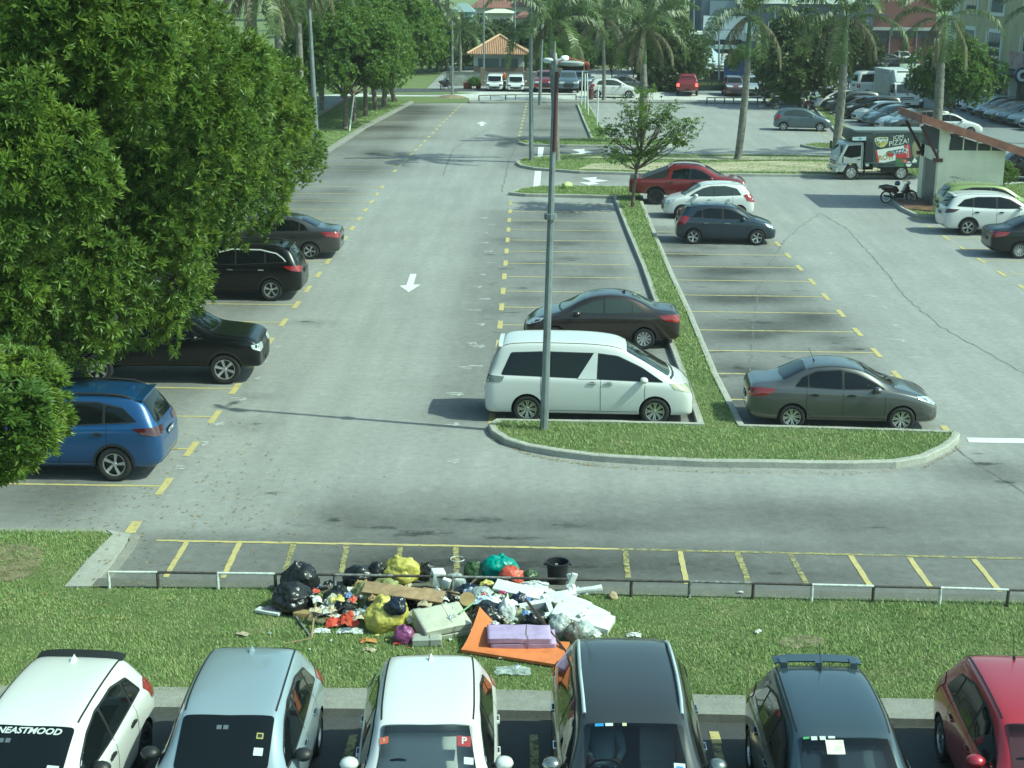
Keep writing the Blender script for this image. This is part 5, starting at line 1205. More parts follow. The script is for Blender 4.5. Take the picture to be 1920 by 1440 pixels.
def by_one(kind, px, heading_deg, end='rear', near=-1):
    T = TYPES[kind]; h = R(heading_deg); d = Vector((math.cos(h), math.sin(h))); n = Vector((-d.y, d.x)); a = G(*px).xy
    xf = T['L'] - T['fo'] - T['L'] / 2; x = xf if end == 'front' else xf - T['wb']
    p = a - d * x - n * near * (T['W'] / 2 - .03); return (p.x, p.y, 0), h
def by_roof(kind, rear_px, wind_px):
    T = TYPES[kind]; z = T['H'] - .03; a, b = G(*rear_px, z), G(*wind_px, z - .04); d = (b - a).xy.normalized(); h = math.atan2(d.y, d.x)
    x = T['ws'][1] - T['L'] / 2 + .03; p = b.xy - d * x; return (p.x, p.y, 0), h
# ================================================================ parked cars
PW = paint('white_car_paint', (0.60, 0.61, 0.60)); PBK = mat('black_car_paint', (0.004, 0.005, 0.006), .3, 0, .45, .3)
PBL = paint('blue_car_paint', (0.016, 0.070, 0.205), .45, .35); PGR = paint('grey_metallic_paint', (0.105, 0.108, 0.108), .6, .35)
PBR = paint('brown_metallic_paint', (0.036, 0.025, 0.022), .5, .35); PNV = paint('navy_car_paint', (0.018, 0.030, 0.050), .4, .35)
PRD = paint('dark_red_car_paint', (0.19, 0.016, 0.022), .3, .35); PSL = paint('silver_blue_paint', (0.33, 0.40, 0.45), .4, .38)
PDG = paint('charcoal_car_paint', (0.050, 0.053, 0.054), .5, .35); PSG = paint('slate_car_paint', (0.060, 0.085, 0.105), .5, .35)
PRR = paint('bright_red_car_paint', (0.36, 0.018, 0.035), .25, .35); PBG = paint('blue_grey_paint', (0.10, 0.135, 0.16), .5, .38)
PGC = paint('steel_grey_car_paint', (0.06, 0.058, 0.062), .55, .35); PYG = paint('lime_car_paint', (0.24, 0.31, 0.10), .1, .35)
PBG2 = paint('beige_car_paint', (0.30, 0.27, 0.22), .4, .4); PSV = paint('silver_car_paint', (0.42, 0.45, 0.46), .6, .38); PMR = paint('maroon_car_paint', (0.09, 0.03, 0.035), .3, .4)
g_m = 'cars parked around the median islands'
p, h = by_wheels('people_carrier', (989, 793), (1226, 798))
car('tall white people carrier with black tinted windows, parked behind the near lamp post', 'people_carrier', PW, p, h, rim=('twin', 8), head=HEADY, tail=mat('pale_tail_lens', (.18, .19, .17), .15, .2, 1), antenna=None, spoiler=('roof', PW))
p, h = by_one('sedan', (1207, 655), 179.2, 'rear', 1)
car('dark brown saloon parked nose left just beyond the white people carrier', 'sedan', PBR, p, h, rim=('swirl', 10), glass=GLASSL, antenna='fin')
p, h = by_wheels('sedan', (1483, 806), (1689, 811))
car('shiny grey saloon parked alone at the near end of the right bays', 'sedan', PGR, p, h, rim=('twin', 8), antenna='rod', handle=BLACKP)
p, h = by_one('suv', (216, 903), 180.4, 'rear', 1)
E, P_, part_ = car('bright blue sport utility car half hidden by leaves at the left edge', 'suv', PBL, p, h, rim=('swirl', 5), dark=0, antenna='fin', rails=BLACKP, spoiler=('roof', PBL), tail=TAILD, platez=.84, txt='NCT 3883', handle=BLACKP); E.scale = (1, 1, 1.05)
p, h = by_wheels('pickup', (183, 720), (424, 721))
car('glossy black pickup truck under the trees, nose towards the aisle', 'pickup', PBK, p, h, 'pickup truck', 'pickup_truck', rim=('plain', 6), antenna=None, handle=BLACKP)
p, h = by_one('suv', (515, 565), 180.0, 'rear', 1); 
E, P_, part_ = car('black estate car with chrome window trim emerging from the foliage', 'suv', PBK, (p[0] - .1, p[1], 0), h, rim=('y', 5), antenna='fin', rails=BLACKP, spoiler=('roof', PBK)); E.scale = (1, 1, 1.05)
for s in (-1, 1): part_('window_trim', lambda mb: ribbon(mb, P_['bvh'], [(.50, 1.20), (.60, 1.30), (.80, 1.43), (1.3, 1.535), (2.2, 1.545), (2.62, 1.45)], side(s), .035, .012), mat('bright_window_trim', (.55, .57, .57), .35, .2), ('trim', s))
p, h = by_one('sedan', (577, 486), 180.0, 'rear', 1)
E, _, _ = car('grey saloon with red tail lamps, furthest parked under the left trees', 'sedan', PGC, p, h, rim=('plain', 5), antenna=None); E.scale = (1.08, 1.05, 1.03)
p, h = by_wheels('pickup', (1229, 384), (1361, 387))
E, P_, part_ = car('dark red pickup truck with a black bed cover behind the white hatchback', 'pickup', PRD, p, h, 'pickup truck', 'pickup_truck', rim=('plain', 6), dark=2, antenna=None, handle=BLACKP, rails=BLACKP)
part_('bed_cover', lambda mb: (mb.add([(1.74, -.72, 1.62), (1.74, .72, 1.62), (.55, .84, 1.16), (.55, -.84, 1.16), (1.74, -.86, 1.16), (1.74, .86, 1.16)], [(0, 1, 2, 3), (0, 3, 4), (1, 5, 2)]), mb.box((.85, 0, 1.155), (1.6, 1.55, .03))), BLACKP)
p, h = by_one('hatch', (1278, 411), 181.5, 'front', 1)
E, _, _ = car('white hatchback parked nose left between the red pickup and the navy hatchback', 'hatch', PW, p, h, rim=('plain', 5), glass=GLASSL, antenna='rod'); 
p, h = by_wheels('hatch', (1301, 458), (1417, 460))
car('navy blue small hatchback with dark alloy wheels, nose right', 'hatch', PNV, p, h, rim=('plain', 5), antenna=None, handle=CHROME, spoiler=('roof', PNV))
p, h = by_one('suv', (1814, 442), -.8, 'rear', -1)
car('white seven seat car with pointed dark tail lamps, parked before the hut', 'suv', PW, p, h, rim=('y', 5), antenna=None, tail=TAILD, spoiler=('roof', PW), handle=CHROME)
p, h = by_one('suv', (1806, 421), -.8, 'rear', -1)
E, _, _ = car('lime green car mostly hidden behind the white seven seat car', 'suv', PYG, p, h, rim=('plain', 5), antenna='rod', spoiler=None)
p, h = by_one('sedan', (1913, 485), -1.0, 'rear', -1)
E, _, _ = car('black saloon cut off by the right edge of the photo', 'sedan', PBK, p, h, rim=('thin', 12), antenna=None); E.scale = (1.05, 1.06, 1.03)
p, h = by_one('suv', (1884, 341), 180, 'front', 1)
car('black car parked behind the hut, multi-spoke front wheel in view', 'suv', PBK, p, h, rim=('thin', 12), antenna=None)
p, h = by_wheels('hatch', (1470, 245.5), (1536, 247))
car('blue grey hatchback standing alone in the far bays near the palm', 'hatch', PBG, p, h, rim=('plain', 6), glass=GLASSL, antenna=None)
# the row nearest the camera, noses pointing at the viewer
g_f = 'cars parked nose out along the near kerb'
FR = {}
for key, lab, kind, pm, rp, wp, kw in [
    ('A', 'white hatchback with a black roof spoiler and a windscreen banner', 'hatch', PW, (150, 1224), (56, 1353), dict(rim=('plain', 5), dark=2, spoiler=('roof', BLACKP), antenna='fin', mirror=BLACKP, handle=BLACKP)),
    ('B', 'silver blue car with a shark fin, second in the near row', 'hatch', PSL, (478, 1208), (430, 1333), dict(rim=('twin', 5), dark=0, antenna='fin', mirror=BLACKP, handle=CHROME, tail=TAILR)),
    ('C', 'white car with a shark fin and a red P sticker on its windscreen', 'hatch', PW, (809, 1221), (801, 1350), dict(rim=('plain', 5), antenna='fin', cabin=True)),
    ('D', 'charcoal sport utility car with silver roof rails and a driver inside', 'suv', PDG, (1168, 1203), (1189, 1345), dict(rim=('plain', 5), antenna=None, cabin=True, rails=mat('satin_rail', (.6, .66, .68), .3, .5), mirror=mat('satin_mirror', (.3, .32, .31), .25, .8))),
    ('E', 'slate blue hatchback with a bridge spoiler and a rod antenna', 'hatch', PSG, (1535, 1249), (1584, 1374), dict(rim=('plain', 6), antenna='rod', cabin=True, spoiler=('bridge', PSG))),
    ('F', 'red hatchback with a rod antenna at the lower right corner', 'hatch', PRR, (1898, 1231), (1970, 1350), dict(rim=('thin', 9), antenna='rod', cabin=True))]:
    p, h = by_roof(kind, rp, wp)
    FR[key] = car(lab, kind, pm, p, h, group=g_f, **kw)
# stickers and lettering on the windscreens
STW = mat('sticker_white', (.50, .53, .53), .5); STR = mat('sticker_red', (.28, .03, .035), .5); STB = mat('sticker_blue', (.05, .22, .5), .5); STG = mat('sticker_green', (.1, .3, .12), .5); PAP = mat('paper', (.62, .62, .52), .7, vary=(20, .3))
def on_screen(E, P, items):
    T = P['T']; xc, xt = T['ws']; cx = T['L'] / 2; par = [c for c in E.children if c.name.startswith('windscreen')][0]
    for nm, m, poly, lift in items:
        mb = MB()
        if isinstance(poly, tuple) and isinstance(poly[0], str):
            s, size, (u, v), bold, shear = poly; vs, fs = text_mesh(s, size, bold, shear)
            # u across (image left to right), v down the screen from its top edge
            q = [(xt + v - w_.y * .86, u + w_.x) for w_ in vs]; Pp = project(P['bvh'], q, topf(), .012 + lift)
            mb.add([p - Vector((cx, 0, 0)) for p in Pp], fs)
        else:
            u0, v0, u1, v1 = poly; q = [(xt + v0, u0), (xt + v1, u0), (xt + v1, u1), (xt + v0, u1)]; Pp = project(P['bvh'], q, topf(), .011 + lift); mb.add([p - Vector((cx, 0, 0)) for p in Pp], [(0, 1, 2, 3)])
        mb.build(nm, m, par)
on_screen(FR['A'][0], FR['A'][1], [('lettering', STW, ('NEASTMOOD', .125, (0.02, .125), .004, .22), 0), ('sticker', STW, (.36, .50, .50, .57), 0), ('sticker', STW, (.34, .62, .50, .66), 0), ('sticker', mat('sticker_dark', (.10, .12, .14), .4), (-.30, .22, -.24, .27), 0), ('sticker', MATS['sticker_dark'], (-.22, .22, -.16, .27), 0)])
on_screen(FR['B'][0], FR['B'][1], [('sticker', MATS['sticker_dark'], (-.12, .19, -.06, .24), 0), ('sticker', MATS['sticker_dark'], (-.04, .19, .02, .24), 0), ('sticker', STW, (.36, .44, .47, .53), 0), ('sticker', mat('sticker_gold', (.35, .33, .12), .4), (.37, .27, .45, .34), 0), ('sticker', MATS['cabin_dark'], (.385, .285, .435, .325), .002)])
on_screen(FR['C'][0], FR['C'][1], [('sticker', STR, (.36, .20, .52, .32), 0), ('lettering', STW, ('P', .13, (.44, .26), .003, 0), .003), ('sticker', mat('sticker_orange', (.45, .10, .05), .5), (-.55, .20, -.45, .28), 0), ('lettering', STW, ('II', .06, (-.50, .24), .0, 0), .003), ('sticker', STW, (.44, .44, .55, .52), 0)])
on_screen(FR['D'][0], FR['D'][1], [('sticker', STB, (-.46, .06, -.36, .10), 0), ('sticker', STW, (-.34, .06, -.25, .10), 0), ('sticker', mat('sticker_cream', (.5, .5, .3), .5), (-.14, .06, -.09, .10), 0), ('sticker', STW, (.43, .50, .56, .62), 0), ('sticker', STB, (.455, .535, .535, .585), .003)])
on_screen(FR['E'][0], FR['E'][1], [('sticker', STG, (-.49, .05, -.42, .08), 0), ('sticker', STW, (-.40, .05, -.33, .10), 0), ('sticker', STW, (-.30, .05, -.23, .10), 0), ('sticker', STW, (-.20, .05, -.12, .08), 0), ('shade_card', PAP, (-.24, .10, -.03, .27), 0)])
# interiors: seats and dashboard lightened in place of missing side-window light
SEATM = mat('seat_fabric', (.22, .24, .24), .9); DASH = mat('dashboard', (.13, .14, .14), .6); SKIN = mat('skin', (.30, .17, .11), .55, sub=.1); SHIRT = mat('grey_shirt', (.22, .30, .33), .85); HAIR = mat('black_hair', (.012, .010, .009), .6)
SEATL = mat('seat_light_fabric', (.50, .52, .50), .85)
def skin_figure(name, verts, edges, radii, m, root=0, sub=2):
    me = bpy.data.meshes.new(name); me.from_pydata(verts, edges, []); o = bpy.data.objects.new(name, me); COL.objects.link(o)
    md = o.modifiers.new('s', 'SKIN'); sv = me.skin_vertices[0].data
    for i, r in enumerate(radii): sv[i].radius = (r, r) if not isinstance(r, tuple) else r; sv[i].use_root = (i == root)
    ms = o.modifiers.new('u', 'SUBSURF'); ms.levels = sub; ms.render_levels = sub
    dg = bpy.context.evaluated_depsgraph_get(); dg.update(); r = bpy.data.meshes.new_from_object(o.evaluated_get(dg)); bpy.data.objects.remove(o)
    r.materials.clear(); r.materials.append(m); r.polygons.foreach_set('use_smooth', [True] * len(r.polygons)); r.polygons.foreach_set('material_index', [0] * len(r.polygons)); r.update(); return r
def interior(E, P, driver_side=-1, light=False):
    T = P['T']; cx = T['L'] / 2; xc = T['ws'][0] - cx; z0 = .92 if P['kind'] == 'hatch' else 1.04
    mb = MB(); mb.box((xc - .22, 0, z0 - .02), (.34, 1.16, .10)); mb.box((xc - .36, 0, z0 - .18), (.12, 1.16, .26)); mb.build('dashboard', DASH, E, bevel=.03)
    for y in (-.34, .34):
        mb = MB(); x = xc - 1.05; mb.box((x + .05, y, .72), (.5, .44, .14)); M = Matrix.Rotation(R(-16), 4, 'Y'); mb.box((x - .22, y, 1.0), (.13, .44, .56), M=M); mb.box((x - .32, y, 1.34 if P['kind'] == 'suv' else 1.28), (.09, .24, .16), M=M)
        mb.build('front_seat', SEATL if (light and y > 0) else SEATM, E, bevel=.045)
    # steering wheel: right-hand drive, so on the left seen from the front
    c = Vector((xc - .52, driver_side * .34, z0 - .02)); A = Matrix.Translation(c) @ Matrix.Rotation(R(-62), 4, 'Y'); s = MB(); N = 24; ring = []
    for k in range(N + 1):
        a = 2 * math.pi * k / N; ring.append(A @ Vector((.185 * math.cos(a), .185 * math.sin(a), 0)))
    s.tube(ring, .014, 7); s.tube([A @ Vector((0, -.18, 0)), A @ Vector((0, .18, 0))], .014, 6); s.tube([A @ Vector((0, 0, -.1)), A @ Vector((-.18, 0, 0))], .016, 6); s.lathe([(0, .02), (.055, .015), (.06, -.02)], 12, A); s.build('steering_wheel', BLACKP, E, smooth=50)
for k in 'CDEF': interior(FR[k][0], FR[k][1], -1, k == 'D')
# driver in the charcoal car
def driver():
    E, P = FR['D'][0], FR['D'][1]; T = P['T']; xc = T['ws'][0] - T['L'] / 2; y = -.34; x = xc - 1.02
    J = [(x, y, .84), (x - .10, y, 1.06), (x - .12, y, 1.24), (x - .10, y, 1.345), (x - .12, y + .17, 1.25), (x + .06, y + .24, 1.03), (x + .36, y + .17, 1.06), (x - .12, y - .17, 1.25), (x + .05, y - .22, 1.02), (x + .34, y - .14, 1.05), (x + .42, y + .10, .84), (x + .42, y - .10, .84)]
    Ed = [(0, 1), (1, 2), (2, 3), (2, 4), (4, 5), (5, 6), (2, 7), (7, 8), (8, 9), (0, 10), (0, 11)]
    Rr = [.15, .15, .14, .06, .075, .052, .04, .075, .052, .04, .085, .085]
    e = bpy.data.objects.new('person', None); COL.objects.link(e)
    W_ = Matrix.Translation(E.location) @ Matrix.Rotation(E.rotation_euler.z, 4, 'Z'); e.matrix_world = W_
    tag(e, 'driver in a grey short sleeved shirt sitting behind the wheel of the charcoal car', 'person')
    link('shirt', skin_figure('shirt', J, Ed, Rr, SHIRT), e)
    bm = bmesh.new(); bmesh.ops.create_uvsphere(bm, u_segments=20, v_segments=14, radius=1); c = Vector((x - .06, y, 1.44))
    for v in bm.verts:
        p = v.co.copy(); nz = p.z; f = .095 if p.x > 0 else .10; q = Vector((p.x * f, p.y * .076 * (1 - .18 * max(0, -nz)), p.z * .125))
        if p.x > .6 and abs(p.y) < .25 and -.25 < p.z < .15: q.x += .022 * (1 - abs(p.y) / .25)
        if p.x > .6 and .1 < abs(p.y) < .5 and 0.05 < p.z < .3: q.x -= .008
        v.co = q + c
    bmesh.ops.create_uvsphere(bm, u_segments=8, v_segments=6, radius=.022, matrix=Matrix.Translation(c + Vector((0, .078, -.01)))); bmesh.ops.create_uvsphere(bm, u_segments=8, v_segments=6, radius=.022, matrix=Matrix.Translation(c + Vector((0, -.078, -.01))))
    me = bpy.data.meshes.new('head'); bm.to_mesh(me); bm.free(); me.materials.append(SKIN); me.polygons.foreach_set('use_smooth', [True] * len(me.polygons)); link('head', me, e)
    fc = MB()
    for s in (-1, 1): fc.lathe([(0, .0), (.010, -.003)], 8, Matrix.Translation(c + Vector((.086, s * .030, .018))) @ Matrix.Rotation(math.pi / 2, 4, 'Y')); fc.box(c + Vector((.087, s * .032, .040)), (.006, .034, .007))
    fc.box(c + Vector((.090, 0, -.055)), (.006, .045, .008)); fc.build('face_features', HAIR, e)
    hb = MB(); prof = []
    for k in range(8): a = math.pi / 2 * k / 7; prof.append((math.sin(a) * 1.0, math.cos(a)))
    hb.lathe(prof, 18, Matrix.Translation(c + Vector((-.012, 0, .022))) @ Matrix.Diagonal((.104, .086, .118, 1))); hb.build('hair', HAIR, e, smooth=180)
    for s in (-1, 1):      # forearms and hands on the wheel rim
        a, b = Vector((x + .05, y + s * .23, 1.02)), Vector((x + .40, y + s * .155, 1.065))
        V_ = [tuple(a.lerp(b, t)) for t in (.15, .55, .85, 1.0)]; Ed2 = [(0, 1), (1, 2), (2, 3)]; R2 = [.043, .036, .026, (.035, .018)]
        base = b
        for f in range(5):
            dy = (f - 1.5) * .018 * s; ln = (.07, .085, .09, .082, .06)[f]; i = len(V_)
            if f == 4: V_ += [tuple(base + Vector((.01, -s * .045, .02))), tuple(base + Vector((.045, -s * .05, .035)))]
            else: V_ += [tuple(base + Vector((ln * .5, dy, .016))), tuple(base + Vector((ln * .75, dy, -.018)))]
            Ed2 += [(3, i), (i, i + 1)]; R2 += [.0105, .009]
        link('arm', skin_figure('arm', V_, Ed2, R2, SKIN, 0, 1), e)
driver()
# far cars
g_r = 'cars parked side by side behind the pizza truck'
rowA = [(1527, 206, 'hatch', PW, 'white hatchback at the left end of the row behind the palm', 90), (1549, 213, 'suv', PDG, 'dark grey sport utility car second in the row behind the palm', 0), (1566, 219, 'hatch', PGC, 'grey hatchback third in the row behind the palm', 0),
        (1585, 224, 'suv', PBK, 'black sport utility car in the row behind the palm', 0), (1606, 231, 'hatch', PW, 'white hatchback with bright roof in the row above the pizza truck', 0), (1626, 238, 'sedan', PBG, 'blue grey saloon above the pizza truck roof', 0), (1650, 247, 'sedan', PSV, 'silver saloon partly hidden by the hut roof', 0), (1668, 254, 'suv', PDG, 'dark car behind the corner of the hut roof', 0)]
for i, (px, py, k, pm, lab, _) in enumerate(rowA):
    a = G(px, py); T_ = TYPES[k]; h = R(187 + (i % 3)); d = Vector((math.cos(h), math.sin(h))); c = a.xy - d * (T_['L'] / 2 - .1) + Vector((0, .7))
    car(lab, k, pm, (c.x, c.y, 0), h, group=g_r, rim=('plain', 5), glass=GLASSL if i in (5, 6) else GLASS, antenna=None)
g_s = 'cars parked nose to the street before the shophouses'
rowB = [(1787, 205, 'sedan', PDG, 'dark saloon at the far end of the row before the shophouses'), (1803, 211, 'sedan', PW, 'white saloon second from the far end before the shophouses'), (1824, 218, 'hatch', PSV, 'silver hatchback in the row before the shophouses'), (1841, 224, 'sedan', PMR, 'maroon saloon in the row before the shophouses'),
        (1857, 230, 'sedan', PBG2, 'beige saloon in the row before the shophouses'), (1880, 235, 'hatch', PBG, 'blue grey hatchback in the row before the shophouses'), (1902, 240, 'sedan', PSL, 'pale blue saloon near the right end before the shophouses'), (1926, 247, 'sedan', PW, 'white saloon at the right edge before the shophouses')]
for i, (px, py, k, pm, lab) in enumerate(rowB):
    a = G(px, py); T_ = TYPES[k]; h = R(192); d = Vector((math.cos(h), math.sin(h))); c = a.xy - d * (T_['L'] / 2 - .1) + Vector((0, .7))
    car(lab, k, pm, (c.x, c.y, 0), h, group=g_s, rim=('plain', 5), antenna=None)
def facing(px, py, k, pm, lab, deg, sc=1.0, nm='parked_car', cat='car', **kw):
    a = G(px, py); T_ = TYPES[k]; h = R(deg); d = Vector((math.cos(h), math.sin(h))); c = a.xy - d * (T_['L'] / 2 - .1) if math.sin(h) < 0 else a.xy + d * (T_['L'] / 2 - .1)
    if abs(math.sin(h)) < .3: c = a.xy
    E_, P_, q = car(lab, k, pm, (c.x, c.y, 0), h, cat, nm, antenna=None, detail=kw.pop('detail', True), **kw); E_.scale = (sc,) * 3 if not isinstance(sc, tuple) else sc; return E_
facing(927, 171, 'microvan', PW, 'old white van left of its twin before the stained wall', -92, (1.08, 1.08, .80), 'van', 'van', rim=('steel', 6), head=GLASSL)
facing(967, 172, 'microvan', PW, 'white van with a white paper behind its windscreen, by the stained wall', -90, (1.08, 1.08, .79), 'van', 'van', rim=('steel', 6), head=GLASSL)
facing(1020, 174, 'pickup', PRD, 'red pickup facing the camera behind the lamp posts', -91, 1.0, 'pickup_truck', 'pickup truck')
facing(1066, 175, 'pickup', PBG, 'blue pickup with a chrome bumper before the red shelter', -90, 1.0, 'pickup_truck', 'pickup truck', glass=GLASSL)
facing(1094, 170, 'suv', PDG, 'dark sport utility car between the blue pickup and the white posts', -88)
facing(1149, 183, 'hatch', PW, 'white hatchback crossing on the far road', 0, 1.1, 'car_on_road', 'car', glass=GLASSL)
facing(1172, 172, 'sedan', PDG, 'dark saloon parked just behind the crossing white hatchback', 10)
facing(1226, 152, 'suv', PRR, 'small bright red car seen from behind among the palms', 90)
facing(1212, 150, 'microvan', PW, 'white van peeping out left of the bright red car', 90)
facing(1288, 181, 'pickup', PRD, 'red pickup with lit brake lamps driving away', 84, 1.0, 'pickup_truck', 'pickup truck', lit=True)
facing(1254, 172, 'sedan', PBK, 'black saloon parked left of the braking red pickup', 100)
facing(1379, 182, 'suv', PMR, 'dark maroon car coming forward by the blue signboard', -92)
facing(1413, 180, 'sedan', PSV, 'pale car right of the leaning palm', -88, 1.1)
facing(1470, 183, 'sedan', PDG, 'dark saloon in the shade of the bushy tree', 0)
facing(1625, 150, 'suv', PW, 'white sport utility car facing the camera above the low wall', -92)
facing(1655, 148, 'hatch', PDG, 'dark hatchback behind the box truck', -90)
facing(1642, 182, 'microvan', PW, 'white delivery van left of the box truck', 10, 1.25, 'van', 'van')
facing(1712, 205, 'sedan', PBK, 'dark saloon parked right of the white box truck', -100)
facing(1776, 253, 'sedan', PW, 'white car showing one red tail lamp beyond the hut roof', -3, 1.0, lit=False)
g_b = 'cars in the far raised car park'
for i, (px, py, k, pm) in enumerate([(1636, 122, 'sedan', PSV), (1652, 118, 'hatch', PW), (1668, 124, 'sedan', PDG), (1683, 112, 'hatch', PW), (1700, 124, 'suv', PW), (1716, 108, 'microvan', PBG2), (1734, 114, 'sedan', PW), (1690, 133, 'sedan', PBK), (1722, 128, 'sedan', PSV), (1620, 128, 'suv', PDG)]):
    facing(px, py, k, pm, ['silver saloon left in the far car park', 'white hatchback behind the far bushes', 'dark saloon in the far car park', 'white hatchback in the back row of the far car park', 'white sport utility car in the far car park', 'cream boxy car in the far car park', 'white saloon right in the far car park', 'black saloon by the pale retaining wall', 'silver saloon by the pale retaining wall', 'dark sport utility car at the foot of the red building'][i], (-90, 90, 0, -90, -90, -90, -110, 180, 0, -90)[i], group=g_b, detail=False)
for i, (px, py, k, pm, dg) in enumerate([(1280, 150, 'sedan', PW, 0), (1300, 140, 'sedan', PSV, 0), (1268, 138, 'suv', PW, -90), (1352, 132, 'hatch', PW, -90), (1395, 140, 'sedan', PW, 0), (1442, 150, 'suv', PDG, -90), (1236, 162, 'sedan', PBK, 0)]):
    facing(px, py, k, pm, ['white saloon left of the peaked tent', 'silver saloon behind the peaked tent', 'white sport utility car under the far trees', 'white hatchback behind the peaked tent', 'white saloon right of the blue signboard', 'dark sport utility car behind the bushy tree', 'black saloon in tree shade at the roadside'][i], dg, group='cars beyond the far road', detail=False)
# ================================================================ hut, trucks, motorcycles
WALLC = mat('cream_wall', (0.82, 0.79, 0.62), 0.85, vary=(1.2, 0.10)); FASC = mat('rusty_fascia', (0.15, 0.062, 0.045), 0.7, vary=(2.5, 0.35, (0.26, 0.12, 0.085)))
SHUT = mat('shutter_grey', (0.13, 0.15, 0.15), 0.45, .3); LOUV = mat('louvre_dark', (0.09, 0.10, 0.09), 0.6); TILEB = mat('brown_tiles', (0.16, 0.075, 0.05), 0.6, vary=(3, .3)); BROWN = mat('dark_brown_steel', (0.085, 0.038, 0.032), 0.6)
def hut():
    A = G(1752, 394); Y0, X0 = A.y, A.x; Yb = Y0 + 3.3; X1 = X0 + 2.95; o = Vector((X0, Y0, 0)); e = empty('utility_hut', o)
    tag(e, 'small cream hut with a rust brown mono-pitch roof and a roller shutter', 'hut')
    slope = -.315; zr = lambda x: 3.62 + slope * x     # underside height along x from X0
    D = Yb - Y0; W_ = X1 - X0; zc = 2.66
    mb = MB(); t = .12
    # near wall, far wall, right wall up to the clerestory; pier at the corner; left wall round the shutter
    mb.box((W_ / 2, t / 2, zc / 2), (W_, t, zc)); mb.box((W_ / 2, D - t / 2, zc / 2), (W_, t, zc)); mb.box((W_ - t / 2, D / 2, zc / 2), (t, D - 2 * t, zc))
    mb.add([(0, -.003, zc), (.42, -.003, zc), (.42, -.003, zr(.42)), (0, -.003, zr(0)), (0, .2, zc), (.42, .2, zc), (.42, .2, zr(.42)), (0, .2, zr(0))], [(0, 1, 2, 3), (7, 6, 5, 4), (0, 3, 7, 4), (1, 5, 6, 2), (3, 2, 6, 7)])
    mb.box((t / 2, t + .11, zc / 2), (t - .006, .22, zc)); mb.box((t / 2, D - t - .31, zc / 2), (t - .006, .62, zc)); mb.box((t / 2, D / 2, 2.38), (t - .006, D - 2 * t, .55))
    mb.build('wall', WALLC, e)
    mb = MB(); n = 34
    for k in range(n): mb.box((.07 + .012 * (k % 2), 1.35, .03 + 2.07 * (k + .5) / n), (.03, 2.0, 2.07 / n * .98))
    mb.build('roller_shutter', SHUT, e)
    lv = MB(); fr = MB()
    for i, (xa, xb) in enumerate([(.46, 1.02), (1.08, 1.64), (1.70, 2.26), (2.32, 2.9)]):
        z1 = lambda x: max(zc + .02, zr(x) - .06); lv.add([(xa, .05, zc), (xb, .05, zc), (xb, .05, z1(xb)), (xa, .05, z1(xa))], [(0, 1, 2, 3)])
        z = zc + .05
        while z < zr(xa) - .1:
            xe = min(xb, (3.62 - .08 - z) / -slope) if slope else xb
            if xe > xa + .05: lv.add([(xa, .045, z), (xe, .045, z), (xe, .005, z - .035), (xa, .005, z - .035)], [(0, 1, 2, 3)])
            z += .075
        fr.box((xb + .03, .03, (zc + zr(xb)) / 2), (.05, .08, max(.05, zr(xb) - zc)))
    fr.box((1.6, .03, zc), (2.6, .09, .04)); lv.build('louvre', LOUV, e); fr.build('louvre_frame', WALLC, e)
    lv = MB(); lv.add([(.05, .22, zc), (.05, D - .1, zc), (.05, D - .1, 3.55), (.05, .22, 3.55)], [(0, 3, 2, 1)])
    for k in range(11): lv.add([(.045, .22, zc + .08 * (k + 1)), (.045, D - .1, zc + .08 * (k + 1)), (.01, D - .1, zc + .08 * k + .04), (.01, .22, zc + .08 * k + .04)], [(0, 3, 2, 1)])
    lv.build('louvre', LOUV, e)
    # roof slab with deep fascia
    x0, x1, y0, y1 = -1.0, 5.2, -.42, D + .5; zt = lambda x: zr(x) + .02; r = MB()
    r.add([(x, y, zt(x) + h) for h in (0, .06) for x, y in ((x0, y0), (x1, y0), (x1, y1), (x0, y1))], [(3, 2, 1, 0), (4, 5, 6, 7)])
    for (xa, ya, xb, yb) in ((x0, y0, x1, y0), (x1, y0, x1, y1), (x1, y1, x0, y1), (x0, y1, x0, y0)):
        d = Vector((xb - xa, yb - ya, 0)).normalized(); nrm = Vector((d.y, -d.x, 0)) * .04
        v = [Vector((xa, ya, zt(xa) - .02)), Vector((xb, yb, zt(xb) - .02)), Vector((xb, yb, zt(xb) + .32)), Vector((xa, ya, zt(xa) + .32))]; v2 = [q + nrm for q in v]
        r.add(v + v2, [(3, 2, 1, 0), (4, 5, 6, 7), (0, 1, 5, 4), (2, 3, 7, 6), (1, 2, 6, 5), (3, 0, 4, 7)])
    r.build('roof', FASC, e)
    for y in (.02, D - .35):
        b = MB(); b.tube([(-.02, y, 2.32), (-.86, y, 3.72)], .065, 4); b.box((-.03, y, 2.24), (.42, .16, .16)); b.build('roof_brace', BROWN, e)
    pts = P2([(1672, 378), (1700, 398), (1756, 403), (1760, 396), (1752, 394), (1722, 371), (1700, 370)])
    mb = MB(); mb.prism([tuple(Vector(p) - o.xy) for p in pts], .02, .175); mb.build('tiled_plinth', TILEB, e)
    st = MB()
    for (px, py, w_, h_) in ((1788, 332, .32, .035), (1797, 334, .2, .03), (1789, 341, .26, .035), (1797, 341, .1, .03), (1807, 336, .05, .05), (1820, 335, .05, .03)):
        q = GY(px, py, Y0 - .004); st.box(q - o, (w_, .006, h_))
    st.build('wall_scribble', mat('scribble', (.2, .24, .2), .8), e)
hut()
def tower_wheel(parent, x, y, r, rimm):
    wheel(parent, x, y, r, ('steel', 6))
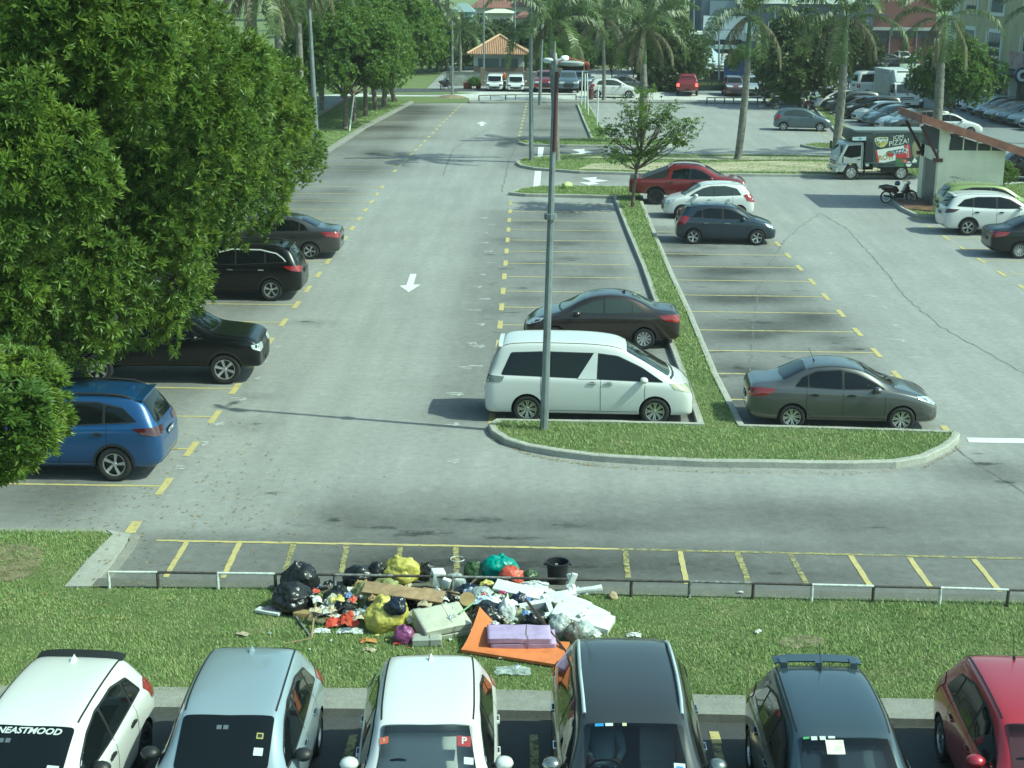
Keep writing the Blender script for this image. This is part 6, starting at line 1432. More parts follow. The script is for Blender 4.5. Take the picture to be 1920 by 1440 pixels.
def truck(label, pos, h, cabm, boxm, chas, height=2.5, L0=-2.35, bw=1.85, deflector=False, sc=1.0, slats=False):
    e = empty('box_truck', pos, h); tag(e, label, 'truck'); e.scale = (sc,) * 3
    W_ = 1.72; prof = [(2.33, .42), (2.40, .62), (2.38, .95), (2.30, 1.18), (1.98, 1.84), (1.80, 1.93), (1.10, 1.93), (1.06, 1.5), (1.06, .55), (1.25, .55), (1.40, .86), (1.85, .86), (2.02, .55), (2.08, .42)]
    M = Matrix(((1, 0, 0, 0), (0, 0, -1, 0), (0, 1, 0, 0), (0, 0, 0, 1)))
    mb = MB(); mb.prism(prof, -W_ / 2, W_ / 2, M=M); cab = mb.build('cab', cabm, e, bevel=.035)
    g = MB(); n = Vector((.90, 0, .435)); a, b = Vector((2.285, 0, 1.21)), Vector((2.005, 0, 1.79)); o = Vector((.95, 0, .44)) * .03
    g.add([a + o + Vector((0, -.76, 0)), a + o + Vector((0, .76, 0)), b + o + Vector((0, .70, 0)), b + o + Vector((0, -.70, 0))], [(0, 1, 2, 3)]); g.build('windscreen', GLASSL, e)
    for s in (-1, 1):
        g = MB(); y = s * (W_ / 2 + .004); P = [(1.20, y, 1.22), (1.72, y, 1.14), (2.12, y, 1.24), (1.88, y, 1.76), (1.20, y, 1.80)]; g.add(P, [tuple(range(5)) if s < 0 else tuple(reversed(range(5)))]); g.build('side_window', GLASS, e)
        g = MB(); y2 = s * (W_ / 2 + .006)
        for a_, b_ in (((1.13, .6), (1.13, 1.86)), ((1.13, 1.86), (1.9, 1.86)), ((2.14, 1.2), (2.10, .9))):
            g.box(((a_[0] + b_[0]) / 2, y2 - s * .002, (a_[1] + b_[1]) / 2), (abs(a_[0] - b_[0]) + .012, .006, abs(a_[1] - b_[1]) + .012))
        g.build('door_gap', SEAM, e)
        g = MB(); g.box((1.28, y2, 1.06), (.16, .03, .045)); g.build('door_handle', BLACKP, e)
        g = MB(); g.box((2.36, s * .66, .78), (.07, .30, .17)); g.build('headlight', HEADL, e, bevel=.02)
        g = MB(); g.box((2.28, s * (W_ / 2 + .18), 1.62), (.07, .2, .38)); g.tube([(2.2, s * W_ / 2, 1.75), (2.27, s * (W_ / 2 + .17), 1.74)], .015, 5); g.build('door_mirror', BLACKP, e)
    g = MB(); g.box((2.395, 0, .92), (.03, .95, .06)); g.box((2.40, 0, .80), (.03, .95, .05)); g.build('grille', BLACKP, e)
    g = MB(); g.box((2.40, 0, .50), (.12, 1.72, .20)); bp_ = g.build('bumper', cabm, e, bevel=.03)
    g = MB(); g.box((2.47, 0, .50), (.02, .42, .11)); g.build('number_plate', PLATE, e)
    g = MB(); g.box((-.6, 0, .66), (3.4, .75, .16)); g.box((-.35, .66, .52), (.75, .3, .3)); g.box((.4, -.66, .52), (.6, .3, .3)); g.box((L0 + .05, 0, .62), (.08, 1.5, .25))
    for s in (-1, 1): g.box((.95, s * .78, .42), (.03, .22, .36)); g.box((-.2, s * .84, .62), (1.0, .03, .05)); g.box((-.2, s * .84, .46), (1.0, .03, .05))
    g.build('chassis', chas, e)
    z0, z1 = .86, height
    bx = MB()
    if deflector:
        bx.box(((L0 + .98) / 2, 0, (z0 + z1) / 2), (.98 - L0, bw, z1 - z0)); bx.build('cargo_box', boxm, e, bevel=.02)
        d = MB(); d.add([(1.0, -.8, 1.95), (1.85, -.72, 1.95), (1.85, .72, 1.95), (1.0, .8, 1.95), (1.0, -.8, z1), (1.25, -.72, z1), (1.25, .72, z1), (1.0, .8, z1)], [(3, 2, 1, 0), (4, 5, 6, 7), (0, 1, 5, 4), (1, 2, 6, 5), (2, 3, 7, 6), (3, 0, 4, 7)])
        d.build('wind_deflector', cabm, e, bevel=.04)
        nv = Vector((z1 - 1.95, 0, .6)).normalized() * .012
        P_ = lambda u, v: Vector((1.85 - .6 * v, u, 1.95 + (z1 - 1.95) * v)) + nv
        q = MB(); q.add([P_(-.55, .78), P_(.55, .78), P_(.5, .92), P_(-.5, .92)], [(0, 1, 2, 3)]); q.build('air_vent', BLACKP, e)
        for s_, v_, sz in (('303', .28, .2),):
            vs, fs = text_mesh(s_, sz, .006, .15); t_ = MB(); t_.add([P_(w_.x, v_ + w_.y / (z1 - 1.95)) + nv * .3 for w_ in vs], fs); t_.build('lettering', BLACKP, e)
        for s in (-1, 1):
            q = MB(); q.box(((L0 + .98) / 2, s * (bw / 2 + .012), z1 - .22), (2.9, .02, .03)); q.box(((L0 + .98) / 2, s * (bw / 2 + .012), z0 + .16), (3.1, .02, .04)); q.build('box_trim', mat('trim_grey', (.25, .27, .27), .5), e)
    else:
        bx.prism([(L0, z0), (1.0, z0), (1.0, 1.98), (1.62, 1.98), (1.78, 2.10), (1.70, z1 - .02), (1.62, z1), (L0, z1)], -bw / 2, bw / 2, M=M); bx.build('cargo_box', boxm, e, bevel=.02)
        q = MB(); q.box(((L0 + 1.6) / 2, 0, z1 + .02), (1.6 - L0, bw * .96, .04)); q.build('box_roof', mat('roof_sheet', (.20, .24, .24), .5), e)
        q = MB(); q.box(((L0 + 1.55) / 2, bw / 2 + .012, z1 - .05), (1.5 - L0, .02, .06)); q.box(((L0 + 1.0) / 2, bw / 2 + .012, z0 + .03), (1.0 - L0, .02, .05)); q.build('box_trim', mat('trim_green_grey', (.09, .12, .12), .5), e)
    r = .375
    for x, yy in ((1.62, .72), (-1.0, .74), (-1.0, .50)):
        for s in (-1, 1): wheel(e, x, s * yy, r, ('steel', 6))
    return e
TG = mat('dark_teal_panel', (0.026, 0.036, 0.036), 0.5); 
CHAS = mat('chassis_black', (.018, .018, .018), .7); CABS = mat('cab_silver_white', (.46, .49, .47), .35, .1, .6)
a_, b_ = G(1689, 337.5), G(1595, 337.5); d_ = (b_ - a_).xy.normalized(); mid_ = (a_ + b_) / 2
hT = math.atan2(d_.y, d_.x); nT = Vector((-d_.y, d_.x)); pT = mid_.xy - d_ * .31 - nT * .80
PT = truck('pizza delivery truck with dark painted box, chalk lettering and a white cab', (pT.x, pT.y, 0), hT, CABS, TG, CHAS, 2.52)
def truck_gfx():
    Mi = (Matrix.Translation(PT.location) @ Matrix.Rotation(hT, 4, 'Z')).inverted(); yl = .925
    def loc(zx, zy, lay): q = GY(1540 + zx / 9.6, 230 + zy / 9.6, pT.y - .93); v = Mi @ q; return Vector((v.x, yl + .004 * (lay + 1), v.z))
    def poly(nm, pts, m, lay):
        mb = MB(); P = [loc(x, y, lay) for x, y in pts]; mb.add(P, [tuple(range(len(P)))]); o = mb.build(nm, m, PT)
        if o.data.polygons[0].normal.y < 0: o.data.flip_normals()
    def txt(s, zx, zy, size, m, lay, rot=0, bold=.01, shear=0):
        vs, fs = text_mesh(s, size, bold, shear); c = loc(zx, zy, lay); cr, sr = math.cos(rot), math.sin(rot); mb = MB(); mb.add([c + Vector((-(v.x * cr - v.y * sr), 0, v.x * sr + v.y * cr)) for v in vs], fs); mb.build('lettering', m, PT)
    chalk = mat('chalk_white', (.72, .75, .70), .8); yel = mat('logo_yellow', (.55, .52, .12), .6); grn = mat('logo_green', (.03, .09, .07), .6); ban = mat('banner_white', (.66, .70, .66), .6); red = mat('banner_red', (.42, .03, .04), .6); gold = mat('banner_gold', (.34, .28, .08), .6); navy = mat('lettering_navy', (.02, .04, .12), .6)
    E_ = lambda cx, cy, rx, ry, n=20: [(cx + rx * math.cos(2 * math.pi * k / n), cy + ry * math.sin(2 * math.pi * k / n)) for k in range(n)]
    poly('side_panel', [(925, 195), (1800, 185), (1800, 800), (925, 800)], mat('panel_green_grey', (.035, .052, .050), .55, vary=(3, .3)), 0)
    poly('side_panel', [(925, 180), (1800, 160), (1800, 178), (925, 205)], mat('panel_light', (.16, .20, .20), .5), 0)
    sh = [(950, 330), (965, 275), (1040, 258), (1130, 262), (1200, 258), (1208, 300), (1190, 370), (1130, 435), (1070, 450), (1000, 415)]
    cx, cy = 1080, 345; poly('logo', sh, yel, 1); poly('logo', [(cx + (x - cx) * .92, cy + (y - cy) * .9) for x, y in sh], chalk, 2); poly('logo', [(cx + (x - cx) * .84, cy + (y - cy) * .80) for x, y in sh], grn, 3); poly('logo', [(1040, 395), (1150, 385), (1110, 425), (1060, 430)], yel, 4)
    txt('Mighty', 1080, 315, .20, chalk, 5, .03, .008, .25); txt('White', 1088, 368, .19, yel, 5, .03, .008, .25)
    txt('JOM', 1390, 268, .30, chalk, 1, .13, -.002, .1); txt('PIZZA!', 1400, 360, .36, chalk, 1, .17, -.002, .1)
    poly('banner', [(965, 495), (1600, 395), (1618, 632), (1340, 640), (1335, 680), (1010, 742)], ban, 1)
    for q in ([(965, 495), (1000, 490), (1042, 736), (1010, 742)], [(1570, 400), (1600, 395), (1618, 632), (1585, 633)], [(1500, 412), (1560, 402), (1575, 633), (1480, 560)], [(1340, 570), (1480, 540), (1560, 636), (1345, 640)]): poly('banner_stripe', q, red, 2)
    poly('banner_picture', E_(1240, 560, 78, 55), mat('slice_green', (.12, .2, .08), .6), 2); poly('banner_picture', [(1180, 540), (1310, 560), (1300, 600), (1240, 615), (1200, 590)], red, 3)
    txt('ROTI', 1160, 630, .34, gold, 2, .08, .012, 0); txt('PIZZA', 1410, 520, .28, ban, 3, .16, .028, .1); txt('PIZZA', 1410, 520, .28, navy, 4, .16, .008, .1)
    poly('banner_star', [(1560, 415), (1545, 480), (1585, 490), (1540, 520), (1560, 600), (1525, 535), (1495, 560), (1520, 500), (1500, 470), (1535, 475)], ban, 4)
    poly('herb_picture', [(1340, 650), (1480, 650), (1500, 790), (1340, 790)], mat('herb_green', (.03, .12, .03), .7, vary=(14, .6, (.10, .22, .08))), 1); poly('tomato_picture', E_(1510, 695, 46, 44), red, 2); poly('tomato_picture', E_(1510, 695, 26, 24), mat('tomato_pink', (.5, .2, .15), .6), 3)
    poly('cheese_picture', E_(1582, 750, 52, 50), chalk, 2); poly('cheese_picture', [(1640, 720), (1690, 630), (1740, 690), (1700, 740)], ban, 2); poly('pizza_picture', E_(1720, 480, 80, 160), mat('pizza_crust', (.30, .27, .17), .7, vary=(9, .5, (.12, .16, .08))), 1)
    poly('round_sticker', E_(820, 752, 36, 34), mat('sticker_pale', (.4, .47, .44), .6), 1)
    poly('sign_sticker', [(548, 255), (800, 248), (800, 316), (548, 318)], mat('sticker_blue_white', (.45, .55, .56), .6), 1); txt('info', 690, 284, .10, STB, 2)
    mb = MB(); c = Mi @ GY(1540 + 370 / 9.6, 230 + 745 / 9.6, pT.y - .90); vs, fs = text_mesh('WA 8899', .14, .004)
    mb.add([Vector((c.x - v.x, .868, c.z + v.y)) for v in vs], fs); mb.build('lettering', mat('door_lettering', (.10, .16, .24), .6), PT)
truck_gfx()
a_ = G(1697, 207); truck('white box truck with a roof wind deflector, facing the camera', (a_.x - .25, a_.y + 2.3, 0), R(-84), mat('cab_white', (.60, .63, .62), .4, 0, .5), mat('box_white', (.44, .48, .47), .5, vary=(1.5, .12)), CHAS, 2.75, deflector=True, sc=1.12)

MRED = paint('motorcycle_dark_red', (.03, .006, .008), .1, .3); MBLK = mat('motorcycle_black', (.015, .015, .016), .4); HELM = paint('blue_helmet_paint', (.012, .03, .10), .1, .3)
def motorcycle(label, pos, h, pm, helmet=True, group=None):
    e = empty('motorcycle', pos, h); tag(e, label, 'motorcycle', group); M90 = Matrix.Rotation(math.pi / 2, 4, 'X')
    for x in (-.60, .62):
        w_ = bpy.data.objects.new('wheel', None); COL.objects.link(w_); w_.parent = e; w_.location = (x, 0, .285)
        t = MB(); t.lathe([(.225, -.03), (.265, -.04), (.285, 0), (.265, .04), (.225, .03)], 26, M90, close=True); t.build('tyre', TYRE, w_, smooth=180)
        r = MB(); r.lathe([(.205, -.02), (.232, -.025), (.232, .025), (.205, .02)], 26, M90, close=True); r.lathe([(0, -.05), (.04, -.05), (.04, .05), (0, .05)], 10, M90)
        for k in range(5): a = 2 * math.pi * k / 5; r.tube([(0, 0, 0), (.21 * math.cos(a), 0, .21 * math.sin(a))], .014, 5)
        r.build('rim', ALLOY, w_)
    b = MB(); M = Matrix(((1, 0, 0, 0), (0, 0, -1, 0), (0, 1, 0, 0), (0, 0, 0, 1)))
    b.prism([(-.92, .74), (-.55, .82), (-.10, .72), (.02, .55), (-.15, .44), (-.55, .50), (-.80, .62)], -.11, .11, M=M); b.prism([(.10, .50), (.30, .42), (.46, .55), (.42, .84), (.34, .90), (.22, .62)], -.15, .15, M=M); b.build('bodywork', pm, e, bevel=.03)
    s = MB(); s.prism([(-.95, .80), (-.60, .86), (-.12, .76), (-.12, .71), (-.60, .79), (-.93, .75)], -.12, .12, M=M); s.build('seat', MBLK, e, bevel=.02)
    g = MB(); g.box((.02, 0, .34), (.36, .26, .22)); g.tube([(-.05, 0, .35), (-.60, 0, .285)], .03, 6); g.tube([(.1, -.14, .26), (-.3, -.15, .24), (-.75, -.16, .36)], [.02, .035, .045], 8); g.tube([(-.1, .13, .45), (-.60, .12, .30)], .02, 6); g.tube([(-.05, -.25, .27), (-.05, .25, .27)], .014, 5); g.build('engine', MBLK, e, smooth=50)
    f = MB()
    for s_ in (-1, 1): f.tube([(.42, s_ * .07, .86), (.62, s_ * .07, .285)], .02, 6)
    f.build('fork', MBLK, e)
    f = MB(); f.prism([(.38, .58), (.62, .60), (.86, .46), (.84, .43), (.62, .56), (.42, .54)], -.06, .06, M=M); f.build('mudguard', pm, e)
    h_ = MB(); h_.tube([(.30, -.34, .98), (.38, -.15, 1.0), (.40, 0, .96), (.38, .15, 1.0), (.30, .34, .98)], .014, 6)
    for s_ in (-1, 1): h_.tube([(.36, s_ * .22, 1.0), (.40, s_ * .30, 1.18)], .007, 5); h_.box((.41, s_ * .31, 1.20), (.03, .10, .06))
    h_.build('handlebar', MBLK, e)
    l_ = MB(); l_.lathe([(0, .07), (.06, .06), (.085, 0), (.07, -.06), (0, -.08)], 12, Matrix.Translation((.47, 0, .90)) @ Matrix.Rotation(math.pi / 2, 4, 'Y')); l_.build('headlight', HEADL, e, smooth=60)
    l_ = MB(); l_.box((-.95, 0, .70), (.05, .14, .07)); l_.build('tail_light', TAILR, e)
    k = MB(); k.tube([(-.08, .12, .25), (-.12, .26, .0)], .012, 5); k.build('side_stand', MBLK, e)
    e.rotation_euler = (R(-5), 0, h)
    if helmet:
        hm = MB(); prof = [(.13 * math.sin(a), .13 * math.cos(a)) for a in np.linspace(0, 2.3, 10)]; hm.lathe(prof, 18); o = hm.build('helmet', HELM, None, smooth=180)
        p = Vector(pos) + Matrix.Rotation(h, 3, 'Z') @ Vector((-.12, -.03, .90)); o.location = p; tag(o, 'dark blue helmet resting on the seat of the motorcycle by the hut', 'helmet')
    return e
p_ = G(1684, 381); motorcycle('dark red motorcycle standing by the tiled plinth of the hut', (p_.x, p_.y, .02), R(8), MRED)
p_ = G(1441, 205); motorcycle('motorcycle standing in tree shade beyond the far bays', (p_.x, p_.y, 0), R(170), MBLK, False)
p_ = G(1511, 208); motorcycle('motorcycle parked at the left end of the row behind the palm', (p_.x, p_.y, 0), R(100), MRED, False)
p_ = G(836, 168); motorcycle('motorcycle parked against the stained wall', (p_.x, p_.y, 0), R(60), MBLK, False)
p_ = G(1524, 203); motorcycle('motorcycle squeezed beside the white hatchback near the palm', (p_.x, p_.y, 0), R(95), MBLK, False)
# ================================================================ buildings behind
def rect(mb, Y, x0, y0, x1, y1, dz=.0, th=.3, mi=0):
    """a box standing at distance Y that covers a pixel rectangle"""
    a = GY(x0, y1, Y); b = GY(x1, y0, Y); mb.box(((a.x + b.x) / 2, Y + th / 2 - dz, (a.z + b.z) / 2), (abs(b.x - a.x), th, abs(b.z - a.z)), mi=mi)
def guardhouse():
    Y = 149.0; e = empty('guardhouse', (GY(935, 160, Y).x, Y, 0)); tag(e, 'small pale guardhouse with an orange clay tiled hip roof', 'building'); o = e.location
    a, b = GY(876, 101, Y - 1), GY(994, 101, Y - 1); ze = a.z; zt = GY(935, 67, Y + 2).z; ap = Vector(((a.x + b.x) / 2, Y + 2.6, zt))
    xw = (b.x - a.x) / 2; n = 34
    r = MB()
    def hip(p, q, n=34):      # one corrugated triangular slope
        vs = []
        for k in range(n * 4 + 1):
            t = k / (n * 4); base = p.lerp(q, t); f = 1 - abs(2 * t - 1); top = base + (Vector((ap.x, ap.y, 0)) - ((p + q) / 2).xy.to_3d()) * f + Vector((0, 0, (ap.z - ze) * f)); top.x = base.x + (0 if abs(q.x - p.x) > .1 else top.x - base.x); top.y = base.y + (ap.y - base.y) * f if abs(q.x - p.x) > .1 else base.y
            bump = .05 * math.cos(k * math.pi / 2); vs += [base + Vector((0, 0, bump)) - o, top + Vector((0, 0, bump)) - o]
        r.add(vs, [(2 * k, 2 * k + 2, 2 * k + 3, 2 * k + 1) for k in range(n * 4)])
    p0 = Vector((a.x, Y - 1, ze)); p1 = Vector((b.x, Y - 1, ze)); p2 = Vector((b.x, Y + 6.2, ze)); p3 = Vector((a.x, Y + 6.2, ze)); hip(p0, p1); hip(p1, p2); hip(p2, p3); hip(p3, p0)
    rf = r.build('roof', mat('clay_tile', (.27, .145, .09), .85, vary=(3, .3, (.40, .25, .155))), e)
    rd = MB(); rd.tube([p0 - o + Vector((0, 0, .05)), ap - o + Vector((0, 0, .08))], .12, 6); rd.tube([p1 - o + Vector((0, 0, .05)), ap - o + Vector((0, 0, .08))], .12, 6); rd.build('ridge_tiles', mat('ridge_clay', (.50, .33, .20), .8), rf)
    wl_ = MB(); x0, x1 = GY(888, 120, Y).x - o.x, GY(982, 120, Y).x - o.x; wl_.box(((x0 + x1) / 2, 2.6, ze / 2), (x1 - x0, 5.2, ze)); wl_.build('wall', mat('pale_green_wall', (.42, .47, .43), .85), e)
    w_ = MB(); w_.box((GY(916, 118, Y).x - o.x, -.05, GY(916, 118, Y).z), (GY(932, 118, Y).x - GY(893, 118, Y).x, .1, .85)); w_.box((GY(955, 118, Y).x - o.x, -.05, GY(916, 118, Y).z), (1.6, .1, .85)); f = w_.build('window', mat('shade_glass', (.08, .11, .12), .2), e)
    d_ = MB(); d_.box((GY(924, 150, Y).x - o.x, -.04, .6), (1.1, .1, 1.0)); d_.build('louvre_panel', mat('dark_grey', (.06, .06, .06), .7), e)
    lb = MB(); lb.box(((x0 + x1) / 2, -.03, .75), (x1 - x0, .08, 1.5)); lb.build('lower_wall', mat('brown_wall', (.20, .14, .11), .85), e)
guardhouse()
def fence_wall():
    Y = 143.2; a = GY(836, 165, Y); b = GY(1082, 165, Y); e = empty('boundary_wall', (a.x, Y, 0)); tag(e, 'stained white boundary wall with square piers', 'wall')
    m = mat('stained_wall', (.46, .48, .42), .9, vary=(.8, .5, (.18, .19, .15))); L = b.x - a.x
    mb = MB(); mb.box((L / 2, 0, .6), (L, .2, 1.25)); mb.build('wall_panel', m, e); mb = MB(); mb.box((L / 2, 0, 1.26), (L, .3, .1)); mb.build('coping', mat('coping_grey', (.16, .16, .14), .9), e)
    for x in (905, 990, 848, 1050): p = GY(x, 165, Y); mb = MB(); mb.box((p.x - a.x, -.02, .85), (.4, .34, 1.7)); mb.build('pier', mat('pier_brown', (.20, .16, .12), .9, vary=(1, .3)), e)
fence_wall()
for px, lab in ((877, 'left terracotta planter box before the stained wall'), (897, 'right terracotta planter box before the stained wall')):
    p = G(px, 166); mb = MB(); mb.box((p.x, p.y, .3), (.75 if px < 880 else .45, .4, .55), taper=1.1); tag(mb.build('planter', mat('terracotta', (.30, .07, .05), .8)), lab, 'planter')
def house(label, Y, x0, x1, yt, yr, wallc, roofc, wins=2, z0=0):
    a, b = GY(x0, yt, Y), GY(x1, yt, Y); e = empty('terrace_house', ((a.x + b.x) / 2, Y, 0)); tag(e, label, 'house', None); W_ = b.x - a.x; zw = a.z; zr_ = GY(x0, yr, Y).z
    mb = MB(); mb.box((0, 3, zw / 2), (W_, 6, zw)); mb.build('wall', wallc, e)
    r = MB(); r.add([(-W_ / 2 - .5, -.6, zw), (W_ / 2 + .5, -.6, zw), (W_ / 2 + .5, 6.6, zw), (-W_ / 2 - .5, 6.6, zw), (-W_ * .2, 3, zr_), (W_ * .2, 3, zr_)], [(0, 1, 5, 4), (1, 2, 5), (2, 3, 4, 5), (3, 0, 4), (3, 2, 1, 0)]); r.build('roof', roofc, e)
    for k in range(wins):
        x = -W_ / 2 + W_ * (k + .5) / wins; w_ = MB(); w_.box((x, -.03, zw - 1.5), (min(1.8, W_ / wins * .5), .12, 1.3)); f = w_.build('window', GLASSL, e); w2 = MB(); w2.box((x, -.10, zw - 1.5), (.08, .04, 1.3)); w2.box((x, -.10, zw - .82), (min(1.8, W_ / wins * .5) + .2, .06, .1)); w2.build('frame', WHT, f)
    return e
CRW = mat('house_cream', (.60, .60, .46), .9); BLW = mat('house_pale_blue', (.40, .52, .52), .9); RDR = mat('roof_red_brown', (.20, .09, .07), .9, vary=(.5, .2)); GYR = mat('roof_grey_blue', (.20, .27, .28), .9)
house('cream terrace house at the far left of the hillside', 235, 752, 806, 2, -20, CRW, GYR, 3)
house('pale blue gabled house among the far trees', 225, 848, 884, 22, 6, BLW, GYR, 2)
house('house with a long red brown roof behind the lamp poles', 240, 886, 962, 14, -10, CRW, RDR, 3)
house('cream house with a curved porch beneath the red brown roof', 215, 912, 960, 24, 17, CRW, mat('porch_cream', (.55, .55, .45), .9), 1)
house('cream twin gabled house beyond the guardhouse roof', 232, 960, 1016, 12, -6, CRW, RDR, 3)
house('low house with a brown hip roof right of the cream gables', 205, 968, 1008, 34, 22, CRW, RDR, 2)
house('white house half hidden by the nearest palm crown', 210, 1008, 1060, 30, 10, CRW, RDR, 2)
house('grey roofed house at the very top behind the palms', 260, 1016, 1080, -2, -30, CRW, GYR, 3)
NAVY = mat('navy_cladding', (.055, .080, .115), .5); PANL = mat('light_panel', (.50, .55, .57), .5, vary=(.6, .1)); WHF = mat('white_fascia', (.70, .74, .66), .6); REDW = mat('red_render', (.14, .055, .048), .8); DKW = mat('dark_window', (.015, .022, .03), .1)
def office():
    Y = 182.0; e = empty('office_building', (GY(1450, 100, Y).x, Y, 0)); tag(e, 'navy clad office building with pale panels and canopies behind the palms', 'building'); o = e.location
    def R_(nm, x0, y0, x1, y1, m, dz=.1, th=.3):
        mb = MB(); rect(mb, Y, x0, y0, x1, y1, dz, th); mb.v = [tuple(Vector(v) - o) for v in mb.v]; return mb.build(nm, m, e)
    R_('wall', 1312, 2, 1640, 110, NAVY, 0, 14); R_('roof_fascia', 1380, -8, 1645, 6, WHF, 1.2, 15)
    R_('pale_panel', 1318, 30, 1400, 55, PANL, .2); R_('pale_panel', 1318, 57, 1412, 76, PANL, .25); R_('pale_panel', 1396, 42, 1432, 77, PANL, .3); R_('pale_panel', 1330, 2, 1380, 28, mat('panel_blue_grey', (.14, .19, .23), .5), .2)
    for x in (1322, 1346, 1372): R_('window', x, 74, x + 18, 92, DKW, .35)
    R_('window', 1340, 38, 1352, 46, DKW, .32); R_('window', 1420, 70, 1428, 80, WHF, .36)
    for x in (1438, 1452, 1464, 1478, 1580, 1600): R_('column', x, 40, x + 3, 84, WHF, .5, .4)
    R_('window', 1440, 42, 1540, 60, DKW, .2); R_('window', 1440, 66, 1560, 84, DKW, .2); R_('band', 1434, 61, 1570, 65, mat('band_grey', (.3, .34, .35), .6), .45)
    R_('canopy', 1284, 100, 1440, 103, WHF, 3.5, 4); R_('canopy', 1290, 58, 1330, 63, WHF, 2.5, 3); R_('canopy', 1395, 61, 1465, 65, mat('canopy_grey', (.36, .42, .40), .5), 2.5, 3); R_('canopy', 1295, 84, 1400, 90, mat('canopy_blue', (.24, .32, .34), .5), 2.2, 2.5)
    R_('blue_banner', 1296, 93, 1352, 100, mat('banner_blue', (.03, .14, .42), .5), .8); R_('shopfront', 1290, 104, 1440, 118, mat('bright_shopfront', (.45, .50, .48), .4, vary=(.7, .5, (.05, .07, .08))), .3)
    R_('wall', 1225, 58, 1312, 112, mat('office_grey_blue', (.16, .21, .24), .7), .2, 10); R_('canopy', 1200, 60, 1300, 63, WHF, 1.5, 2)
office()
def redbuilding():
    Y = 190.0; e = empty('red_building', (GY(1680, 100, Y).x, Y, 0)); tag(e, 'dark red shop building between the two thick palms', 'building'); o = e.location
    def R_(nm, x0, y0, x1, y1, m, dz=.1, th=.3):
        mb = MB(); rect(mb, Y, x0, y0, x1, y1, dz, th); mb.v = [tuple(Vector(v) - o) for v in mb.v]; return mb.build(nm, m, e)
    R_('wall', 1628, -30, 1760, 106, REDW, 0, 10); R_('wall', 1560, -20, 1628, 106, mat('slate_wall', (.05, .08, .10), .7), .0, 10)
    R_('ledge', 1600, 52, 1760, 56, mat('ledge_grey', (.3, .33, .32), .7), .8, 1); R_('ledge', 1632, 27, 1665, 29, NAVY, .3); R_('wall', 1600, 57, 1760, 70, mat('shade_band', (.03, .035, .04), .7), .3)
    for i, x in enumerate((1602, 1640, 1690, 1728)): R_('window', x, 70, x + 22, 84, DKW if i != 2 else mat('red_door', (.16, .012, .02), .5), .3); R_('pillar', x + 24, 56, x + 29, 104, mat('pillar_grey', (.24, .28, .29), .7), .5)
    for x in (1606, 1650, 1700): R_('shop_sign', x, 86, x + 18, 98, REDW, .4)
redbuilding()
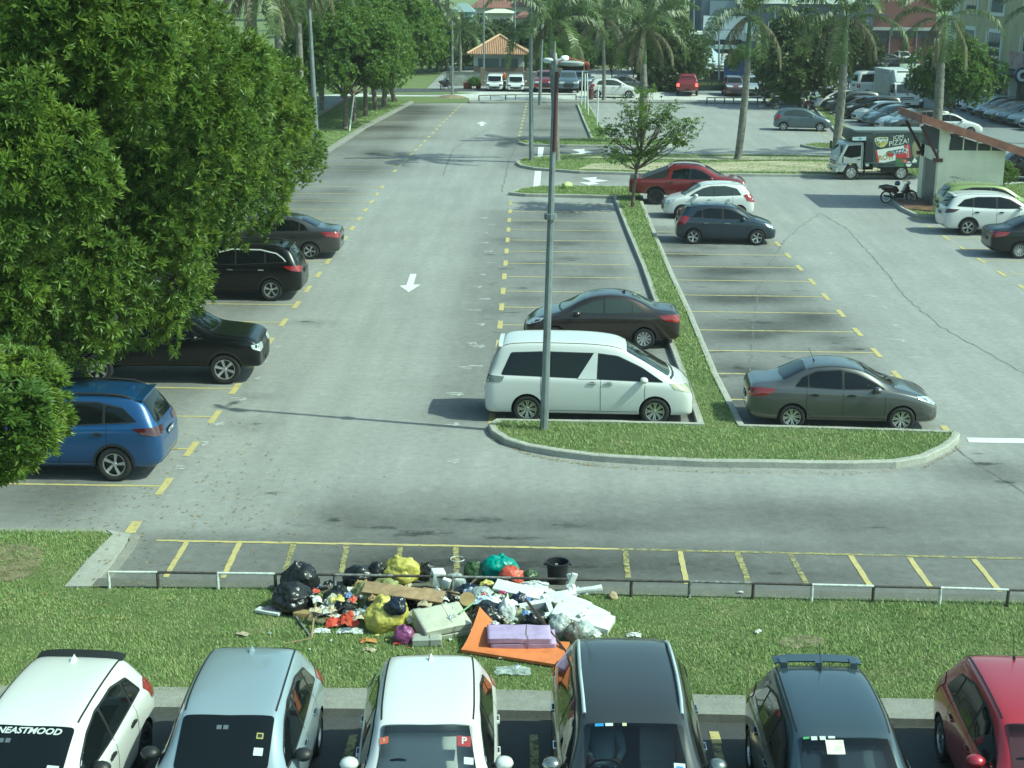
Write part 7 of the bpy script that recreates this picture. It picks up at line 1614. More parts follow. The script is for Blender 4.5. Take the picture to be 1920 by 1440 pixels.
def shophouse():
    X = 38.3; e = empty('shophouse', (X, 122, 0)); tag(e, 'yellow and cream three storey shophouse with tall shuttered windows', 'building'); o = e.location
    def W_(nm, px0, py0, px1, py1, m, dx=.1, th=.3, zabs=None):
        a, b = GX(px0, py1, X), GX(px1, py0, X); z0, z1 = (a.z, b.z) if zabs is None else zabs; mb = MB(); mb.box((-dx + th / 2, (a.y + b.y) / 2 - o.y, (z0 + z1) / 2), (th, abs(a.y - b.y), z1 - z0)); return mb.build(nm, m, e)
    yc = mat('ochre_wall', (.36, .34, .20), .9, vary=(.8, .15)); cr = mat('cream_trim', (.62, .64, .56), .8); gw = mat('grey_shop_wall', (.36, .40, .41), .8)
    mb = MB(); mb.box((6, 0, 6), (12, 34, 12)); mb.build('wall', yc, e)
    for y_, h in ((-11.2, 3.2), (-3.6, 3.0), (5.5, 3.2), (13, 3.0)):
        for z, hh in ((4.6, 2.5), (8.6, 2.4)):
            f = MB(); f.box((-.05, y_, z), (.2, h + .5, hh + .5)); fo = f.build('window', cr, e)
            g = MB()
            for k in range(3):
                for j in range(2 if hh > 2 else 1): g.box((-.17, y_ - h / 2 + h * (k + .5) / 3, z - hh / 2 + hh * (j + .5) / 2), (.06, h / 3 - .12, hh / 2 - .10))
            g.build('pane', GLASSL, fo)
            s = MB()
            for k in range(14): s.box((-.12, y_ + h / 2 + .75, z - hh / 2 + hh * (k + .5) / 14), (.1, .55, hh / 14 * .6))
            s.build('shutter', cr, fo)
    mb = MB(); mb.box((-.4, -10.5, 2.65), (.9, 8.5, 1.1)); mb.build('shop_fascia', gw, e)
    for y_ in (-15.2, -6.6, -1.5, 4.5, 10.5): mb = MB(); mb.box((-.5, y_, 1.3), (.5, .6, 2.6)); mb.build('pillar', cr, e)
    for y_ in (-11, -4, 2, 8): mb = MB(); mb.box((-.02, y_, 1.15), (.15, 3.8, 2.3)); mb.build('shopfront', DKW, e)
    mb = MB(); mb.add([(-.02, -2.5, 3.2), (-.02, 6.5, 3.2), (-2.1, 6.5, 2.5), (-2.1, -2.5, 2.5), (-2.1, 6.5, 2.42), (-2.1, -2.5, 2.42)], [(0, 1, 2, 3), (3, 2, 4, 5)]); mb.build('awning', mat('awning_green', (.02, .06, .05), .8), e)
    mb = MB(); mb.box((-.9, -13.4, 2.9), (.25, 1.1, 1.7)); s_ = mb.build('shop_sign', mat('sign_red', (.16, .03, .03), .5), e); vs, fs = text_mesh('A', 1.3, .02); t_ = MB(); t_.add([(-.9 + w_.x * .9, -13.97, 2.9 + w_.y) for w_ in vs], fs); t_.build('lettering', mat('letter_pale', (.5, .42, .38), .6), s_)
    vs, fs = text_mesh('KLINIK', .42, .01); t_ = MB(); t_.add([(-.87, -9.2 - w_.x, 2.5 + w_.y) for w_ in vs], fs); t_.build('lettering', mat('letter_blue', (.08, .12, .30), .6), e)
    mb = MB(); mb.lathe([(0, -.12), (.62, -.12), (.62, .12), (0, .12)], 20, Matrix.Translation((-1.0, -5.2, 3.0)) @ Matrix.Rotation(math.pi / 2, 4, 'X')); mb.build('round_sign', mat('sign_navy', (.02, .03, .08), .4), e)
    mb = MB(); mb.lathe([(.25, -.15), (.45, -.15), (.45, .15), (.25, .15)], 16, Matrix.Translation((-1.0, -5.3, 3.0)) @ Matrix.Rotation(math.pi / 2, 4, 'X'), close=True); mb.build('sign_emblem', PLW, e)
    mb = MB(); mb.box((-.25, -1.2, 3.9), (.2, 3.6, 1.3)); mb.build('shop_banner', mat('banner_faded', (.40, .42, .40), .8, vary=(1.3, .3, (.25, .06, .05))), e)
    mb = MB(); mb.box((-.3, 17.6, 6), (.7, .7, 12)); mb.build('corner_column', WHF, e); mb = MB(); mb.box((-.9, 16.6, 3.6), (.2, 1.6, 1.5)); mb.build('blank_sign', mat('sign_slate', (.06, .08, .14), .6), e)
shophouse()
# pale retaining wall, tent, signboards, shelter
mb = MB(); a, b = G(1686, 144), G(1765, 144); mb.box(((a.x + b.x) / 2, a.y, .5), (b.x - a.x, .4, 1.7)); tag(mb.build('retaining_wall', mat('pale_retaining', (.58, .62, .50), .9)), 'pale retaining wall behind the white box truck', 'wall')
mb = MB(); a, b = G(1600, 168), G(1655, 168); mb.box(((a.x + b.x) / 2, a.y, .45), (b.x - a.x, .3, 1.1)); tag(mb.build('garden_wall', CONC_D), 'low grey concrete wall below the white sport utility car', 'wall')
def tent():
    p = G(1333, 152); e = empty('market_tent', (p.x, p.y, 0)); tag(e, 'pale blue peaked canopy tent beyond the far road', 'tent'); w_ = 1.9
    r = MB(); N = 10; vs = []
    for j in range(N + 1):
        t = j / N; s = w_ * (1 - t) ** 1.25 + .03; z = 1.85 + 1.35 * t
        vs += [(-s, -s, z), (s, -s, z), (s, s, z), (-s, s, z)]
    r.add(vs, [(j * 4 + k, j * 4 + (k + 1) % 4, (j + 1) * 4 + (k + 1) % 4, (j + 1) * 4 + k) for j in range(N) for k in range(4)]); r.build('canopy', mat('tent_cloth', (.42, .50, .54), .8), e)
    for sx in (-1, 1):
        for sy in (-1, 1): mb = MB(); mb.tube([(sx * w_ * .95, sy * w_ * .95, 0), (sx * w_ * .95, sy * w_ * .95, 1.9)], .04, 6); mb.build('leg', STEEL, e)
    mb = MB(); mb.box((.3, -1.0, .55), (2.6, .8, 1.0)); mb.build('counter', mat('counter_dark', (.05, .03, .03), .7), e)
tent()
def board(name, label, px, py, w_, h_, z, m, cat='sign', tx=None, tm=None, legs=True):
    p = G(px, py); e = empty(name, (p.x, p.y, 0)); tag(e, label, cat); mb = MB(); mb.box((0, 0, z), (w_, .12, h_)); pn = mb.build('board', m, e)
    for s in (-1, 1): mb = MB(); mb.tube([(s * w_ * .42, .1, 0), (s * w_ * .42, .1, z)], .05, 6); mb.build('leg', STEEL, e)
    if tx:
        for i, (s_, sz, dz) in enumerate(tx): vs, fs = text_mesh(s_, sz, .01); t_ = MB(); t_.add([(v.x, -.07, z + dz + v.y) for v in vs], fs); t_.build('lettering', tm, pn)
    return e
board('signboard', 'blue signboard with pale lettering beside the tent', 1375, 156, 1.05 * 1.9, 1.9, 1.35, mat('board_blue', (.03, .08, .28), .5), tx=[('8', .5, .5), ('MAJLIS', .34, -.05)], tm=mat('board_letters', (.35, .45, .6), .6))
board('signboard', 'dark low banner board with yellowish lettering by the far road', 1331, 176, 2.6 * 1.0, .95, .75, mat('board_black', (.015, .03, .02), .6), tx=[('KERETA SEWA', .32, .12)], tm=mat('board_yellow', (.22, .24, .08), .6))
p_ = G(1066, 160); e_ = empty('red_shelter', (p_.x, p_.y, 0)); tag(e_, 'open fronted red shelter behind the blue pickup', 'shelter'); mb = MB()
mb.prism([(-1.9, 0), (-1.75, 0), (-1.75, 1.9), (0, 2.35), (1.75, 1.9), (1.75, 0), (1.9, 0), (1.9, 2.1), (0, 2.6), (-1.9, 2.1)], -.9, .9, M=Matrix(((1, 0, 0, 0), (0, 0, -1, 0), (0, 1, 0, 0), (0, 0, 0, 1)))); mb.build('frame', mat('shelter_red', (.35, .05, .03), .7), e_); mb = MB(); mb.box((0, .8, 1.05), (3.4, .1, 2.1)); mb.build('back_panel', mat('shelter_dark', (.02, .02, .02), .8), e_)
p_ = G(1107, 186); mb = MB(); mb.lathe([(0, 0), (.24, 0), (.28, .85), (.30, .87), (.27, .90), (0, .93)], 14, Matrix.Translation((p_.x, p_.y, 0))); tag(mb.build('litter_bin', mat('bin_maroon', (.08, .03, .03), .6), smooth=40), 'small maroon litter bin beside the far white posts', 'bin')
p_ = G(1861, 361); 
# pedestrians
def walker(label, px, py, shirt, trous, h=R(-90), s=1.0):
    p = G(px, py); e = empty('person', (p.x, p.y, 0), h); tag(e, label, 'person'); e.scale = (s,) * 3
    J = [(0, 0, .92), (0, 0, 1.15), (0, 0, 1.38), (0, 0, 1.48), (.02, 0, 1.60), (0, .18, 1.38), (.02, .24, 1.12), (.10, .22, .90), (0, -.18, 1.38), (.04, -.25, 1.12), (.14, -.20, .92), (.02, .09, .88), (.06, .10, .48), (0, .10, .08), (.13, .11, .04), (-.02, -.09, .88), (-.04, -.10, .48), (-.10, -.10, .08), (.03, -.11, .04)]
    Ed = [(0, 1), (1, 2), (2, 3), (3, 4), (2, 5), (5, 6), (6, 7), (2, 8), (8, 9), (9, 10), (0, 11), (11, 12), (12, 13), (13, 14), (0, 15), (15, 16), (16, 17), (17, 18)]; Rr = [.13, .13, .14, .055, .09, .06, .045, .035, .06, .045, .035, .09, .06, .045, .04, .09, .06, .045, .04]
    me = skin_figure('body', J, Ed, Rr, SKIN); me.materials.append(shirt); me.materials.append(trous); me.materials.append(HAIR)
    mi = [(3 if (p_.center.z > 1.62 or (p_.center.z > 1.55 and p_.center.x < 0)) else 0 if p_.center.z > 1.46 or abs(p_.center.y) > .21 and p_.center.z < 1.15 else 1 if p_.center.z > .93 else 2 if p_.center.z > .1 else 3) for p_ in me.polygons]; me.polygons.foreach_set('material_index', mi); link('body', me, e)
walker('person in an orange top walking between the white van and the red pickup', 945, 168, mat('orange_top', (.45, .10, .03), .8), mat('dark_trousers', (.02, .02, .025), .8))
walker('person in a white shirt standing under the bushy tree', 1592, 172, mat('white_shirt', (.55, .56, .53), .8), mat('green_skirt', (.05, .10, .07), .8))
walker('person in dark clothes walking below the far red building', 1540, 178, mat('maroon_shirt', (.10, .02, .03), .8), MATS['dark_trousers'], R(20))
# dirt mound by the thin pole
mb = MB(); vs = []; N = 16
for j in range(5):
    for k in range(N): a = 2 * math.pi * k / N; r_ = (1 - j / 4.0) * (1 + .15 * math.sin(3 * a)); vs.append((1.4 * r_ * math.cos(a), 1.0 * r_ * math.sin(a), .30 * math.sin(j / 4 * math.pi / 2)))
mb.add(vs, [(j * N + k, j * N + (k + 1) % N, (j + 1) * N + (k + 1) % N, (j + 1) * N + k) for j in range(4) for k in range(N)]); o = mb.build('dirt_mound', SOIL, smooth=180); p_ = G(845, 184); o.location = (p_.x, p_.y, .0); tag(o, 'small mound of dirt at the foot of the thin grey pole', 'mound')
sheet('far_grass_strip', P2([(560, 196), (880, 193), (880, 185), (845, 181), (700, 181), (600, 183)]), 0.02, TURF); sheet('far_grass_strip', P2([(700, 178), (850, 177), (900, 174.5), (850, 173), (700, 174)]), 0.02, TURF)
sheet('far_grass_strip', P2([(1440, 189), (1560, 186), (1560, 181), (1440, 182)]), 0.02, TURF)
strip('far_kerb', [(880, 190), (1100, 189), (1300, 190), (1520, 193)], [(880, 194), (1100, 193), (1300, 194), (1520, 198)], .12, .12, CONC_D)

# ================================================================ trees behind
cD, CD = crown_mesh('crown_dark', 41, 4.6, 4.6, 3.8, 50, 1.5, 3600, 8, .42, .10, LEAF_D, fill=.2)
cF, CF = crown_mesh('crown_far', 42, 4.8, 4.8, 4.0, 50, 1.6, 3000, 8, .50, .13, LEAF_F, fill=.2)
cG, CG = crown_mesh('crown_bush', 43, 3.1, 3.1, 2.4, 40, 1.0, 4200, 9, .24, .055, LEAF_B, fill=.2, low=-.9)
tree('rounded bushy tree between the leaning palm and the parked row', (G(1500, 200).x, G(1500, 200).y, 0), cD, CD, 4.3, .2, None, .5, .88, seed=51, name='bushy_tree')
tree('small round tree standing left of the shophouse cars', (G(1785, 236).x, G(1785, 236).y, 0), cG, CG, 3.4, .12, None, .2, 1.02, seed=52, name='round_tree')
tree('dark spreading tree behind the second palm', (G(1262, 178).x, G(1262, 178).y + 6, 0), cD, CD, 3.6, .2, None, 2.0, .82, seed=53, name='spreading_tree')
tree('leafy tree left of the white pickup van', (G(1600, 176).x, G(1600, 176).y + 4, 0), cD, CD, 4.4, .2, None, 3.0, .75, seed=54, name='leafy_tree')
for i, (px, Y, s, lab) in enumerate([(1072, 150, .75, 'bright green young tree behind the lamp heads'), (1150, 152, .7, 'yellow green young tree behind the far white hatchback'), (1185, 150, .8, 'light green young tree left of the second palm'), (1020, 146, .6, 'light green bush above the red pickup'), (1395, 150, .6, 'yellowish small tree right of the tent')]):
    x = GY(px, 120, Y).x; tree(lab, (x, Y, 0), cG, CG, 3.6, .1, 'young bright trees beyond the far road', i, s, seed=60 + i, name='young_tree')
rng = random.Random(12); k = 0
words_ = ['dense dark tree', 'dark bushy tree', 'tall dark tree', 'muted green tree', 'broad far tree']
spots = [(790, 163, 1, .85), (838, 166, 1, .72), (868, 168, 1, .62), (905, 170, 1, .6), (948, 172, 1, .62), (985, 168, 1, .6), (1030, 170, 1, .66), (1095, 172, 0, .6), (1225, 165, 1, .9)]
for px, Y, dk, s in spots:
    x = GY(px, 120, Y).x; tree('dense dark tree beyond the boundary wall and far road', (x, Y, 0), cD if dk else cF, CD if dk else CF, 4.3, .22, 'dense dark trees beyond the wall and road', rng.uniform(0, 6), s, seed=70 + k, name='dark_tree'); k += 1
for i in range(64):
    Y = rng.uniform(172, 330); px = rng.uniform(560, 1230) if i < 50 else rng.uniform(1040, 1240); x = GY(px, 60, Y).x
    sh = 1.0
    if 745 < px < 1050:
        if Y > 205: continue
        sh = .48
    tree('hazy green tree on the far hillside', (x, Y, 0), cF, CF, 4.6 + (0 if px < 1040 else rng.uniform(0, 2)), .25, 'hazy trees on the far hillside', rng.uniform(0, 6), rng.uniform(.8, 1.3) * sh, seed=100 + i, nlimb=5, name='hillside_tree')
for i in range(26):
    Y = rng.uniform(330, 430); px = 420 + 60 * i + rng.uniform(-15, 15); x = GY(px, 60, Y).x; tree('tall far tree closing the view at the skyline', (x, Y, 0), cF, CF, 7, .3, 'far trees closing the view', rng.uniform(0, 6), rng.uniform(1.5, 2.2), seed=200 + i, nlimb=4, name='skyline_tree')
for i, (px, Y, tz) in enumerate([(820, 165, 8), (800, 190, 9), (862, 160, 5.2)]): x = GY(px, 90, Y).x; palm(['drooping far palm left of the guardhouse', 'far palm on the hillside above the rounded trees', 'short dark palm beside the guardhouse roof'][i], (x, Y, 0), (x, Y, tz - 2.2), r=.2, v=i % 3, rz=i, sc=1.0, group='far palms', shaft=1.5)
def shrub(label, px, py, s, name='shrub'): p = G(px, py); tree(label, (p.x, p.y, 0), cG, CG, 3.0, .06, None, px, s, seed=px, nlimb=4, name=name, cat='shrub')
shrub('clipped bush on the kerb left of the parked row', 1480, 203, .28); shrub('dry shrub growing at the right corner of the hut', 1866, 360, .30); shrub('thin palm like plant in front of the stained wall', 889, 167, .2)
bagp = G(1063, 352, .15)
# ================================================================ rubbish heap
BAGK = mat('black_bag_plastic', (.014, .015, .017), .30, spec=.5, bump=(16, .45, .02)); BAGN = mat('navy_bag_plastic', (.010, .016, .035), .25, spec=.6, bump=(25, .5, .02)); BAGT = mat('teal_bag_plastic', (.02, .22, .18), .36, bump=(18, .5, .02)); BAGR = mat('orange_red_bag_plastic', (.42, .07, .04), .36, bump=(18, .5, .02)); BAGG = mat('dark_green_bag_plastic', (.035, .07, .022), .35, vary=(6, .5), bump=(20, .5, .02)); BAGO = mat('olive_bag_plastic', (.24, .25, .10), .45, vary=(8, .3), bump=(20, .5, .02)); BAGM = mat('magenta_bag_plastic', (.20, .05, .16), .35, bump=(20, .5, .02))
def filmy(name, col, tr, rough=.25):
    m = bpy.data.materials.new(name); m.use_nodes = True; nt = m.node_tree; b = nt.nodes['Principled BSDF']; b.inputs['Base Color'].default_value = (*col, 1); b.inputs['Roughness'].default_value = rough; b.inputs['Specular IOR Level'].default_value = .7
    g = nt.nodes.new('ShaderNodeTexCoord'); n = noise_n(nt, g.outputs['Object'], 9, 4); r = nt.nodes.new('ShaderNodeMapRange'); r.inputs['From Min'].default_value = .3; r.inputs['From Max'].default_value = .7; r.inputs['To Min'].default_value = max(0, tr - .25); r.inputs['To Max'].default_value = min(1, tr + .2); nt.links.new(n, r.inputs['Value'])
    t = nt.nodes.new('ShaderNodeBsdfTransparent'); t.inputs[0].default_value = (*[min(1, c * .4 + .6) for c in col], 1); mx = nt.nodes.new('ShaderNodeMixShader'); nt.links.new(r.outputs[0], mx.inputs[0]); nt.links.new(b.outputs[0], mx.inputs[1]); nt.links.new(t.outputs[0], mx.inputs[2]); nt.links.new(mx.outputs[0], nt.nodes['Material Output'].inputs[0])
    bp = nt.nodes.new('ShaderNodeBump'); bp.inputs['Strength'].default_value = .6; bp.inputs['Distance'].default_value = .02; nt.links.new(noise_n(nt, g.outputs['Object'], 22, 4), bp.inputs['Height']); nt.links.new(bp.outputs[0], b.inputs['Normal']); MATS[name] = m; return m
BAGY = filmy('yellow_film', (.56, .50, .12), .12, .3); CLR = filmy('clear_film', (.52, .58, .57), .45, .15); WFILM = filmy('white_film', (.72, .76, .74), .15, .3)
FOAM = mat('polystyrene', (.56, .58, .56), .8, vary=(5, .12), bump=(60, .15)); MATW = mat('mattress_cream', (.46, .47, .38), .9, vary=(3, .16)); ORG = mat('orange_foam', (.58, .18, .06), .85, vary=(4, .16)); PUR = mat('lilac_foam', (.36, .28, .46), .9, vary=(5, .16)); CARD = mat('cardboard', (.30, .215, .10), .9, vary=(3, .25)); WOOD = mat('bare_wood', (.30, .21, .12), .8, vary=(8, .3)); WOODD = mat('dark_wood', (.09, .06, .045), .7, vary=(8, .3))
def crinkle(p, seed, f=3.0):
    q = Vector(p) * f + Vector((seed * 3.1, seed * 1.7, seed)); return abs(noise.noise(q)) * 1.0 + abs(noise.noise(q * 2.3)) * .5
def bag(label, px, py, w_, h_, m, z=.1, seed=1, depth=None, knot=(0, .05, 1.0), name='rubbish_bag', cat='bag', rot=0.0, squash=.0, contents=None, group=None):
    """tied plastic bag: sagging body, folds gathered towards the knot"""
    p = G(px, py, z); dp = depth or w_ * .85; bm = bmesh.new(); bmesh.ops.create_icosphere(bm, subdivisions=5, radius=1); kn = Vector(knot).normalized(); rr = random.Random(seed)
    a0 = kn.orthogonal().normalized(); b0 = kn.cross(a0)
    for v in bm.verts:
        d = v.co.normalized(); c = d.dot(kn); an = math.atan2(d.dot(b0), d.dot(a0)); g = max(0, (c - .05)) ** 1.5
        an += .7 * noise.noise(d * 1.6 + Vector((seed * 5.0, 0, 0))); sv_ = Vector((seed * 1.7, seed * .9, 0))
        fold = 1 - abs(noise.noise(Vector((math.cos(an) * 6.0, math.sin(an) * 6.0, seed * 2.0 + c * 1.5)))) * 3
        n1 = noise.noise(d * 1.25 + sv_); n2 = noise.noise(d * 2.7 + sv_ * 2); rid = 1 - abs(noise.noise(d * 4.5 + Vector((n2, n1, 0)) * 1.5 + sv_)) * 2.4
        r = 1 - .26 * g + .24 * n1 + .10 * n2 + .035 * rid * (1 - g) + .055 * g * fold + .02 * (1 - abs(noise.noise(d * 10 + sv_)) * 3)
        if c > .93: r += (c - .93) * 2.2
        q = d * r
        if c > .93: q = kn * q.dot(kn) + (q - kn * q.dot(kn)) * .6
        q.z = max(q.z, -.62 + squash + .05 * n2); v.co = Vector((q.x * w_ / 2, q.y * dp / 2, (q.z + .62) * h_ / 1.6))
    me = bpy.data.meshes.new(name); bm.to_mesh(me); bm.free(); me.materials.append(m); me.polygons.foreach_set('use_smooth', [True] * len(me.polygons)); o = link(name, me); o.location = (p.x, p.y + dp * .28, z); o.rotation_euler = (0, 0, rot); tag(o, label, cat, group); return o
def crumple(label, px, py, w_, d_, h_, m, z=.1, seed=1, name='plastic_sheet', cat='plastic', rot=0.0, n=26, group=None, fold=1.0):
    p = G(px, py, z); V = []
    for j in range(n):
        for i in range(n):
            u, v = i / (n - 1) * 2 - 1, j / (n - 1) * 2 - 1; e = 1 - .16 * noise.noise(Vector((math.atan2(v, u) * 2, seed, 0))); k = max(0, 1 - (u * u + v * v) * .55)
            zz = h_ * (k * (.45 + .55 * noise.noise(Vector((u * 1.5 + seed, v * 1.5, 0)))) + .55 * crinkle((u, v, 0), seed, 2.0) * k) + .01
            V.append((u * w_ / 2 * e + .03 * noise.noise(Vector((u * 4, v * 4, seed))), v * d_ / 2 * e + .03 * noise.noise(Vector((u * 4, v * 4, seed + 9))), max(.004, zz)))
    F_ = [(j * n + i, j * n + i + 1, (j + 1) * n + i + 1, (j + 1) * n + i) for j in range(n - 1) for i in range(n - 1)]
    me = npmesh(name, V, F_, m, False); o = link(name, me); o.location = (p.x, p.y + d_ * .4, z); o.rotation_euler = (0, 0, rot); tag(o, label, cat, group); return o
def slab(label, px, py, dims, m, z=.1, rot=0.0, tilt=(0, 0), name='foam_slab', cat='foam board', bev=.012, rough=.0, seed=1, group=None):
    p = G(px, py, z); mb = MB(); mb.box((0, 0, dims[2] / 2), dims)
    o = mb.build(name, m, bevel=bev) if bev else mb.build(name, m)
    if rough:
        bm = bmesh.new(); bm.from_mesh(o.data); bmesh.ops.subdivide_edges(bm, edges=bm.edges, cuts=3, use_grid_fill=True)
        for v in bm.verts: v.co += Vector((noise.noise(v.co * 9 + Vector((seed, 0, 0))), noise.noise(v.co * 9 + Vector((0, seed, 0))), noise.noise(v.co * 7 + Vector((0, 0, seed))))) * rough
        bm.to_mesh(o.data); bm.free()
    o.location = (p.x, p.y, z); o.rotation_euler = (tilt[0], tilt[1], rot); tag(o, label, cat, group); return o
def stick(label, a, b, r, m, name='wooden_stick', cat='stick', flat=False):
    A, B = G(a[0], a[1], a[2]), G(b[0], b[1], b[2]); mb = MB(); mb.tube([Vector((0, 0, 0)), B - A], r, 4 if flat else 6); o = mb.build(name, m); o.location = A; tag(o, label, cat); return o
bag('tied black bin bag on top at the left end of the heap', 561, 1113, .60, .50, BAGK, .12, 1, knot=(-.25, .1, 1))
bag('big slumped black bin bag at the lower left of the heap', 549, 1151, .72, .44, BAGK, .1, 2, .7, knot=(.9, -.1, .35))
bag('small glossy black bag right of the two big bin bags', 631, 1143, .46, .38, BAGK, .1, 3, knot=(.0, .2, 1))
bag('black bag behind the white cards near the rail', 668, 1098, .52, .30, BAGK, .12, 4, knot=(-.6, 0, .6)); bag('black bag left of the pale yellow bag', 708, 1092, .34, .34, BAGK, .12, 5, knot=(.5, .2, 1))
bag('pale yellow see-through bag standing highest behind the plank', 752, 1092, .62, .42, BAGY, .15, 6, knot=(-.3, .2, 1)); bag('black bag right of the pale yellow bag', 798, 1090, .34, .34, BAGK, .12, 7, knot=(-.5, .1, 1))
bag('olive coloured bag beneath the brown plank', 683, 1137, .58, .34, BAGO, .12, 8, knot=(-.8, 0, .5)); bag('long olive bag under the navy bag', 726, 1128, .58, .34, BAGO, .14, 9, knot=(.6, .1, .8))
bag('large knotted yellow bag at the front of the heap', 721, 1184, .66, .54, BAGY, .1, 10, .6, knot=(-.15, -.1, 1)); bag('navy bag resting on the knotted yellow bag', 741, 1152, .34, .28, BAGN, .42, 11, knot=(-.5, .2, 1))
bag('black bag with glossy folds between the navy bag and the tan disc', 791, 1141, .48, .30, BAGK, .14, 12, knot=(.1, .5, .8)); bag('dark green bag of leaves behind the teal bag', 892, 1092, .42, .36, BAGG, .12, 13, knot=(.2, .4, 1)); bag('dark green bag peeping out right of the orange bag', 991, 1092, .30, .22, BAGG, .1, 14)
bag('teal plastic bag standing at the back of the heap', 937, 1090, .56, .46, BAGT, .16, 15, knot=(.1, .5, 1)); bag('orange red bag leaning on the teal bag', 958, 1096, .46, .28, BAGR, .22, 16, knot=(.9, .1, .5))
bag('wide open black bag spilling green scraps in the middle of the heap', 917, 1178, .62, .38, BAGK, .12, 17, .55, knot=(.1, -.3, .9)); bag('navy bag beside the long dark bar', 973, 1141, .30, .28, BAGN, .16, 18); bag('dark bag behind the tan disc', 846, 1137, .32, .26, BAGK, .14, 19)
bag('clear bag with brown contents left of the green bag', 853, 1103, .36, .26, CLR, .14, 20); bag('clear bag lying behind the tan disc', 905, 1126, .40, .20, CLR, .28, 21, knot=(.8, 0, .3)); bag('limp whitish bag hanging over the black bag', 949, 1172, .28, .46, WFILM, .14, 22, .3, knot=(.1, .2, 1))
bag('grey clear bag at the foot of the long bar', 1052, 1196, .40, .36, CLR, .1, 23, knot=(.1, .2, 1)); bag('silver plastic bag beside the charcoal car roof', 1090, 1198, .36, .28, CLR, .1, 24); bag('clear bag of dark scraps near the bar end', 1075, 1206, .26, .34, filmy('smoky_film', (.16, .16, .15), .35), .1, 25)
bag('magenta bag tucked beside the cream mattress', 757, 1207, .32, .30, BAGM, .1, 26, .3); bag('dark bag filling the gap under the foam ring', 1000, 1176, .46, .26, BAGK, .1, 27); bag('black bag under the blue striped cloth', 880, 1122, .45, .22, BAGN, .14, 28); bag('buried black bag behind the foam pile', 1050, 1140, .60, .24, BAGK, .1, 29)
bag('clear bag with yellow wrappers left of the foam ring', 975, 1172, .30, .28, filmy('greenish_film', (.35, .36, .22), .3), .12, 30); bag('pale yellow green bag on the kerb of the far sandy island entrance', 1063, 354, .52, .36, filmy('lime_film', (.52, .60, .25), .05), .15, 31)
crumple('grey clear plastic sheet above the cream mattress', 797, 1166, .62, .40, .16, CLR, .22, 1, rot=.2); crumple('clear plastic sheet lying on the grass by the orange mat', 962, 1266, .52, .28, .07, CLR, .11, 2); crumple('blue and white crumpled cloth on the black bag', 912, 1133, .40, .22, .12, mat('pale_blue_cloth', (.42, .54, .66), .8, vary=(7, .3, (.75, .8, .82))), .36, 3, name='cloth', cat='cloth')
crumple('navy and white striped cloth below the green bag', 890, 1116, .38, .20, .10, mat('striped_cloth', (.04, .07, .20), .85, vary=(28, .3, (.62, .66, .68))), .30, 4, name='cloth', cat='cloth'); crumple('red and white cloth spread at the left of the heap', 641, 1178, .52, .30, .20, mat('red_white_cloth', (.48, .05, .03), .7, vary=(3.5, .4, (.42, .08, .04))), .1, 5, name='cloth', cat='cloth')
crumple('white cloth scrap in front of the red cloth', 656, 1189, .42, .14, .07, WFILM, .1, 6, name='cloth', cat='cloth'); crumple('white wrapper at the foot of the bent stick', 603, 1188, .26, .14, .06, WFILM, .1, 7, name='wrapper', cat='wrapper'); crumple('light crumpled film behind the red cloth', 665, 1160, .42, .24, .16, CLR, .1, 8, name='wrapper', cat='wrapper')
crumple('brown paper and film next to the small box', 612, 1158, .34, .24, .14, mat('mixed_scraps', (.45, .30, .22), .8, vary=(9, .4, (.6, .6, .55))), .1, 9, name='wrapper', cat='wrapper'); crumple('pink wrapper on the middle of the heap', 942, 1114, .11, .06, .05, mat('pink_film', (.5, .04, .2), .5), .42, 10, name='wrapper', cat='wrapper', n=10)
crumple('large white plastic sheet behind the orange bag', 1001, 1105, .50, .28, .10, WFILM, .22, 11); crumple('film over the right edge of the heap', 1105, 1195, .36, .26, .12, WFILM, .1, 12, name='wrapper', cat='wrapper')
slab('white foam tray with pink film at the far left of the heap', 504, 1149, (.44, .16, .05), FOAM, .12, -.35, name='foam_tray', cat='foam tray'); crumple('pinkish film lying on the far left foam tray', 515, 1146, .34, .18, .07, filmy('pink_grey_film', (.42, .30, .34), .2), .15, 14, n=14)
slab('small cardboard box with white tape', 566, 1157, (.26, .16, .10), CARD, .1, -.05, name='cardboard_box', cat='box'); slab('bundle of white cards by the rail', 668, 1112, (.30, .22, .06), mat('card_white', (.6, .62, .55), .8, vary=(12, .3)), .25, .25, (.15, .1), 'card_bundle', 'cards', 0, .02, 3)
slab('long tan plank lying across the back of the heap', 757, 1112, (1.35, .26, .035), WOOD, .42, -.22, (.35, .03), 'wooden_plank', 'plank', .006); slab('short brown board right of the long plank', 826, 1112, (.6, .12, .03), CARD, .38, -.2, (.1, .05), 'wooden_plank', 'plank', .005)
slab('white appliance box with dark openings at the back', 819, 1096, (.22, .22, .26), FOAM, .2, .3, (.1, .1), 'appliance', 'appliance', .02); slab('small white carton behind the heap', 834, 1100, (.14, .10, .14), FOAM, .26, -.2, (0, .3), 'carton', 'carton', .006)
mb = MB(); mb.lathe([(0, 0), (.125, 0), (.125, .02), (0, .02)], 20); o = mb.build('cardboard_disc', CARD); p_ = G(876, 1124, .42); o.location = p_; o.rotation_euler = (R(38), 0, 0); tag(o, 'tan round disc lying on the middle of the heap', 'disc')
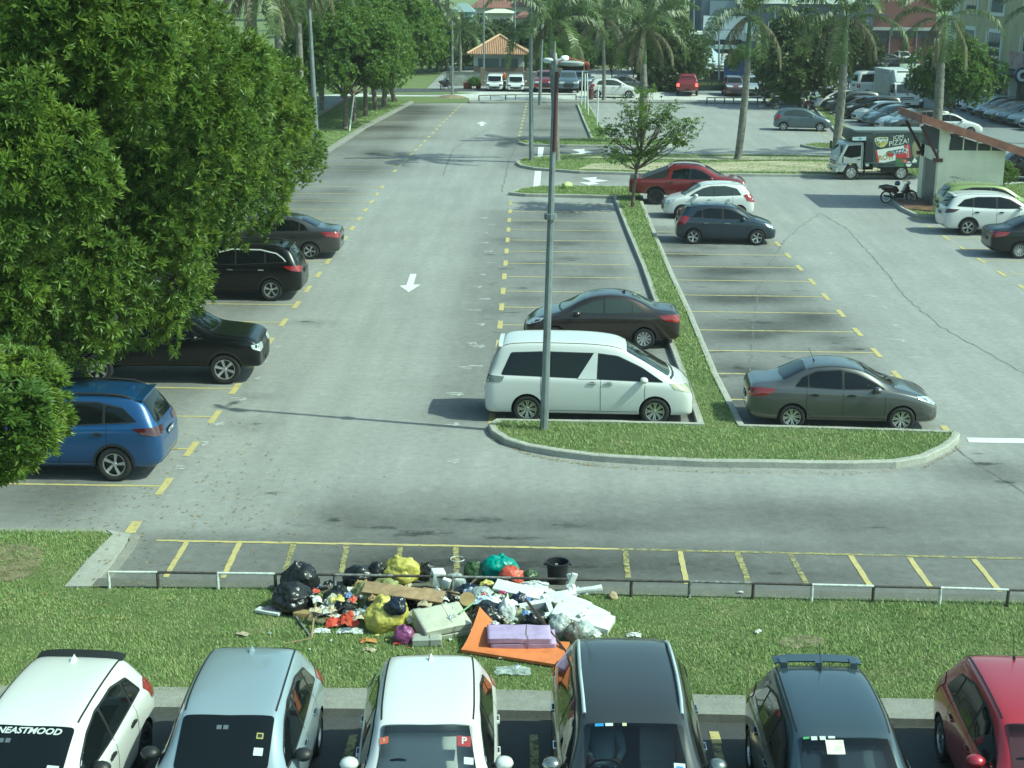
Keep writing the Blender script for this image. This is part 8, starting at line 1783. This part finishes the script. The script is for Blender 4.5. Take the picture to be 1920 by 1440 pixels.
for i, (px, py, dm, z, rt, tl, lab) in enumerate([(1092, 1166, (.95, .42, .13), .16, -.32, (.12, .14), 'largest white foam box lying at the right end of the heap'), (972, 1108, (.80, .26, .045), .38, -.25, (.3, .12), 'long white foam board slanting behind the bar'), (1100, 1108, (.52, .10, .05), .34, .1, (.1, -.12), 'narrow foam strip sticking out to the right'),
        (1045, 1118, (.62, .14, .05), .30, .25, (.2, -.08), 'foam strip crossing the foam pile'), (1066, 1104, (.10, .05, .30), .30, .3, (.2, .3), 'upright broken foam shard'), (1076, 1102, (.07, .04, .26), .32, -.3, (.1, -.35), 'second upright foam shard leaning right'), (1072, 1138, (.56, .34, .10), .20, -.5, (.2, .15), 'foam block in the middle of the foam pile'),
        (1030, 1126, (.46, .20, .06), .26, .4, (.25, .0), 'foam plate behind the foam ring'), (1112, 1182, (.46, .26, .05), .10, .2, (0, .05), 'flat foam piece on the grass at the right'), (1020, 1108, (.36, .12, .05), .3, -.5, (.2, .2), 'short foam piece beside the white sheet'), (1122, 1150, (.36, .16, .06), .20, -.6, (.1, .2), 'foam offcut behind the largest foam box')]):
    slab(lab, px, py, dm, FOAM, z, rt, tl, 'foam_board', 'foam board', .008, .012 if dm[0] > .3 else 0, i, 'broken white foam boards')
mb = MB(); q = [(-.24, -.18), (.24, -.18), (.24, .18), (-.24, .18)]
for (x, y, a_, b_) in ((0, -.15, .5, .08), (0, .15, .5, .08), (-.21, 0, .08, .22), (.21, 0, .08, .22)): mb.box((x, y, .08), (a_, b_, .16))
o = mb.build('foam_packing_frame', FOAM); p_ = G(1007, 1158, .2); o.location = (p_.x, p_.y + .1, .18); o.rotation_euler = (.35, -.1, .25); tag(o, 'square white foam packing frame with a hole', 'foam frame')
# folded cream mattress
def mattress(label, px, py, w_, d_, th, m, z, rot, layers=2, name='folded_mattress', tilt=(0, 0), seed=1, waist=False):
    p = G(px, py, z); e = empty(name, (p.x, p.y, z), rot); e.rotation_euler = (tilt[0], tilt[1], rot); tag(e, label, 'mattress')
    for k in range(layers):
        bm = bmesh.new(); bmesh.ops.create_cube(bm, size=1); bmesh.ops.subdivide_edges(bm, edges=bm.edges, cuts=18, use_grid_fill=True)
        for v in bm.verts:
            q = v.co * 2; r = Vector([math.copysign(abs(c) ** .9, c) for c in q]); ex = max(abs(r.x), abs(r.y)); f = 1 - .5 * max(0, ex - .86) * 3 if abs(q.z) > .5 else 1
            x, y, zz = r.x * w_ / 2, r.y * d_ / 2, r.z * th / 2 * max(.25, f)
            if waist: zz *= 1 - .30 * math.exp(-(x / .02) ** 2); y *= 1 - .03 * math.exp(-(x / .03) ** 2)
            zz += .010 * noise.noise(Vector((x * 4, y * 4, seed + k))) + (.010 * math.sin(x * 3 + seed) if k else 0); x += (.05 * (1 if k == 0 else -.2)) if waist else 0
            v.co = Vector((x * (1 - .03 * k), y * (1 - .02 * k), zz + th * (k + .5) * .96))
        me = bpy.data.meshes.new('layer'); bm.to_mesh(me); bm.free(); me.materials.append(m); me.polygons.foreach_set('use_smooth', [True] * len(me.polygons)); link('mattress_layer', me, e)
    mb = MB(); mb.tube([(w_ * .12, -d_ / 2 - .004, .02), (w_ * .12, -d_ / 2 - .006, th * layers - .01), (w_ * .1, -d_ * .2, th * layers + .006), (w_ * .12, d_ * .45, th * layers + .0)], .005, 5); mb.build('seam_cord', mat('cord_grey', (.2, .2, .16), .9), e); return e
mattress('cream folded mattress leaning in front of the heap', 828, 1180, .80, .62, .13, MATW, .12, .42, 2, tilt=(.22, -.04), seed=2)
mattress('grey end of a rolled mat under the cream mattress', 800, 1206, .46, .26, .12, mat('mattress_grey', (.30, .32, .28), .9), .10, .1, 1, 'rolled_mat', seed=5)
mattress('lilac folded foam mattress tied round the middle, lying on the orange mat', 974, 1204, 1.0, .42, .10, PUR, .17, .06, 2, 'folded_foam_mattress', tilt=(.12, 0), seed=3, waist=True)
# orange mat with one lifted corner
V = []; n_ = 30; A_, B_, C_, D_ = G(902, 1172, .30), G(864, 1222, .13), G(1047, 1251, .13), G(1068, 1206, .14)
for lay in (0, 1):
    for j in range(n_ + 1):
        for i in range(n_ + 1):
            u, v = i / n_, j / n_; p = (A_ * (1 - u) + D_ * u) * (1 - v) + (B_ * (1 - u) + C_ * u) * v; lift = .46 * max(0, 1 - u * 2.6) ** 1.6 * (1 - v) ** 1.6
            V.append((p.x - .05 * lift, p.y + .12 * lift, .125 + lift * .9 + .02 * math.sin(u * 6 + v * 2) * (1 - v) + (0 if lay == 0 else .045)))
N1 = (n_ + 1) ** 2; F_ = []
for j in range(n_):
    for i in range(n_): a = j * (n_ + 1) + i; F_.append((a, a + n_ + 1, a + n_ + 2, a + 1)); F_.append((a + N1, a + N1 + 1, a + N1 + n_ + 2, a + N1 + n_ + 1))
for i in range(n_):
    for a, b in ((i, i + 1), ((n_) * (n_ + 1) + i + 1, (n_) * (n_ + 1) + i), ((i + 1) * (n_ + 1), i * (n_ + 1)), (i * (n_ + 1) + n_, (i + 1) * (n_ + 1) + n_)): F_.append((a, b, b + N1, a + N1))
me = npmesh('orange_mat', V, F_, ORG, True); bm = bmesh.new(); bm.from_mesh(me); bmesh.ops.recalc_face_normals(bm, faces=bm.faces); bm.to_mesh(me); bm.free(); me.set_sharp_from_angle(angle=R(50)); o = link('orange_mat', me); tag(o, 'orange foam mat spread on the grass with one corner lifted', 'mat')
stick('long dark bar slanting over the front of the heap', (986, 1124, .48), (1061, 1222, .16), .028, WOODD, 'metal_bar', 'bar', True); stick('thin wooden stick behind the teal bag', (800, 1099, .4), (872, 1118, .45), .018, WOODD); stick('dark stick rising between the clear bag and the green bag', (868, 1108, .25), (903, 1076, .25), .02, WOODD); stick('pale bamboo stick pointing left below the teal bag', (905, 1096, .38), (975, 1103, .42), .013, WOOD)
stick('upright part of the bent stick at the left of the heap', (593, 1120, .35), (584, 1196, .12), .016, WOOD); stick('thin pale stick lying on the grass towards the silver car', (584, 1197, .12), (534, 1207, .12), .012, WOOD); stick('grey stick lying left of the bent stick', (552, 1152, .13), (581, 1192, .13), .02, mat('grey_stick', (.2, .2, .18), .8))
stick('green handled tool on the black bag', (862, 1150, .4), (888, 1130, .45), .014, mat('green_handle', (.2, .35, .18), .6)); stick('thin dark branch end by the bin bags', (595, 1112, .3), (625, 1104, .3), .01, WOODD)
# black bucket
e_ = empty('bucket', G(1045, 1092, .02)); tag(e_, 'black bucket standing upright on the motorcycle bays', 'bucket'); mb = MB(); mb.lathe([(0, .0), (.155, 0), (.19, .36), (.205, .365), (.205, .385), (.185, .385), (.15, .03), (0, .03)], 32); mb.build('bucket_body', mat('bucket_plastic', (.018, .019, .022), .4), e_, smooth=50)
for s in (-1, 1): mb = MB(); mb.box((s * .215, 0, .34), (.05, .07, .025)); mb.build('handle', MATS['bucket_plastic'], e_)
mb = MB(); mb.box((-.06, .0, .30), (.045, .012, .2)); o = mb.build('paint_stirrer', FOAM); o.location = e_.location; o.rotation_euler = (.3, .1, 0); tag(o, 'white strip standing inside the black bucket', 'strip')
mb = MB(); pts = [G(858 + 13 * math.cos(a), 1048 + 5 * math.sin(a), .015) for a in np.linspace(.3, 5.6, 18)]; o_ = pts[0].copy(); mb.tube([p - o_ for p in pts], .008, 5); o = mb.build('cable_loop', FOAM); o.location = o_; tag(o, 'thin white cable loop on the dark asphalt', 'cable')
bm = bmesh.new(); bmesh.ops.create_icosphere(bm, subdivisions=3, radius=.085)
for v in bm.verts: v.co *= 1 + .35 * noise.noise(v.co * 14)
me = bpy.data.meshes.new('rock'); bm.to_mesh(me); bm.free(); me.materials.append(mat('rock_tan', (.34, .27, .17), .9)); o = link('rock', me); o.location = G(1150, 1118, .13); tag(o, 'tan lump of rock on the rail kerb', 'rock')
for i in range(22):
    r_ = random.Random(300 + i); px, py = r_.uniform(610, 1105), r_.gauss(1136, 17); z_ = .14 + .2 * max(0, 1 - abs(py - 1125) / 30)
    crumple('pale crumpled plastic or paper wedged in the rubbish heap', px, max(1100, min(1178, py)), r_.uniform(.22, .48), r_.uniform(.16, .30), r_.uniform(.10, .22), r_.choice([WFILM, CLR, WFILM, MATW, CARD, BAGO, FOAM, BAGK]), z_, 400 + i, 'plastic_sheet', 'plastic', r_.uniform(0, 3), 20, 'pale crumpled sheets wedged in the rubbish heap')
# loose scraps around the heap
rs3 = random.Random(8); sm = [FOAM, mat('scrap_white', (.6, .63, .6), .7), CARD, mat('scrap_tan', (.42, .36, .25), .8), CLR, BAGR, mat('scrap_blue', (.12, .2, .4), .7), BAGK, MATS['scrap_white'], BAGY]
for i in range(150):
    if i < 118: px, py, z = rs3.uniform(585, 1120), rs3.gauss(1138, 19), rs3.uniform(.15, .38) if rs3.random() < .7 else .11
    else: px, py, z = rs3.uniform(470, 1200), rs3.uniform(1180, 1260), .115
    if z > .14 and (py > 1175 or py < 1095): z = .11
    s = rs3.uniform(.06, .24) if i < 118 else rs3.uniform(.03, .07); crumple('small crumpled scrap of rubbish in or beside the heap', px, py, s, s * .7, s * .45, rs3.choice(sm), z, 20 + i, 'rubbish_scrap', 'scrap', rs3.uniform(0, 3), 9, 'small scraps in and beside the rubbish heap')
for px, py, L, m, lab, rt in [(1189, 1195, .22, FOAM, 'flat white foam bit on the grass behind the charcoal car', 0), (690, 1206, .26, mat('orange_crumbs', (.40, .20, .06), .8), 'patch of orange food scraps on the grass', .1), (692, 1222, .2, MATS['scrap_tan'], 'pale torn paper on the grass behind the white car', -.3), (707, 1193, .07, mat('yellow_bit', (.6, .5, .15), .7), 'tiny yellow wrapper on the grass', .5), (745, 1209, .13, BAGR, 'small red wrapper beside the magenta bag', .2), (454, 1192, .2, MATS['scrap_tan'], 'tan scrap on the grass behind the silver car', -.3), (609, 1104, .10, BAGR, 'red and white cup lid by the bin bags', 0), (1422, 1187, .14, FOAM, 'white sliver lying in the grass, right half', .9), (1388, 1112, .1, FOAM, 'white fleck by the rail', 0)]:
    crumple(lab, px, py, L, L * .5, L * .25, m, .115, px % 13, 'litter', 'litter', rt, 10)
# broken branch, bare patch and small things on the grass
sheet('worn_soil_patch', P2([(1455, 1210), (1500, 1203), (1545, 1208), (1540, 1222), (1490, 1228), (1462, 1222)]), .112, SOILP); sheet('worn_soil_patch', P2([(540, 1152), (600, 1160), (640, 1175), (600, 1182), (560, 1170)]), .112, SOILP)
# ================================================================ thin daylight haze over the whole place
hz = MB(); hz.box((0, 290, 16), (560, 640, 38)); hz.v = [(x, y, -1.2 if z < 0 else 34.0) for x, y, z in hz.v]
hm_ = bpy.data.materials.new('haze'); hm_.use_nodes = True; nt = hm_.node_tree; nt.nodes.remove(nt.nodes['Principled BSDF'])
pv = nt.nodes.new('ShaderNodeVolumePrincipled'); pv.inputs['Color'].default_value = (.93, .96, .97, 1); pv.inputs['Density'].default_value = 0.0003; pv.inputs['Anisotropy'].default_value = .3
nt.links.new(pv.outputs[0], nt.nodes['Material Output'].inputs['Volume'])
tag(hz.build('haze', hm_), 'thin pale haze softening the far trees and buildings', 'haze', kind='stuff')
